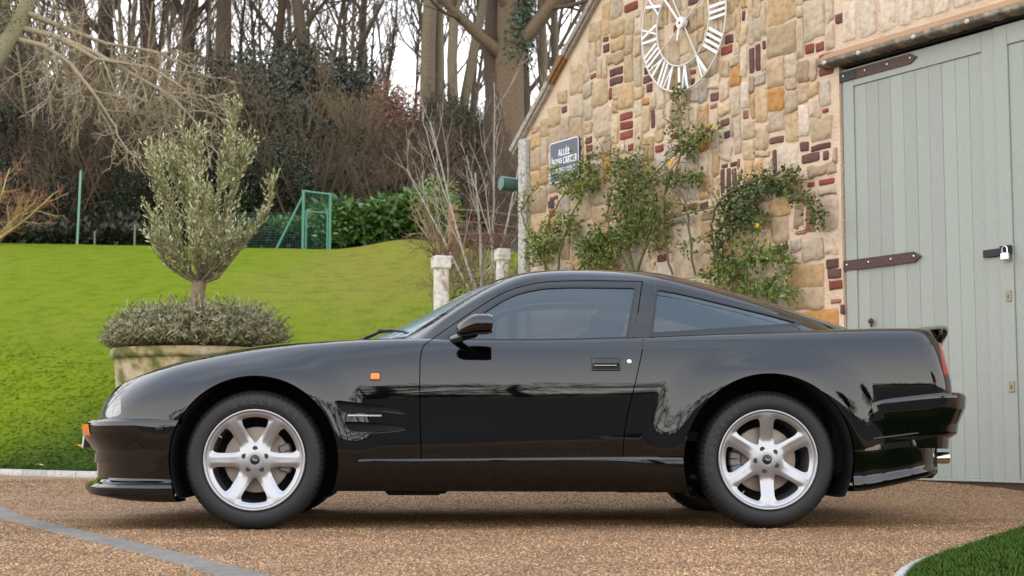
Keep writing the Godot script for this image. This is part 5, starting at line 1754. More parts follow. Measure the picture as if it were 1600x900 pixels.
	for e in [[143.0, 0.26, "short grey stake just right of the tall green pole"], [206.0, 0.38, "short grey stake left of the olive tree's crown"]]:
		var sx: float = (e[0] - 800.0) / 2500.0 * 28.8
		var sm := MB.new(); sm.col = Color(0.16, 0.17, 0.14)
		sm.tube(PackedVector3Array([Vector3(0, -0.1, 0), Vector3(0, e[1], 0)]), PackedFloat32Array([0.018, 0.016]), 7, true)
		var s := part("fence_stake", sm.mesh(), M.matte)
		s.position = Vector3(sx, lawn_h(sx, -28.8), -28.8)
		tag(s, e[2], "stake", "fence stakes")

	# ---- two white weathered posts by the barn
	for e in [[Vector3(-0.694, 1.487, -15.600), 2.265, 0.082, "white weathered post with a wider head standing on the lawn"], [Vector3(-0.102, 1.716, -17.000), 2.53, 0.072, "white flaking post close to the barn's corner"]]:
		var p: Vector3 = e[0]
		p.y = lawn_h(p.x, p.z) - 0.1
		var h: float = e[1] - p.y
		var wp := thing("white_post", e[3], "post", p, 0.3, "white posts beside the barn")
		var sh := MB.new()
		sh.col = Color(0.70, 0.66, 0.60)
		var nn := FastNoiseLite.new(); nn.seed = int(h * 100); nn.frequency = 9.0
		var prof := PackedVector3Array()
		var rows := 26; var sid := 17
		for j in rows:
			for i in sid:
				var yy := h * 0.9 * j / (rows - 1)
				var a := TAU * i / (sid - 1)
				var sq: float = e[2] * 0.80 / maxf(absf(cos(a)), absf(sin(a)))
				sq = lerpf(sq, e[2] * 0.95, 0.35) * (1.0 + 0.12 * (1.0 if yy < 0.2 else 0.0))
				sq += nn.get_noise_3d(cos(a) * 0.2, yy, sin(a) * 0.2) * 0.012
				prof.append(Vector3(cos(a) * sq, yy, sin(a) * sq))
		sh.grid(prof, sid, rows, Vector3.ZERO, true)
		if sh.n[sid * 5 + 3].dot(Vector3(prof[sid * 5 + 3].x, 0, prof[sid * 5 + 3].z)) < 0:
			for k in sh.n.size(): sh.n[k] = -sh.n[k]
		for k in sh.c.size():
			var q := nn.get_noise_3dv(sh.v[k] * 1.5 + Vector3(5, 0, 0))
			sh.c[k] = Color(0.72, 0.69, 0.63).lerp(Color(0.33, 0.26, 0.18), smoothstep(0.18, 0.4, q))
		part("shaft", sh.mesh(), M.stone, wp)
		var hd := MB.new(); hd.col = Color(0.72, 0.69, 0.63)
		hd.box(Transform3D(Basis(), Vector3(0, h * 0.9 + 0.05, 0)), Vector3(e[2] * 2.1, 0.13, e[2] * 2.1), 0.014)
		part("head", hd.mesh(), M.stone, wp)
		# dry creeper on its top
		var cr := MB.new()
		rd.seed = 3
		var o := {"levels": 2, "kids": [4, 4], "tone": Color(0.17, 0.095, 0.06), "twig": Color(0.20, 0.11, 0.07), "from": 0.1, "wobble": 0.35, "rise": 0.0, "tip": 0.05, "thin": 0.003, "segs": 5}
		for k in 14: branch(rd, cr, cr, Vector3(rd.randf_range(-0.05, 0.05), h * 0.9 + 0.11, rd.randf_range(-0.05, 0.05)), Vector3(rd.randf_range(-1, 1), rd.randf_range(0.2, 1), rd.randf_range(-0.6, 0.6)).normalized(), rd.randf_range(0.15, 0.4), 0.006, 0, o)
		part("creeper", cr.mesh(), M.twig, wp)

	# ---- small silver tree in front of the barn's corner
	rd.seed = 17
	var sb := Vector3(-0.33, lawn_h(-0.33, -17.8) - 0.1, -17.8)
	var st := thing("silver_tree", "small bare silver stemmed tree just left of the barn's corner", "tree", sb)
	var sm2 := MB.new(); var sf := MB.new()
	var so := {"levels": 3, "kids": [5, 4, 2], "tone": Color(0.46, 0.41, 0.34), "twig": Color(0.36, 0.29, 0.22), "from": 0.25, "wobble": 0.15, "rise": 0.1, "tip": 0.08, "thin": 0.003, "segs": 8, "ang0": 18.0, "ang1": 42.0, "kidlen": 0.85}
	for e in [[Vector3(0.0, 0, 0), Vector3(-0.02, 1, 0), 1.7, 0.036], [Vector3(0.03, 0.4, 0), Vector3(-0.30, 1, 0), 1.95, 0.026], [Vector3(0.06, 0.2, 0.02), Vector3(0.14, 1, 0.0), 2.2, 0.026], [Vector3(-0.03, 0.5, 0), Vector3(-0.55, 1, 0.1), 1.5, 0.02], [Vector3(0.05, 0.3, 0.02), Vector3(0.05, 1, -0.1), 2.4, 0.022], [Vector3(-0.02, 0.6, 0), Vector3(-0.42, 1, -0.1), 1.8, 0.018]]:
		branch(rd, sm2, sf, e[0], (e[1] as Vector3).normalized(), e[2] * 1.2, e[3] * 0.66, 0, so)
	part("trunk", sm2.mesh(), M.bark, st)
	part("crown", sf.mesh(), M.twig, st)

	# ---- rough timber post with two rails and the brush round it
	var tz := -24.0
	var tx := (707.0 - 800.0) / 2500.0 * 24.0
	var ty := lawn_h(tx, tz)
	var tf := thing("timber_fence", "short brown timber post with drooping rails in the brush left of the barn", "fence", Vector3(tx, ty, tz))
	var tm := MB.new(); tm.col = Color(0.32, 0.19, 0.09)
	tm.box(Transform3D(Basis(Vector3.UP, 0.3), Vector3(0, 0.3, 0)), Vector3(0.13, 1.15, 0.13), 0.01)
	part("post", tm.mesh(), M.bark, tf)
	for e in [[0.80, 0.70], [0.62, 0.52], [0.42, 0.40]]:
		tm = MB.new(); tm.col = Color(0.17, 0.12, 0.07)
		tm.tube(PackedVector3Array([Vector3(0.0, e[0], 0.07), Vector3(0.5, (e[0] + e[1]) * 0.5 + 0.03, 0.1), Vector3(1.0, e[1], 0.1)]), PackedFloat32Array([0.022, 0.018, 0.012]), 6, true)
		part("rail", tm.mesh(), M.bark, tf)
	# scrub between the posts and the barn
	rd.seed = 28
	var labels := ["dry brown scrub in front of the timber post", "olive leaved scrub between the two white posts", "bramble scrub at the foot of the silver tree", "reddish dry scrub behind the first white post", "tangled dry scrub against the barn's corner"]
	var k2 := 0
	for e in [[Vector3(-0.549, 2.859, -21.000), Color(0.17, 0.10, 0.06), 40], [Vector3(-0.449, 2.146, -17.200), Color(0.16, 0.13, 0.05), 260], [Vector3(-0.262, 2.434, -18.600), Color(0.19, 0.14, 0.07), 160], [Vector3(-0.762, 3.090, -21.500), Color(0.16, 0.075, 0.05), 20], [Vector3(0.000, 2.607, -18.800), Color(0.20, 0.15, 0.09), 120]]:
		var p: Vector3 = e[0]
		p.y = lawn_h(p.x, p.z)
		var s := thing("scrub", labels[k2], "scrub", p, 0.0, "scrub beside the barn")
		k2 += 1
		var b := MB.new()
		var o := {"levels": 2, "kids": [6, 4], "tone": e[1], "twig": e[1] * 1.15, "from": 0.15, "wobble": 0.3, "rise": 0.0, "tip": 0.02, "thin": 0.003, "segs": 6}
		for k in 17: branch(rd, b, b, Vector3(rd.randf_range(-0.25, 0.25), -0.05, rd.randf_range(-0.25, 0.25)), Vector3(rd.randf_range(-0.9, 0.9), 1.0, rd.randf_range(-0.6, 0.6)).normalized(), rd.randf_range(0.5, 1.15), 0.009, 0, o)
		part("stems", b.mesh(), M.twig, s)
		var lmm := leaf_mass(rd, Vector3(0.5, 0.5, 0.4), e[2], 0.05, 1.7, Color(0.10, 0.11, 0.03), Color(0.22, 0.19, 0.06), 0.6)
		for i in lmm.v.size(): lmm.v[i].y += 0.5
		tag(part("leaves", lmm.mesh(), M.leaf, s), "", "", "", "stuff")
	# a yellow fallen leaf and a pale scrap on the lawn
	for e in [[Vector3(-3.871, 0.835, -14.300), Color(0.65, 0.50, 0.04), "yellow fallen leaf lying on the lawn left of the car"], [Vector3(-4.004, 0.336, -13.600), Color(0.42, 0.42, 0.22), "pale dead leaf lying on the lawn near the kerb"]]:
		var p: Vector3 = e[0]
		p.y = lawn_h(p.x, p.z) + 0.03
		var b := MB.new(); b.col = e[1]
		b.quad(Vector3(-0.05, 0, 0), Vector3(0, 0.02, 0.04), Vector3(0.055, 0.012, 0), Vector3(0, 0.03, -0.04), Vector3.UP)
		b.quad(Vector3(-0.03, 0.01, 0.02), Vector3(0.01, 0.035, 0.03), Vector3(0.04, 0.03, 0.01), Vector3(0, 0.015, -0.01), Vector3.UP)
		var o := part("fallen_leaf", b.mesh(), M.leaf)
		o.position = p
		tag(o, e[2], "leaf", "fallen leaves on the lawn")


func make_behind() -> void:
	# what stands behind the photographer and shows in the paintwork: a hedge, bare trees, an evergreen
	var rd := RandomNumberGenerator.new()
	rd.seed = 77
	var hb := MB.new()
	for k in 60:
		var m := leaf_mass(rd, Vector3(1.1, 1.0, 0.8), 160, 0.3, 1.6, Color(0.03, 0.04, 0.02), Color(0.06, 0.06, 0.03))
		hb.add(m, Transform3D(Basis(), Vector3(-45 + k * 1.5, 0.6, rd.randf_range(-0.5, 0.5))))
	var h := thing("field_hedge", "long dark field hedge across the drive from the barn", "hedge", Vector3(0, -0.2, 27))
	tag(part("foliage", hb.mesh(), M.leaf, h), "", "", "", "stuff")
	var o := {"levels": 3, "kids": [9, 7, 6], "tone": Color(0.035, 0.027, 0.02), "twig": Color(0.035, 0.027, 0.02), "from": 0.22, "wobble": 0.3, "rise": 0.03, "tip": 0.0, "thin": 0.022, "ang0": 50.0, "ang1": 88.0, "kidlen": 1.25, "segs": 7}
	var g := "spreading field trees across the drive"
	var t0 := bare_tree("field_tree", "spreading bare field tree opposite the car's door", g, Vector3(-0.8, -0.1, 12.5), 201, 4.6, 0.24, Vector3(0.1, 0, 0), o)
	var t1 := bare_tree("field_tree", "spreading bare field tree opposite the car's tail", g, Vector3(4.6, -0.1, 14.5), 202, 4.6, 0.24, Vector3(-0.15, 0, 0), o)
	var n := 0
	for e in [[-5.2, 13.5], [-9.5, 15.5], [2.0, 17.0], [-3.2, 18.0], [8.5, 17.5], [-14.0, 17.0]]:
		dup(t0 if n % 2 == 0 else t1, Vector3(e[0], -0.1, e[1]), rd.randf() * TAU, rd.randf_range(0.85, 1.15), "spreading bare field tree, %s along the drive's far side" % ["first", "second", "third", "fourth", "fifth", "sixth"][n], g)
		n += 1
	var ev := thing("evergreen_tree", "broad dark evergreen tree across the drive, right of the bare trees", "tree", Vector3(19, -0.3, 13))
	var m2 := leaf_mass(rd, Vector3(3.4, 3.4, 3.4), 5200, 0.34, 1.8, Color(0.015, 0.022, 0.01), Color(0.04, 0.05, 0.02))
	for i in m2.v.size(): m2.v[i].y += 4.0
	tag(part("foliage", m2.mesh(), M.leaf, ev), "", "", "", "stuff")
	var tb := MB.new(); tb.col = Color(0.08, 0.06, 0.04)
	tb.tube(PackedVector3Array([Vector3(0, -0.3, 0), Vector3(0, 2, 0), Vector3(0.2, 5, 0)]), PackedFloat32Array([0.35, 0.28, 0.1]), 8)
	part("trunk", tb.mesh(), M.bark, ev)



# ---------- the car: x runs from the nose to the tail, y up, z out of the near side

var body_keys := PackedFloat32Array([-1.05, -0.85, -0.6, -0.3, 0.05, 0.45, 0.9, 1.5, 2.05, 2.6, 3.1, 3.45, 3.75])
var row_w := []
var row_v := []
var nose_spl: Spl
var tail_spl: Spl


func setup_body() -> void:
	var k := body_keys
	# height of the wing's edge and of the middle line
	var edge := PackedFloat32Array([0.60, 0.700, 0.780, 0.857, 0.915, 0.955, 0.968, 0.970, 0.985, 1.005, 1.022, 1.030, 1.020])
	var mid := PackedFloat32Array([0.62, 0.735, 0.845, 0.930, 0.985, 1.005, 1.000, 0.985, 1.000, 1.030, 1.060, 1.052, 1.030])
	var ew := PackedFloat32Array([0.74, 0.765, 0.790, 0.810, 0.815, 0.820, 0.850, 0.868, 0.868, 0.865, 0.850, 0.835, 0.815])
	var wide := PackedFloat32Array([0.925, 0.935, 0.945, 0.955, 0.955, 0.952, 0.953, 0.958, 0.960, 0.972, 0.968, 0.955, 0.935])
	var low := PackedFloat32Array([0.915, 0.92, 0.930, 0.936, 0.937, 0.937, 0.938, 0.939, 0.939, 0.940, 0.938, 0.925, 0.905])
	var rows_w := [[], [], [], [], [], [], [], [], [], []]
	var rows_v := [[], [], [], [], [], [], [], [], [], []]
	for i in k.size():
		var e := edge[i]; var m := mid[i]; var W := wide[i]
		var drop := minf(1.0, (e - 0.30) / 0.65)
		var ws := [low[i], low[i] + 0.009, W - 0.005, W + 0.004, W - 0.008, lerpf(W, ew[i], 0.42), ew[i] + 0.004, ew[i] - 0.075, 0.36, 0.0]
		var vs := [e - 0.62 * drop, e - 0.52 * drop, e - 0.39 * drop, e - 0.265 * drop, e - 0.155 * drop, e - 0.062 * drop, e + 0.006, lerpf(e, m, 0.22) + 0.004, lerpf(e, m, 0.90), m + 0.004]
		for r in 10:
			rows_w[r].append(ws[r]); rows_v[r].append(vs[r])
	for r in 10:
		row_w.append(Spl.new(k, PackedFloat32Array(rows_w[r])))
		row_v.append(Spl.new(k, PackedFloat32Array(rows_v[r])))
	# how far the nose and the tail reach at a height
	nose_spl = Spl.new(PackedFloat32Array([0.30, 0.45, 0.56, 0.64, 0.70, 0.76, 0.85]), PackedFloat32Array([-0.94, -0.945, -0.935, -0.905, -0.872, -0.82, -0.74]))
	tail_spl = Spl.new(PackedFloat32Array([0.35, 0.60, 0.70, 0.76, 0.83, 0.92, 0.98, 1.05]), PackedFloat32Array([3.66, 3.675, 3.68, 3.675, 3.66, 3.645, 3.635, 3.61]))


func body_section(u: float, k: float) -> Vector2:
	# k from 0 (bottom) to 9 (middle line): uniform cubic B-spline through the rows
	var i := mini(int(k), 8)
	var f := k - i
	var b := [pow(1 - f, 3) / 6.0, (3 * f * f * f - 6 * f * f + 4) / 6.0, (-3 * f * f * f + 3 * f * f + 3 * f + 1) / 6.0, f * f * f / 6.0]
	var o := Vector2.ZERO
	for q in 4:
		var r: int = i - 1 + q
		var p: Vector2
		if r < 0: p = Vector2(2 * row_w[0].at(u) - row_w[1].at(u), 2 * row_v[0].at(u) - row_v[1].at(u))
		elif r > 9: p = Vector2(-row_w[8].at(u), row_v[8].at(u))
		else: p = Vector2(row_w[r].at(u), row_v[r].at(u))
		o += p * b[q]
	return o


func end_round(d: float, l: float, n: float) -> float:
	if d >= l: return 1.0
	return pow(maxf(0.0, 1.0 - pow(1.0 - d / l, n)), 1.0 / n)


func flare(u: float, v: float, w: float) -> float:
	# swelling of the wings round the wheels
	var o := 0.0
	var r := Vector2(u, v - 0.352).length()
	o += 0.032 * smoothstep(0.63, 0.41, r)
	r = Vector2(u - 2.61, (v - 0.352) * (1.0 if v > 0.352 else 1.0)).length()
	o += 0.046 * smoothstep(0.66, 0.43, r)
	return o * smoothstep(0.70, 0.88, w) * smoothstep(0.93, 0.80, v)


func body_point(u: float, k: float, a_front: float, a_rear: float) -> Vector3:
	var s := body_section(u, k)
	var w := s.x + (flare(u, s.y, s.x) if k < 6.5 else 0.0)
	return Vector3(u, s.y, w * a_front * a_rear)


func surf(u: float, v: float) -> Array:
	# point and outward normal of the near flank at (u, v)
	var lo := 0.0; var hi := 6.2
	for it in 26:
		var m := (lo + hi) * 0.5
		if body_section(u, m).y < v: lo = m
		else: hi = m
	var p := body_point(u, lo, 1, 1)
	var dk := body_point(u, lo + 0.03, 1, 1) - body_point(u, lo - 0.03, 1, 1)
	var du := body_point(u + 0.01, lo, 1, 1) - body_point(u - 0.01, lo, 1, 1)
	var n := du.cross(dk).normalized()
	if n.z < 0: n = -n
	return [p, n]


func sdf(p: Vector2, poly: PackedVector2Array) -> float:
	var d := 1e9
	var s := 1.0
	var j := poly.size() - 1
	for i in poly.size():
		var e := poly[j] - poly[i]
		var w := p - poly[i]
		var b := w - e * clampf(w.dot(e) / e.length_squared(), 0.0, 1.0)
		d = minf(d, b.length_squared())
		var c1 := p.y >= poly[i].y; var c2 := p.y < poly[j].y; var c3 := e.x * w.y > e.y * w.x
		if (c1 and c2 and c3) or (not c1 and not c2 and not c3): s = -s
		j = i
	return s * sqrt(d)


func field(m: MB, f: Callable) -> PackedFloat32Array:
	var o := PackedFloat32Array()
	o.resize(m.v.size())
	for k in m.v.size(): o[k] = f.call(m.v[k])
	return o


func poly_field(m: MB, poly: PackedVector2Array, sign := 1.0, off := 0.0, wmin := -9.0) -> PackedFloat32Array:
	# signed distance of (x, y) to a polygon; wmin limits it to the flank
	var o := PackedFloat32Array()
	o.resize(m.v.size())
	var bb := Rect2(poly[0], Vector2.ZERO)
	for q in poly: bb = bb.expand(q)
	bb = bb.grow(0.12)
	for k in m.v.size():
		var p := m.v[k]
		var q := Vector2(p.x, p.y)
		var d := 0.12 if not bb.has_point(q) else sdf(q, poly)
		if wmin > -5.0: d = maxf(d, wmin - absf(p.z))
		o[k] = sign * (d - off)
	return o


func curve_poly(p: PackedVector2Array, closed_smooth := true, per := 5) -> PackedVector2Array:
	var o := PackedVector2Array()
	var n := p.size()
	for k in n:
		for s in per: o.append(p[k].cubic_interpolate(p[(k + 1) % n], p[(k - 1 + n) % n], p[(k + 2) % n], float(s) / per))
	return o


func both(m: MB) -> MB:
	# both halves of a part as one piece, welded along the middle
	var o := MB.new()
	o.add(m)
	var map := PackedInt32Array(); map.resize(m.v.size())
	for k in m.v.size():
		if absf(m.v[k].z) < 1e-5:
			map[k] = k
			o.n[k] = Vector3(o.n[k].x, o.n[k].y, 0.0).normalized() if Vector2(o.n[k].x, o.n[k].y).length() > 0.3 else o.n[k]
		else:
			map[k] = o.v.size()
			o.v.append(m.v[k] * Vector3(1, 1, -1)); o.n.append(m.n[k] * Vector3(1, 1, -1)); o.c.append(m.c[k]); o.t.append(m.t[k])
	for q in m.idx: o.idx.append(map[q])
	return o


func make_car() -> void:
	setup_body()
	var root := thing("black_coupe", "glossy black two door coupe parked side on across the gravel drive", "car", Vector3(-1.33874, 0.0, -9.04893), deg_to_rad(2.4))
	var paint := mat(lin(0.0008, 0.0008, 0.001), 0.03, 0.0, false)
	paint.metallic_specular = 0.58
	var trim := mat(lin(0.008, 0.008, 0.008), 0.45, 0.0, false)
	var rubber := mat(lin(0.012, 0.012, 0.012), 0.7, 0.0, false)
	var inner := mat(lin(0.004, 0.004, 0.004), 0.9, 0.0, false)
	var chrome := mat(lin(0.8, 0.8, 0.8), 0.12, 1.0, false)
	M.paint = paint; M.trim = trim; M.rubber = rubber; M.inner = inner; M.chrome = chrome
	var glass := mat(lin(0.010, 0.028, 0.038), 0.02, 0.0, false)
	glass.transparency = BaseMaterial3D.TRANSPARENCY_ALPHA
	glass.albedo_color.a = 0.74
	glass.metallic_specular = 0.66
	M.glass = glass
	var front_c := Vector2(0, 0.352); var rear_c := Vector2(2.61, 0.352)
	var fr := 0.424; var rr := 0.438

	# ---- main shell
	var ks := PackedFloat32Array()
	var nk := 96
	for i in nk: ks.append(9.0 * i / (nk - 1))
	var cols := []
	for i in 34: cols.append([0, float(i) / 33.0])
	for i in range(1, 210): cols.append([1, float(i) / 210.0])
	for i in 30: cols.append([2, 1.0 - float(i) / 29.0])
	var ua := -0.36; var ub := 3.22
	var pts := PackedVector3Array()
	var nose := PackedFloat32Array(); var tail := PackedFloat32Array()
	for k in nk:
		nose.append(nose_spl.at(clampf(body_section(-0.86, ks[k]).y, 0.30, 0.85)))
		tail.append(tail_spl.at(clampf(body_section(3.68, ks[k]).y, 0.35, 1.05)))
	for k in nk:
		for c in cols:
			var u := 0.0
			if c[0] == 0: u = nose[k] + (ua - nose[k]) * pow(c[1], 2.3)
			elif c[0] == 1: u = lerpf(ua, ub, c[1])
			else: u = tail[k] + (ub - tail[k]) * pow(c[1], 2.3)
			pts.append(body_point(u, ks[k], end_round(u - nose[k], 0.52, 2.5), end_round(tail[k] - u, 0.24, 3.0)))
	var shell := MB.new()
	shell.grid(pts, cols.size(), nk, Vector3(0, 0.2, 1))
	# wheel openings
	var arch := func(p: Vector3) -> float:
		var q := Vector2(p.x, p.y)
		var d := minf(q.distance_to(front_c) - fr, q.distance_to(rear_c) - rr)
		return minf(-d, absf(p.z) - 0.5) if p.y < 0.9 else -0.2
	shell = shell.clip(field(shell, arch), 0.03)
	# below: straight lower edge ahead of and behind the sills
	shell = shell.clip(field(shell, func(p: Vector3) -> float: return 0.335 - p.y))
	# cockpit opening
	var cock := PackedVector2Array([Vector2(0.62, -0.6), Vector2(0.98, -0.76), Vector2(2.6, -0.74), Vector2(2.9, -0.5), Vector2(2.9, 0.5), Vector2(2.6, 0.74), Vector2(0.98, 0.76), Vector2(0.62, 0.6)])
	shell = shell.clip(field(shell, func(p: Vector3) -> float: return -sdf(Vector2(p.x, p.z), cock) if p.y > 0.86 else -1.0))
	# side vents
	var vents := [curve_poly(PackedVector2Array([Vector2(0.405, 0.650), Vector2(0.483, 0.644), Vector2(0.586, 0.634), Vector2(0.683, 0.615), Vector2(0.755, 0.592), Vector2(0.752, 0.583), Vector2(0.651, 0.589), Vector2(0.554, 0.587), Vector2(0.457, 0.589), Vector2(0.425, 0.608)])), curve_poly(PackedVector2Array([Vector2(0.451, 0.541), Vector2(0.522, 0.544), Vector2(0.619, 0.537), Vector2(0.700, 0.525), Vector2(0.762, 0.510), Vector2(0.759, 0.499), Vector2(0.668, 0.497), Vector2(0.571, 0.492), Vector2(0.500, 0.494), Vector2(0.468, 0.512)]))]
	for vp in vents:
		var pocket := shell.clip(poly_field(shell, vp, 1.0, 0.0, 0.6))
		for i in pocket.v.size():
			pocket.v[i] -= pocket.n[i] * 0.032 * smoothstep(0.76, 0.52, pocket.v[i].x)
		part("side_vent", pocket.mesh(), inner, root)
		part("side_vent", pocket.mirrored().mesh(), inner, root)
		shell = shell.clip(poly_field(shell, vp, -1.0, 0.0, 0.6), 0.03)
	# doors
	var dpoly := PackedVector2Array([Vector2(0.842, 0.33), Vector2(0.834, 0.55), Vector2(0.831, 0.74), Vector2(0.832, 0.86), Vector2(0.838, 0.905), Vector2(0.850, 0.935), Vector2(0.868, 0.952), Vector2(0.895, 0.968), Vector2(0.905, 1.05), Vector2(1.99, 1.05), Vector2(1.984, 0.985), Vector2(1.97, 0.905), Vector2(1.953, 0.839), Vector2(1.935, 0.765), Vector2(1.915, 0.685), Vector2(1.893, 0.60), Vector2(1.872, 0.48), Vector2(1.862, 0.33)])
	var door := shell.clip(poly_field(shell, dpoly, 1.0, -0.0025, 0.74), 0.02)
	shell = shell.clip(poly_field(shell, dpoly, -1.0, 0.0025, 0.74), 0.02)
	# bonnet and boot lid: cut from above
	var bon := PackedVector2Array([Vector2(-0.86, -0.3), Vector2(-0.84, -0.52), Vector2(-0.74, -0.68), Vector2(-0.5, -0.755), Vector2(0.0, -0.772), Vector2(0.5, -0.772), Vector2(0.80, -0.745), Vector2(0.62, -0.4), Vector2(0.56, 0.0)])
	var bfull := bon.duplicate()
	for i in range(bon.size() - 2, -1, -1): bfull.append(Vector2(bon[i].x, -bon[i].y))
	var top := func(m: MB, poly: PackedVector2Array, sg: float, off: float, vmin: float) -> PackedFloat32Array:
		return field(m, func(p: Vector3) -> float:
			if p.y < vmin: return 0.2 * sg
			return sg * (sdf(Vector2(p.x, p.z), poly) - off))
	var bonnet: MB = shell.clip(top.call(shell, bfull, 1.0, -0.002, 0.66), 0.015)
	shell = shell.clip(top.call(shell, bfull, -1.0, 0.002, 0.66), 0.015)
	var boot := PackedVector2Array([Vector2(3.16, -0.60), Vector2(3.58, -0.66), Vector2(3.66, -0.4), Vector2(3.66, 0.4), Vector2(3.58, 0.66), Vector2(3.16, 0.60)])
	var lid: MB = shell.clip(top.call(shell, boot, 1.0, -0.002, 0.9), 0.015)
	shell = shell.clip(top.call(shell, boot, -1.0, 0.002, 0.9), 0.015)
	# head and tail lamps
	var hp := curve_poly(PackedVector2Array([Vector2(-0.883, 0.563), Vector2(-0.865, 0.630), Vector2(-0.833, 0.690), Vector2(-0.785, 0.711), Vector2(-0.741, 0.705), Vector2(-0.707, 0.671), Vector2(-0.689, 0.615), Vector2(-0.691, 0.579), Vector2(-0.758, 0.569)]))
	var lampf := func(m: MB, sg: float, off: float) -> PackedFloat32Array:
		return field(m, func(p: Vector3) -> float:
			if p.x > -0.55 or absf(p.z) < 0.36: return 0.2 * sg
			return sg * (sdf(Vector2(p.x, p.y), hp) - off))
	var lamp: MB = shell.clip(lampf.call(shell, 1.0, 0.0), 0.03)
	var lampin: MB = shell.clip(lampf.call(shell, 1.0, 0.01))
	shell = shell.clip(lampf.call(shell, -1.0, 0.0), 0.03)
	var tailf := func(m: MB, sg: float) -> PackedFloat32Array:
		return field(m, func(p: Vector3) -> float:
			if p.x < 3.4: return 0.2 * sg
			return sg * (maxf(maxf(absf(p.y - 0.875) - 0.085, 3.535 - p.x), 0.30 - absf(p.z))))
	var tl: MB = shell.clip(tailf.call(shell, 1.0), 0.02)
	shell = shell.clip(tailf.call(shell, -1.0), 0.02)
	part("body", both(shell).mesh(), paint, root)
	var bn := part("bonnet", both(bonnet).mesh(), paint, root)
	part("boot_lid", both(lid).mesh(), paint, root)
	# inside face of the flank, so that gaps read black
	var dn := part("door", door.mesh(), paint, root)
	var df := part("door", door.mirrored().mesh(), paint, root)
	for sg in [1, -1]:
		var lm := lampin.push(0.0) if sg == 1 else lampin.mirrored()
		var refl := MB.new(); refl.add(lm)
		for i in refl.v.size(): refl.v[i] -= refl.n[i] * 0.035
		var lens := mat(lin(0.5, 0.55, 0.58), 0.02, 0.0, false)
		lens.transparency = BaseMaterial3D.TRANSPARENCY_ALPHA
		lens.albedo_color.a = 0.12
		lens.metallic_specular = 1.0
		var hl := part("headlight", (lamp if sg == 1 else lamp.mirrored()).mesh(), lens, root)
		# bright bowl in front, dark amber lens behind
		var rf := refl.clip(field(refl, func(p: Vector3) -> float: return p.x + 0.765))
		var ra := refl.clip(field(refl, func(p: Vector3) -> float: return -(p.x + 0.760)))
		var rm := mat(lin(0.55, 0.58, 0.6), 0.22, 1.0, false)
		part("reflector", rf.mesh(), rm, hl)
		part("side_lens", ra.mesh(), mat(lin(0.05, 0.012, 0.008), 0.2, 0.0, false), hl)
		var red := mat(lin(0.30, 0.010, 0.007), 0.08, 0.0, false)
		part("tail_light", (tl if sg == 1 else tl.mirrored()).mesh(), red, root)

	# ---- greenhouse: belt, cant rail, middle line
	var sk := PackedFloat32Array([0, 1, 2, 3, 4, 5, 6, 7, 8])
	var Bu := Spl.new(sk, PackedFloat32Array([0.86, 1.0, 1.2, 1.5, 2.0, 2.3, 2.6, 2.85, 3.08]))
	var Bv := Spl.new(sk, PackedFloat32Array([0.945, 0.950, 0.953, 0.955, 0.968, 0.982, 1.000, 1.012, 1.018]))
	var Bw := Spl.new(sk, PackedFloat32Array([0.842, 0.850, 0.855, 0.860, 0.858, 0.845, 0.820, 0.785, 0.74]))
	var Mu := Spl.new(sk, PackedFloat32Array([0.80, 1.03, 1.29, 1.56, 2.0, 2.3, 2.6, 2.86, 3.12]))
	var Mv := Spl.new(sk, PackedFloat32Array([0.970, 1.150, 1.295, 1.345, 1.330, 1.275, 1.195, 1.112, 1.036]))
	var Mw := Spl.new(sk, PackedFloat32Array([0.77, 0.715, 0.672, 0.650, 0.650, 0.650, 0.648, 0.645, 0.64]))
	var Zu := Spl.new(sk, PackedFloat32Array([0.44, 0.79, 1.13, 1.47, 1.97, 2.28, 2.6, 2.88, 3.16]))
	var Zv := Spl.new(sk, PackedFloat32Array([0.975, 1.130, 1.310, 1.385, 1.392, 1.350, 1.268, 1.180, 1.085]))
	var ns := 190; var nt := 64
	pts = PackedVector3Array()
	var tc0 := 0.40; var tc1 := 0.52
	for j in nt:
		for i in ns:
			var s := 8.0 * i / (ns - 1)
			var t := float(j) / (nt - 1)
			var A := Vector3(Bu.at(s), Bv.at(s), Bw.at(s)); var C := Vector3(Mu.at(s), Mv.at(s), Mw.at(s)); var Z := Vector3(Zu.at(s), Zv.at(s), 0)
			var low := smoothstep(0.0, 0.7, s) * smoothstep(8.0, 7.2, s)
			var q1 := C.lerp(A, 0.20 + 0.2 * (1.0 - low))
			var zc := Vector3(lerpf(Z.x, C.x, 0.42), Z.y + 0.004, C.z * 0.54)
			var q2 := C.lerp(zc, 0.30)
			var p: Vector3
			if t < tc0:
				p = A.lerp(q1, t / tc0)
				var sd := (q1 - A)
				p.z += 0.012 * sin(PI * t / tc0) * clampf(sd.length() / 0.25, 0, 1)
			elif t < tc1:
				var f := (t - tc0) / (tc1 - tc0)
				p = q1 * (1 - f) * (1 - f) + C * 2 * f * (1 - f) + q2 * f * f
			else:
				var f := (t - tc1) / (1.0 - tc1)
				p = q2 * (1 - f) * (1 - f) + zc * 2 * f * (1 - f) + Z * f * f
			pts.append(p)
	var roof := MB.new()
	roof.grid(pts, ns, nt, Vector3(0, 1, 0.5))
	# openings in it: side glass by outline, screens by their place on the surface
	var dg := smooth_line(PackedVector2Array([Vector2(0.994, 0.982), Vector2(1.074, 1.064), Vector2(1.147, 1.121), Vector2(1.292, 1.211), Vector2(1.434, 1.254), Vector2(1.579, 1.267), Vector2(1.782, 1.268), Vector2(1.965, 1.267)]), 5)
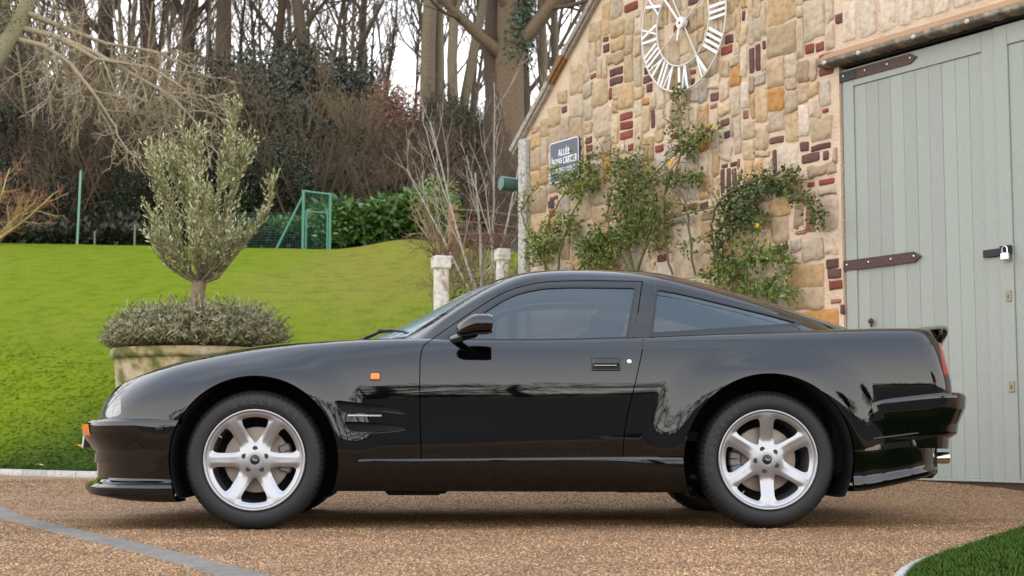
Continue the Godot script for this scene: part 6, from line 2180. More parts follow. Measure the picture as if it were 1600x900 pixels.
	dg.append_array(PackedVector2Array([Vector2(1.978, 1.260), Vector2(1.942, 1.128), Vector2(1.905, 0.970), Vector2(1.505, 0.959), Vector2(1.040, 0.956)]))
	var qg := PackedVector2Array([Vector2(2.070, 1.265), Vector2(2.189, 1.244), Vector2(2.324, 1.214), Vector2(2.526, 1.165), Vector2(2.693, 1.124), Vector2(2.827, 1.086), Vector2(2.832, 1.051), Vector2(2.648, 1.036), Vector2(2.410, 1.017), Vector2(2.173, 0.999), Vector2(2.016, 0.989)])
	var side := func(m: MB, poly: PackedVector2Array, sg: float, off: float) -> PackedFloat32Array: return poly_field(m, poly, sg, off, 0.5)
	var ring := func(poly: PackedVector2Array, inner_off: float) -> Array:
		var whole: MB = roof.clip(side.call(roof, poly, 1.0, 0.0), 0.012)
		var frame: MB = whole.clip(side.call(whole, poly, -1.0, inner_off), 0.012)
		var pane: MB = whole.clip(side.call(whole, poly, 1.0, inner_off + 0.002))
		for i in pane.v.size(): pane.v[i] -= pane.n[i] * 0.006
		return [frame, pane]
	var fd: Array = ring.call(dg, -0.014)
	var fq: Array = ring.call(qg, -0.018)
	# place on the surface: t in uv.y, s in uv.x
	var screen := func(m: MB, s0: float, s1: float, t0: float, sg: float, off: float) -> PackedFloat32Array:
		var o := PackedFloat32Array(); o.resize(m.v.size())
		for i in m.v.size():
			var s := m.t[i].x * 8.0; var t := m.t[i].y
			var d := maxf(maxf((s0 - s) * 0.33, (s - s1) * 0.33), (t0 - t) * 1.2)
			o[i] = sg * (d - off)
		return o
	var ws_all: MB = roof.clip(screen.call(roof, 0.10, 1.86, 0.535, 1.0, 0.0), 0.01)
	var rw_all: MB = roof.clip(screen.call(roof, 5.0, 7.7, 0.56, 1.0, 0.0), 0.01)
	var ws_rim: MB = ws_all.clip(screen.call(ws_all, 0.10, 1.86, 0.535, -1.0, -0.018))
	var ws: MB = ws_all.clip(screen.call(ws_all, 0.10, 1.86, 0.535, 1.0, -0.018))
	var rw_rim: MB = rw_all.clip(screen.call(rw_all, 5.0, 7.7, 0.56, -1.0, -0.03))
	var rw: MB = rw_all.clip(screen.call(rw_all, 5.0, 7.7, 0.56, 1.0, -0.03))
	roof = roof.clip(screen.call(roof, 0.10, 1.86, 0.535, -1.0, 0.0), 0.012)
	roof = roof.clip(screen.call(roof, 5.0, 7.7, 0.56, -1.0, 0.0), 0.012)
	roof = roof.clip(side.call(roof, dg, -1.0, 0.0), 0.012)
	roof = roof.clip(side.call(roof, qg, -1.0, 0.0), 0.012)
	# the door's window frame is cut free of the roof and goes with the door
	var dfp := smooth_line(PackedVector2Array([Vector2(0.881, 0.962), Vector2(0.974, 1.031), Vector2(1.077, 1.103), Vector2(1.185, 1.176), Vector2(1.293, 1.236), Vector2(1.437, 1.277), Vector2(1.581, 1.290), Vector2(1.784, 1.293), Vector2(2.008, 1.291)]), 5)
	dfp.append_array(PackedVector2Array([Vector2(1.995, 1.247), Vector2(1.961, 1.094), Vector2(1.925, 0.962), Vector2(1.917, 0.921), Vector2(0.859, 0.919), Vector2(0.855, 0.943)]))
	var dframe: MB = roof.clip(poly_field(roof, dfp, 1.0, -0.0025, 0.5), 0.012)
	roof = roof.clip(poly_field(roof, dfp, -1.0, 0.0025, 0.5), 0.012)
	var rp := part("roof", both(roof).mesh(), paint, root)
	for sg in [1, -1]:
		var d: Node3D = dn if sg == 1 else df
		part("window_frame", (dframe if sg == 1 else dframe.mirrored()).mesh(), paint, d)
		part("window_seal", (fd[0] if sg == 1 else (fd[0] as MB).mirrored()).mesh(), trim, d)
		part("window", (fd[1] if sg == 1 else (fd[1] as MB).mirrored()).mesh(), glass, d)
		var qn := part("quarter_window", (fq[1] if sg == 1 else (fq[1] as MB).mirrored()).mesh(), glass, root)
		part("window_seal", (fq[0] if sg == 1 else (fq[0] as MB).mirrored()).mesh(), trim, qn)
	var sky_whitened_glass := glass.duplicate()
	sky_whitened_glass.albedo_color = Color(0.72, 0.80, 0.81, 0.74)  # whitish colour stands in for the sky's reflection on the windscreen
	var wsn := part("windscreen", both(ws).mesh(), sky_whitened_glass, root)
	part("screen_seal", both(ws_rim).mesh(), trim, wsn)
	var rwn := part("rear_window", both(rw).mesh(), glass, root)
	part("screen_seal", both(rw_rim).mesh(), trim, rwn)
	# thin bright line round the quarter window
	var ql := MB.new()
	var qp := PackedVector3Array(); var qr := PackedFloat32Array()
	for q in [[Vector2(2.014, 0.988), .836], [Vector2(2.043, 1.138), .778], [Vector2(2.071, 1.268), .724], [Vector2(2.190, 1.247), .724], [Vector2(2.326, 1.217), .724], [Vector2(2.529, 1.168), .728], [Vector2(2.697, 1.127), .737], [Vector2(2.830, 1.090), .747], [Vector2(2.836, 1.051), .772]]:
		qp.append(Vector3(q[0].x, q[0].y, q[1])); qr.append(0.0022)
	ql.tube(qp, qr, 5)
	part("window_strip", both(ql).mesh(), mat(lin(0.10, 0.095, 0.09), 0.3, 1.0, false), root)

	# ---- bumpers, sills, valance: profiles carried round the car
	var ringed := func(prof: Array, u_end: float, front: bool, l: float, n: float, cols_n: int) -> MB:
		# prof: (reach, half width, height); carried from the middle round the corner to u_end
		var p := PackedVector3Array()
		for q in prof:
			for i in cols_n:
				var f := float(i) / (cols_n - 1)
				var reach: float = q[0]
				var u := reach + (u_end - reach) * pow(f, 2.2)
				var d := absf(u - reach)
				var z: float = q[1] * end_round(d, l, n)
				z += (flare(u, maxf(q[2], 0.36), 0.95) * 0.9 if q[1] > 0.8 else 0.0) * smoothstep(0.2, 0.5, d)
				p.append(Vector3(u, q[2], z))
		var m := MB.new()
		m.grid(p, cols_n, prof.size())
		# turn normals outwards
		for i in m.v.size():
			var c := m.v[i] - Vector3(-0.3 if front else 3.0, 0.42, 0.0)
			if m.n[i].dot(Vector3(c.x * 1.4, c.y * 1.5, c.z)) < 0: m.n[i] = -m.n[i]
		return m
	# resample a profile smoothly between its corners
	var dense := func(prof: Array, per: int) -> Array:
		var o := []
		for k in prof.size() - 1:
			for s in per:
				var f := float(s) / per
				o.append([lerpf(prof[k][0], prof[k + 1][0], f), lerpf(prof[k][1], prof[k + 1][1], f), lerpf(prof[k][2], prof[k + 1][2], f)])
		o.append(prof[prof.size() - 1])
		return o
	var fb: MB = ringed.call(dense.call([[-0.90, 0.905, 0.568], [-0.985, 0.950, 0.556], [-1.003, 0.958, 0.545], [-1.008, 0.960, 0.525], [-1.002, 0.958, 0.49], [-0.985, 0.954, 0.455], [-0.945, 0.945, 0.40], [-0.925, 0.938, 0.36], [-0.85, 0.90, 0.352]], 4), -0.36, true, 0.55, 2.5, 70)
	fb = fb.clip(field(fb, arch), 0.03)
	part("front_bumper", both(fb).mesh(), paint, root)
	var orange := mat(Color(0.72, 0.17, 0.012), 0.15, 0.0, false)
	var find := fb.clip(field(fb, func(p: Vector3) -> float: return maxf(maxf(absf(p.y - 0.505) - 0.027, absf(p.z - 0.63) - 0.10), p.x + 0.8)), 0.01).push(0.004)
	part("front_indicator", find.mesh(), orange, root)
	part("front_indicator", find.mirrored().mesh(), orange, root)
	var fa: MB = ringed.call(dense.call([[-0.93, 0.938, 0.362], [-0.925, 0.932, 0.30], [-0.925, 0.926, 0.25], [-0.94, 0.938, 0.236], [-0.965, 0.955, 0.228], [-0.985, 0.962, 0.215], [-0.985, 0.962, 0.198], [-0.965, 0.955, 0.172], [-0.90, 0.92, 0.160], [-0.6, 0.80, 0.158]], 4), -0.36, true, 0.55, 2.5, 70)
	fa = fa.clip(field(fa, arch), 0.03)
	# lower edge rises slightly under the corner
	for i in fa.v.size():
		if fa.v[i].y < 0.2: fa.v[i].y -= 0.018 * smoothstep(-0.95, -0.5, fa.v[i].x)
	part("air_dam", both(fa).mesh(), paint, root)
	var fi: MB = ringed.call(dense.call([[-0.931, 0.60, 0.35], [-0.936, 0.60, 0.25]], 4), -0.5, true, 0.55, 2.5, 30)
	part("air_intake", both(fi).mesh(), inner, root)
	var rb: MB = ringed.call(dense.call([[3.60, 0.86, 0.712], [3.73, 0.945, 0.702], [3.760, 0.960, 0.694], [3.771, 0.965, 0.678], [3.767, 0.962, 0.62], [3.742, 0.956, 0.565], [3.730, 0.950, 0.535], [3.725, 0.942, 0.485], [3.68, 0.930, 0.455], [3.56, 0.90, 0.43]], 4), 2.95, false, 0.34, 3.0, 70)
	# its upper edge falls towards the wheel
	for i in rb.v.size():
		rb.v[i].y -= 0.042 * smoothstep(3.6, 3.05, rb.v[i].x) * smoothstep(0.5, 0.68, rb.v[i].y)
		rb.v[i].y -= 0.03 * smoothstep(3.6, 3.05, rb.v[i].x) * smoothstep(0.56, 0.46, rb.v[i].y)
	rb = rb.clip(field(rb, arch), 0.03)
	rb = rb.clip(field(rb, func(p: Vector3) -> float: return 3.05 - p.x), 0.02)
	part("rear_bumper", both(rb).mesh(), paint, root)
	var rv: MB = ringed.call(dense.call([[3.60, 0.944, 0.47], [3.605, 0.943, 0.43], [3.60, 0.934, 0.33], [3.61, 0.944, 0.305], [3.605, 0.942, 0.28], [3.57, 0.915, 0.268], [3.3, 0.75, 0.265]], 4), 2.95, false, 0.34, 3.0, 60)
	for i in rv.v.size(): rv.v[i].y -= 0.078 * smoothstep(3.58, 3.02, rv.v[i].x) * smoothstep(0.40, 0.30, rv.v[i].y) + 0.05 * smoothstep(3.58, 3.02, rv.v[i].x) * smoothstep(0.36, 0.46, rv.v[i].y)
	rv = rv.clip(field(rv, arch), 0.03)
	rv = rv.clip(field(rv, func(p: Vector3) -> float: return 3.04 - p.x), 0.03)
	part("rear_valance", both(rv).mesh(), paint, root)
	# sills
	var sp := PackedVector3Array()
	var prof := [[0.915, 0.362], [0.950, 0.357], [0.9535, 0.350], [0.953, 0.335], [0.946, 0.30], [0.929, 0.25], [0.903, 0.212], [0.87, 0.196], [0.80, 0.190], [0.66, 0.190]]
	var sn := 60
	for q in prof:
		for i in sn:
			var u := lerpf(0.36, 2.24, float(i) / (sn - 1))
			var rise := 0.012 * smoothstep(0.4, 2.2, u)
			var swell := 0.016 * smoothstep(1.45, 2.15, u) * (1.0 if q[1] < 0.33 and q[1] > 0.24 else 0.25)
			sp.append(Vector3(u, q[1] + rise * (1.0 if q[1] > 0.3 else -0.5) - 0.012 + 0.012, q[0] + swell))
	var sill := MB.new()
	sill.grid(sp, sn, prof.size())
	for i in sill.n.size():
		if sill.n[i].dot(Vector3(0, sill.v[i].y - 0.28, 0.2)) < 0: sill.n[i] = -sill.n[i]
	sill = sill.clip(field(sill, arch), 0.03)
	part("sill", sill.mesh(), paint, root)
	part("sill", sill.mirrored().mesh(), paint, root)

	# ---- spoiler lip on the boot
	var lipp := [[3.34, 1.030], [3.44, 1.048], [3.53, 1.064], [3.60, 1.073], [3.640, 1.072], [3.656, 1.060], [3.654, 1.035], [3.645, 1.008], [3.635, 0.985], [3.620, 0.955]]
	sp = PackedVector3Array()
	for q in lipp:
		for i in 41:
			var z := lerpf(0.0, 0.76, float(i) / 40)
			var f := z / 0.76
			var back := 0.07 - 0.115 * pow(f, 3.0)
			var down := 0.035 * pow(f, 6.0)
			sp.append(Vector3(q[0] + back * clampf((q[0] - 3.36) / 0.2, 0, 1), q[1] - down * clampf((q[1] - 0.96) * 12.0, 0, 1) + 0.012 * (1 - f), z))
	var lip := MB.new()
	lip.grid(sp, 41, lipp.size(), Vector3(1, 1, 0))
	part("spoiler", both(lip).mesh(), paint, root)

	# ---- wheel housings, floor
	for e in [[front_c, fr, "wheel_arch"], [rear_c, rr, "wheel_arch"]]:
		var c: Vector2 = e[0]
		var pa := PackedVector3Array()
		var m := 48
		for j in 5:
			for i in m:
				var a := lerpf(-0.62, PI + 0.62, float(i) / (m - 1))
				var q := c + Vector2(cos(a), sin(a)) * (float(e[1]) + 0.003)
				var zo := 0.9
				if j == 0:
					zo = (surf(q.x, clampf(q.y, 0.38, 0.86))[0] as Vector3).z - 0.012 if q.y > 0.36 else 0.92
				elif j == 4:
					q = c + Vector2(cos(a), sin(a)) * 0.05
				pa.append(Vector3(q.x, maxf(q.y, 0.16), [zo, 0.8, 0.62, 0.5, 0.5][j]))
		var lin2 := MB.new()
		lin2.grid(pa, m, 5)
		part(e[2], both(lin2).mesh(), inner, root)
	var fl := MB.new()
	for b in [[Vector3(1.3, 0.30, 0), Vector3(1.75, 0.2, 1.64)], [Vector3(1.3, 0.32, 0), Vector3(4.3, 0.2, 0.96)], [Vector3(-0.62, 0.38, 0), Vector3(0.34, 0.36, 1.2)], [Vector3(3.28, 0.42, 0), Vector3(0.56, 0.34, 1.45)]]:
		fl.box(Transform3D(Basis(), b[0]), b[1], 0.03)
	for q in [[0.70, 0.055, 0.30], [0.78, 0.04, 0.2], [1.95, 0.03, 0.4]]:
		fl.box(Transform3D(Basis(), Vector3(q[0] + 0.1, 0.195, 0.62)), Vector3(q[2], q[1], 0.3), 0.02)
	part("underbody", fl.mesh(), inner, root)

	make_car_details(root, dn, df, bn)
	make_wheels(root)



func on_flank(p: Vector2, off := 0.0) -> Transform3D:
	# a frame lying on the near flank: x along the car, y up the flank, z out of it
	var s := surf(p.x, p.y)
	var n: Vector3 = s[1]
	var xa := (Vector3.RIGHT - n * n.x).normalized()
	return Transform3D(Basis(xa, n.cross(xa), n), (s[0] as Vector3) + n * off)


func flip(x: Transform3D) -> Transform3D:
	# the same frame on the far flank
	var b := Basis(x.basis.x * Vector3(1, 1, -1), x.basis.y * Vector3(1, 1, -1), x.basis.z * Vector3(1, 1, -1))
	return Transform3D(b, x.origin * Vector3(1, 1, -1))


func make_car_details(root: Node3D, dn: Node3D, df: Node3D, bn: Node3D) -> void:
	var paint: Material = M.paint; var trim: Material = M.trim; var chrome: Material = M.chrome
	var orange := mat(lin(0.78, 0.20, 0.015), 0.15, 0.0, false)
	for sg in [1, -1]:
		var d: Node3D = dn if sg == 1 else df
		var at := func(x: Transform3D) -> Transform3D: return x if sg == 1 else flip(x)
		# small amber repeater on the wing
		var b := MB.new()
		b.box(at.call(on_flank(Vector2(0.605, 0.772), 0.002)), Vector3(0.046, 0.034, 0.014), 0.005)
		var rep := part("side_indicator", b.mesh(), orange, root)
		b = MB.new()
		b.box(at.call(on_flank(Vector2(0.605, 0.772), -0.003)), Vector3(0.056, 0.042, 0.012), 0.004)
		part("indicator_seal", b.mesh(), trim, rep)
		# bright strip between the two vents, and their lips
		b = MB.new()
		b.box(at.call(on_flank(Vector2(0.554, 0.574), 0.004)), Vector3(0.172, 0.011, 0.012), 0.003)
		part("vent_strip", b.mesh(), mat(lin(0.45, 0.43, 0.40), 0.2, 1.0, false), root)
		b = MB.new()
		for path in [[[525, 629], [528, 637], [533, 644], [540, 647]], [[540, 664], [544, 670], [552, 676], [562, 677], [590, 677], [620, 674.5], [633, 672]], [[597, 643], [612, 645], [625, 647], [632, 646.5]]]:
			var p := PackedVector3Array(); var r := PackedFloat32Array()
			for q in path:
				var uvp := flank_place(q[0], q[1])
				p.append((at.call(on_flank(uvp, 0.0005)) as Transform3D).origin); r.append(0.0026)
			b.tube(p, r, 6)
		part("vent_lip", b.mesh(), paint, root)
		# door handle: bezel, recess, flap, lock
		var hx: Transform3D = on_flank(Vector2(1.781, 0.838), 0.0)
		b = MB.new()
		b.box(at.call(hx), Vector3(0.150, 0.072, 0.010), 0.004)
		var hn := part("door_handle", b.mesh(), trim, d)
		b = MB.new()
		b.box(at.call(hx * Transform3D(Basis(Vector3.RIGHT, -0.16), Vector3(0, 0.012, 0.008))), Vector3(0.134, 0.036, 0.012), 0.005)
		part("handle_flap", b.mesh(), paint, hn)
		b = MB.new()
		b.box(at.call(hx * Transform3D(Basis(), Vector3(0, -0.016, 0.0055))), Vector3(0.136, 0.022, 0.003))
		part("handle_recess", b.mesh(), M.inner, hn)
		b = MB.new()
		b.box(at.call(hx * Transform3D(Basis(), Vector3(-0.004, -0.009, 0.009))), Vector3(0.118, 0.004, 0.006), 0.0015)
		part("handle_edge", b.mesh(), chrome, hn)
		b = MB.new()
		var lx: Transform3D = at.call(on_flank(Vector2(1.901, 0.851), 0.001))
		b.blob(lx * Transform3D(Basis.from_scale(Vector3(0.0125, 0.0125, 0.006)), Vector3.ZERO), 14, 8)
		part("door_lock", b.mesh(), mat(lin(0.75, 0.75, 0.73), 0.3, 0.6, false), d)
		# door mirror: arm, housing, glass
		b = MB.new()
		var p3 := PackedVector3Array()
		var nx := 30; var na := 29
		for j in nx:
			var f := float(j) / (nx - 1)
			var grow := pow(1.0 - pow(1.0 - minf(f / 0.62, 1.0), 2.2), 1.0 / 2.2)
			var shrink := 1.0 - 0.10 * smoothstep(0.85, 1.0, f)
			var u := lerpf(1.010, 1.196, f)
			var yc := lerpf(1.006, 1.036, smoothstep(0.0, 0.6, f)); var zc := lerpf(1.00, 1.030, f)
			for i in na:
				var a := TAU * i / (na - 1)
				var ca := cos(a); var sa := sin(a)
				var pw := 2.0 / 2.6
				var y := signf(sa) * pow(absf(sa), pw) * 0.053 * grow * shrink
				var z := signf(ca) * pow(absf(ca), pw) * 0.100 * grow * shrink
				p3.append(Vector3(u, yc + y, zc + z))
		b.grid(p3, na, nx, Vector3.ZERO, true)
		for i in b.n.size():
			if b.n[i].dot(b.v[i] - Vector3(1.10, 1.02, 1.02)) < 0: b.n[i] = -b.n[i]
		var mi := MB.new(); mi.add(b)
		var mh := part("door_mirror", (mi if sg == 1 else mi.mirrored()).mesh(), paint, d)
		b = MB.new()
		b.box(Transform3D(Basis(), Vector3(1.193, 1.036, 1.03)), Vector3(0.004, 0.074, 0.15), 0.002)
		part("mirror_glass", (b if sg == 1 else b.mirrored()).mesh(), mat(lin(0.75, 0.76, 0.78), 0.03, 1.0, false), mh)
		b = MB.new()
		b.tube(PackedVector3Array([Vector3(0.985, 0.963, 0.80), Vector3(1.02, 0.972, 0.87), Vector3(1.065, 0.985, 0.93), Vector3(1.10, 1.0, 0.985)]), PackedFloat32Array([0.030, 0.026, 0.026, 0.034]), 12, true)
		part("mirror_arm", (b if sg == 1 else b.mirrored()).mesh(), paint, mh)
		# front corner lamp in the bumper, seats
		b = MB.new()
		b.tube(PackedVector3Array([Vector3(3.40, 0.352, 0.60), Vector3(3.55, 0.355, 0.60), Vector3(3.650, 0.357, 0.60)]), PackedFloat32Array([0.030, 0.030, 0.0315]), 20)
		b.tube(PackedVector3Array([Vector3(3.650, 0.357, 0.60), Vector3(3.652, 0.357, 0.60), Vector3(3.56, 0.357, 0.60)]), PackedFloat32Array([0.0315, 0.027, 0.026]), 20)
		b.tube(PackedVector3Array([Vector3(3.612, 0.356, 0.60), Vector3(3.615, 0.356, 0.60)]), PackedFloat32Array([0.0325, 0.0325]), 20)
		part("exhaust_tip", (b if sg == 1 else b.mirrored()).mesh(), mat(lin(0.62, 0.55, 0.46), 0.22, 1.0, false), root)
		b = MB.new()
		b.tube(PackedVector3Array([Vector3(2.2, 0.25, 0.45), Vector3(2.9, 0.28, 0.60), Vector3(3.2, 0.29, 0.60), Vector3(3.42, 0.35, 0.60)]), PackedFloat32Array([0.035, 0.036, 0.036, 0.034]), 12)
		part("exhaust_pipe", (b if sg == 1 else b.mirrored()).mesh(), mat(lin(0.10, 0.07, 0.06), 0.5, 0.7, false), root)
		# seats
		var seat := MB.new()
		seat.box(Transform3D(Basis(Vector3.BACK, 0.12), Vector3(1.42, 0.56, 0.36)), Vector3(0.52, 0.16, 0.50), 0.05)
		seat.box(Transform3D(Basis(Vector3.BACK, -0.36), Vector3(1.74, 0.83, 0.36)), Vector3(0.15, 0.58, 0.48), 0.06)
		seat.box(Transform3D(Basis(Vector3.BACK, -0.30), Vector3(1.87, 1.14, 0.36)), Vector3(0.09, 0.17, 0.26), 0.04)
		part("seat", (seat if sg == 1 else seat.mirrored()).mesh(), mat(lin(0.022, 0.02, 0.02), 0.5, 0.0, false), root)
		# line along the rear corner and along its lower panel
		b = MB.new()
		var lp := PackedVector3Array(); var lr := PackedFloat32Array()
		for q in 12:
			var u := lerpf(3.075, 3.40, q / 11.0)
			lp.append(Vector3(u, lerpf(0.448, 0.488, q / 11.0), 0.949 + 0.012 * (1.0 - q / 11.0) - 0.012 * pow(q / 11.0, 4.0))); lr.append(0.006)
		b.tube(lp, lr, 6)
		part("panel_lip", (b if sg == 1 else b.mirrored()).mesh(), paint, root)
	# dashboard, wheel, shelf
	var ds := MB.new()
	ds.box(Transform3D(Basis(Vector3.BACK, 0.15), Vector3(0.98, 0.86, 0)), Vector3(0.5, 0.16, 1.4), 0.05)
	ds.box(Transform3D(Basis(), Vector3(2.45, 0.80, 0)), Vector3(0.75, 0.16, 1.25), 0.04)
	ds.box(Transform3D(Basis(), Vector3(1.7, 0.47, 0)), Vector3(1.9, 0.05, 1.5))
	part("cabin_floor", ds.mesh(), M.inner, root)
	var sw := MB.new()
	var pr := PackedVector3Array(); var rs := PackedFloat32Array()
	for k in 33:
		var a := TAU * k / 32
		pr.append(Vector3(1.22 + sin(a) * 0.06, 0.90 + cos(a) * 0.17, -0.36 + sin(a) * 0.18 * 1.0)); rs.append(0.014)
	pr = PackedVector3Array()
	for k in 33:
		var a := TAU * k / 32
		pr.append(Transform3D(Basis(Vector3.BACK, 0.42), Vector3(1.22, 0.90, -0.36)) * Vector3(0, cos(a) * 0.18, sin(a) * 0.18))
	sw.tube(pr, rs, 8)
	sw.tube(PackedVector3Array([Vector3(1.22, 0.9, -0.36), Vector3(1.0, 0.80, -0.36)]), PackedFloat32Array([0.05, 0.03]), 8, true)
	part("steering_wheel", sw.mesh(), trim, root)
	# wipers
	for e in [[[Vector2(0.527, 0.994), .46], [Vector2(0.575, 1.013), .47], [Vector2(0.623, 1.031), .48], [Vector2(0.672, 1.033), .50], [Vector2(0.735, 1.022), .55], [Vector2(0.791, 0.998), .60]], [[Vector2(0.458, 1.011), -.05], [Vector2(0.534, 1.029), -.02], [Vector2(0.594, 1.053), .05], [Vector2(0.682, 1.048), .2]]]:
		var wb := MB.new()
		var p := PackedVector3Array(); var r := PackedFloat32Array()
		for q in e: p.append(Vector3(q[0].x, q[0].y + 0.006, q[1])); r.append(0.0075)
		wb.tube(p, r, 6, true)
		wb.box(Transform3D(Basis(), p[2]), Vector3(0.05, 0.016, 0.02), 0.004)
		part("wiper", wb.mesh(), trim, root)
	# number plate on its bracket, small badge, far lamp edge
	var np := MB.new()
	np.box(Transform3D(Basis(Vector3.BACK, -0.12), Vector3(-1.006, 0.445, 0)), Vector3(0.010, 0.075, 0.52), 0.003)
	part("number_plate", np.mesh(), mat(lin(0.7, 0.7, 0.68), 0.4, 0.0, false), root)
	var bd := MB.new()
	bd.box(Transform3D(Basis(Vector3.BACK, 0.5), Vector3(-0.835, 0.752, 0.0)), Vector3(0.035, 0.010, 0.11), 0.004)
	part("bonnet_badge", bd.mesh(), chrome, bn)
	# grille
	var gr := MB.new()
	for k in 5:
		gr.box(Transform3D(Basis(), Vector3(-0.905 + 0.016 * k, 0.585 + k * 0.022, 0)), Vector3(0.014, 0.008, 0.62), 0.002)
	part("grille", gr.mesh(), chrome, root)


func flank_place(px: float, py: float) -> Vector2:
	# measured photo place to the car's own (along, up) on the flank at 0.95
	return Vector2((px - 525.0) * 0.003242 + 0.4085, 0.644 - (py - 628.0) * 0.003228)


func make_wheels(root: Node3D) -> void:
	var silver := mat(lin(0.37, 0.37, 0.38), 0.3, 0.75, false)
	var tyre_m := mat(lin(0.0075, 0.0075, 0.0075), 0.6, 0.0, false)
	tyre_m.normal_enabled = true
	var letter_m := mat(lin(0.030, 0.030, 0.030), 0.55, 0.0, false)
	var disc_m := mat(lin(0.30, 0.25, 0.21), 0.4, 0.6, false)
	var cal_m := mat(lin(0.18, 0.17, 0.16), 0.4, 0.6, false)
	tyre_m.normal_enabled = false
	# tyre: radius, depth behind the outer plane
	var tp := [[0.250, -0.016], [0.262, -0.006], [0.268, -0.004], [0.275, -0.0015], [0.282, 0.000], [0.300, 0.001], [0.318, -0.003], [0.330, -0.010], [0.3325, -0.0125], [0.340, -0.020], [0.3465, -0.030], [0.350, -0.042], [0.351, -0.052], [0.345, -0.054], [0.345, -0.060], [0.352, -0.062], [0.3525, -0.095], [0.345, -0.097], [0.345, -0.104], [0.3525, -0.106], [0.3525, -0.150], [0.345, -0.152], [0.345, -0.158], [0.352, -0.160], [0.351, -0.200], [0.342, -0.228], [0.318, -0.250], [0.275, -0.252], [0.255, -0.24]]
	var seg := 288
	var pt := PackedVector3Array()
	for j in tp.size():
		for i in seg + 1:
			var a := TAU * i / seg
			var r: float = tp[j][0]; var z: float = tp[j][1]
			if j >= 8 and j <= 12 and i % 4 == 0: r -= 0.004; z -= 0.002
			if j >= 22 and j <= 25 and i % 4 == 1: r -= 0.004
			if j in [15, 16, 19, 20] and i % 6 == 2: r -= 0.004
			pt.append(Vector3(cos(a) * r, sin(a) * r, z))
	var tyre := MB.new()
	tyre.grid(pt, seg + 1, tp.size(), Vector3.ZERO, true)
	for k in tyre.n.size():
		var ctr := Vector3(tyre.v[k].x, tyre.v[k].y, 0).normalized() * 0.285 + Vector3(0, 0, -0.125)
		if tyre.n[k].dot(tyre.v[k] - ctr) < 0: tyre.n[k] = -tyre.n[k]
	var tyre_mesh := tyre.mesh()
	var turn := Basis(Vector3.RIGHT, PI / 2)
	for wh in [[Vector2(0, 0.352), 1, 0.0], [Vector2(2.61, 0.352), 1, PI / 6], [Vector2(0, 0.352), -1, 0.2], [Vector2(2.61, 0.352), -1, 0.5]]:
		var w := Node3D.new()
		w.name = "wheel"
		root.add_child(w, true)
		w.position = Vector3(wh[0].x, wh[0].y, 0.943 * wh[1])
		if wh[1] < 0: w.rotation.y = PI
		var ang: float = wh[2]
		part("tyre", tyre_mesh, tyre_m, w)
		# rim: lip and barrel
		var rim := MB.new()
		rim.lathe(PackedVector2Array([Vector2(0.247, -0.02), Vector2(0.2555, -0.008), Vector2(0.2565, -0.003), Vector2(0.254, 0.0015), Vector2(0.2475, 0.0015), Vector2(0.243, -0.003), Vector2(0.2405, -0.010), Vector2(0.236, -0.018), Vector2(0.230, -0.035), Vector2(0.222, -0.07), Vector2(0.214, -0.20), Vector2(0.20, -0.235)]), 96, Transform3D(turn, Vector3.ZERO))
		# normals of the barrel look inwards
		for k in rim.n.size():
			var q := rim.v[k]
			var rad := Vector2(q.x, q.y).length()
			var want := Vector3(-q.x, -q.y, 0).normalized() if rad < 0.2405 else (Vector3(0, 0, 1) + Vector3(q.x, q.y, 0).normalized() * (rad - 0.25) * 60.0)
			if rim.n[k].dot(want) < 0: rim.n[k] = -rim.n[k]
		part("rim", rim.mesh(), silver, w)
		var face := MB.new()
		var nr := 46; var na := 241
		var fp := PackedVector3Array()
		for j in nr:
			var r := lerpf(0.012, 0.2405, float(j) / (nr - 1))
			var z := -0.040 + 0.010 * smoothstep(0.10, 0.03, r) + 0.032 * smoothstep(0.09, 0.2405, r)
			for i in na:
				var a := TAU * i / (na - 1)
				# spokes are crowned across
				var la := wrapf(a - ang, -PI / 6, PI / 6)
				var across := r * sin(la)
				var zz := z - 0.012 * smoothstep(0.012, 0.05, absf(across)) * smoothstep(0.07, 0.12, r) * smoothstep(0.236, 0.21, r)
				fp.append(Vector3(cos(a) * r, sin(a) * r, zz))
		face.grid(fp, na, nr, Vector3.BACK, true)
		var hole := func(p: Vector3) -> float:
			var r := Vector2(p.x, p.y).length()
			var a := wrapf(atan2(p.y, p.x) - ang, 0.0, PI / 3)
			var hw := 0.0345 + 0.006 * smoothstep(0.13, 0.08, r) + 0.006 * smoothstep(0.18, 0.215, r)
			var h := [hw - r * sin(a), hw - r * sin(PI / 3 - a), r - 0.2165]
			var k := 0.018
			var m: float = h[0]
			for q in [h[1], h[2]]:
				var e := maxf(k - absf(m - q), 0.0) / k
				m = maxf(m, q) + e * e * k * 0.25
			return -m
		face = face.clip(field(face, hole), 0.034)
		part("spokes", face.mesh(), silver, w)
		# centre cap with a small winged mark
		var cap := MB.new()
		cap.lathe(PackedVector2Array([Vector2(0.0, -0.020), Vector2(0.018, -0.0205), Vector2(0.0235, -0.023), Vector2(0.025, -0.030)]), 28, Transform3D(turn, Vector3.ZERO))
		for k in cap.n.size():
			if cap.n[k].z < 0: cap.n[k] = -cap.n[k]
		var cn := part("centre_cap", cap.mesh(), mat(lin(0.012, 0.012, 0.012), 0.25, 0.0, false), w)
		var em := MB.new()
		var wing := PackedVector2Array([Vector2(-0.0165, 0.006), Vector2(-0.006, 0.004), Vector2(-0.003, 0.0015), Vector2(0.003, 0.0015), Vector2(0.006, 0.004), Vector2(0.0165, 0.006), Vector2(0.010, -0.001), Vector2(0.004, -0.004), Vector2(-0.004, -0.004), Vector2(-0.010, -0.001)])
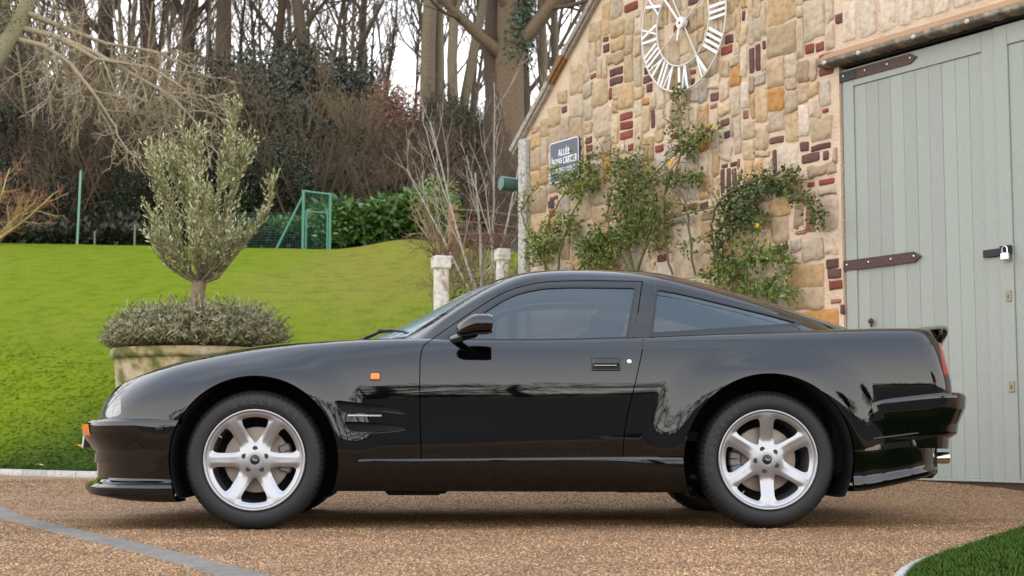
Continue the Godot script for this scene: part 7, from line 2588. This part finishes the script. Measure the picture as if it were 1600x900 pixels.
		em.prism(wing, -0.0200, -0.0188, Transform3D(Basis(Vector3.BACK, -0.35), Vector3.ZERO))
		part("emblem", em.mesh(), M.chrome, cn)
		for k in 5:
			var a := ang + PI / 2 + TAU * k / 5 if ang == 0.0 else ang + PI / 2 - 0.12 + TAU * k / 5
			var at := Vector3(cos(a) * 0.0575, sin(a) * 0.0575, 0)
			var bt := MB.new()
			bt.tube(PackedVector3Array([at + Vector3(0, 0, -0.045), at + Vector3(0, 0, -0.0325)]), PackedFloat32Array([0.0135, 0.0135]), 14, true)
			bt.tube(PackedVector3Array([at + Vector3(0, 0, -0.04), at + Vector3(0, 0, -0.028)]), PackedFloat32Array([0.008, 0.0075]), 6, true)
			part("wheel_bolt", bt.mesh(), mat(lin(0.03, 0.03, 0.032), 0.35, 0.3, false) if not M.has("bolt") else M.bolt, w)
		var dc := MB.new()
		dc.lathe(PackedVector2Array([Vector2(0.075, -0.10), Vector2(0.080, -0.115), Vector2(0.082, -0.125), Vector2(0.165, -0.125), Vector2(0.168, -0.128), Vector2(0.168, -0.15), Vector2(0.06, -0.15)]), 60, Transform3D(turn, Vector3.ZERO))
		for k in dc.n.size():
			if dc.n[k].z < -0.1 and dc.v[k].z > -0.149: dc.n[k] = -dc.n[k]
		dc.lathe(PackedVector2Array([Vector2(0.0, -0.075), Vector2(0.07, -0.078), Vector2(0.075, -0.10)]), 30, Transform3D(turn, Vector3.ZERO))
		part("brake_disc", dc.mesh(), disc_m, w)
		var ca := MB.new()
		var ac := 0.05 if ang == 0.0 else PI + 0.2
		for k in 4:
			var a := ac - 0.33 + 0.22 * k
			ca.box(Transform3D(Basis(Vector3.BACK, a), Vector3(cos(a) * 0.155, sin(a) * 0.155, -0.115)), Vector3(0.062, 0.042, 0.075), 0.008)
		ca.tube(PackedVector3Array([Vector3(cos(ac - 0.4) * 0.14, sin(ac - 0.4) * 0.14, -0.09), Vector3(cos(ac + 0.5) * 0.14, sin(ac + 0.5) * 0.14, -0.09)]), PackedFloat32Array([0.008, 0.008]), 6)
		part("brake_caliper", ca.mesh(), cal_m, w)
		var bkp := MB.new()
		bkp.lathe(PackedVector2Array([Vector2(0.0, -0.20), Vector2(0.21, -0.20)]), 40, Transform3D(turn, Vector3.ZERO))
		part("back_plate", bkp.mesh(), M.inner, w)
		var vl := MB.new()
		var va := ang + 2.55 if ang == 0.0 else ang - 2.75
		vl.tube(PackedVector3Array([Vector3(cos(va) * 0.226, sin(va) * 0.226, -0.03), Vector3(cos(va) * 0.200, sin(va) * 0.200, -0.012)]), PackedFloat32Array([0.004, 0.0035]), 8, true)
		part("valve", vl.mesh(), M.chrome, w)
		# raised lettering round the sidewall
		if wh[1] > 0:
			var word := "EAGLE F1" if ang == 0.0 else "GOODYEAR"
			var a0 := 1.92 if ang == 0.0 else 3.30
			var step := 0.155 if ang == 0.0 else 0.165
			var lt := MB.new()
			for k in word.length():
				if word[k] == " ": continue
				var tm := text_mesh(word[k], 0.036, 0.0016)
				var arr := tm.get_mesh_arrays()
				var a := a0 - step * k
				var x := Transform3D(Basis(Vector3.BACK, a - PI / 2), Vector3(cos(a) * 0.293, sin(a) * 0.293, 0.0014))
				var bx := tm.get_aabb().get_center().x
				var m := MB.new()
				m.v = arr[Mesh.ARRAY_VERTEX]; m.n = arr[Mesh.ARRAY_NORMAL]
				if arr[Mesh.ARRAY_INDEX] != null and arr[Mesh.ARRAY_INDEX].size() > 0: m.idx = arr[Mesh.ARRAY_INDEX]
				else:
					for q in m.v.size(): m.idx.append(q)
				for q in m.v.size():
					m.v[q].x -= bx
					m.v[q].x *= 1.25
					m.c.append(Color(1, 1, 1)); m.t.append(Vector2.ZERO)
				lt.add(m, x)
			part("lettering", lt.mesh(), letter_m, w)
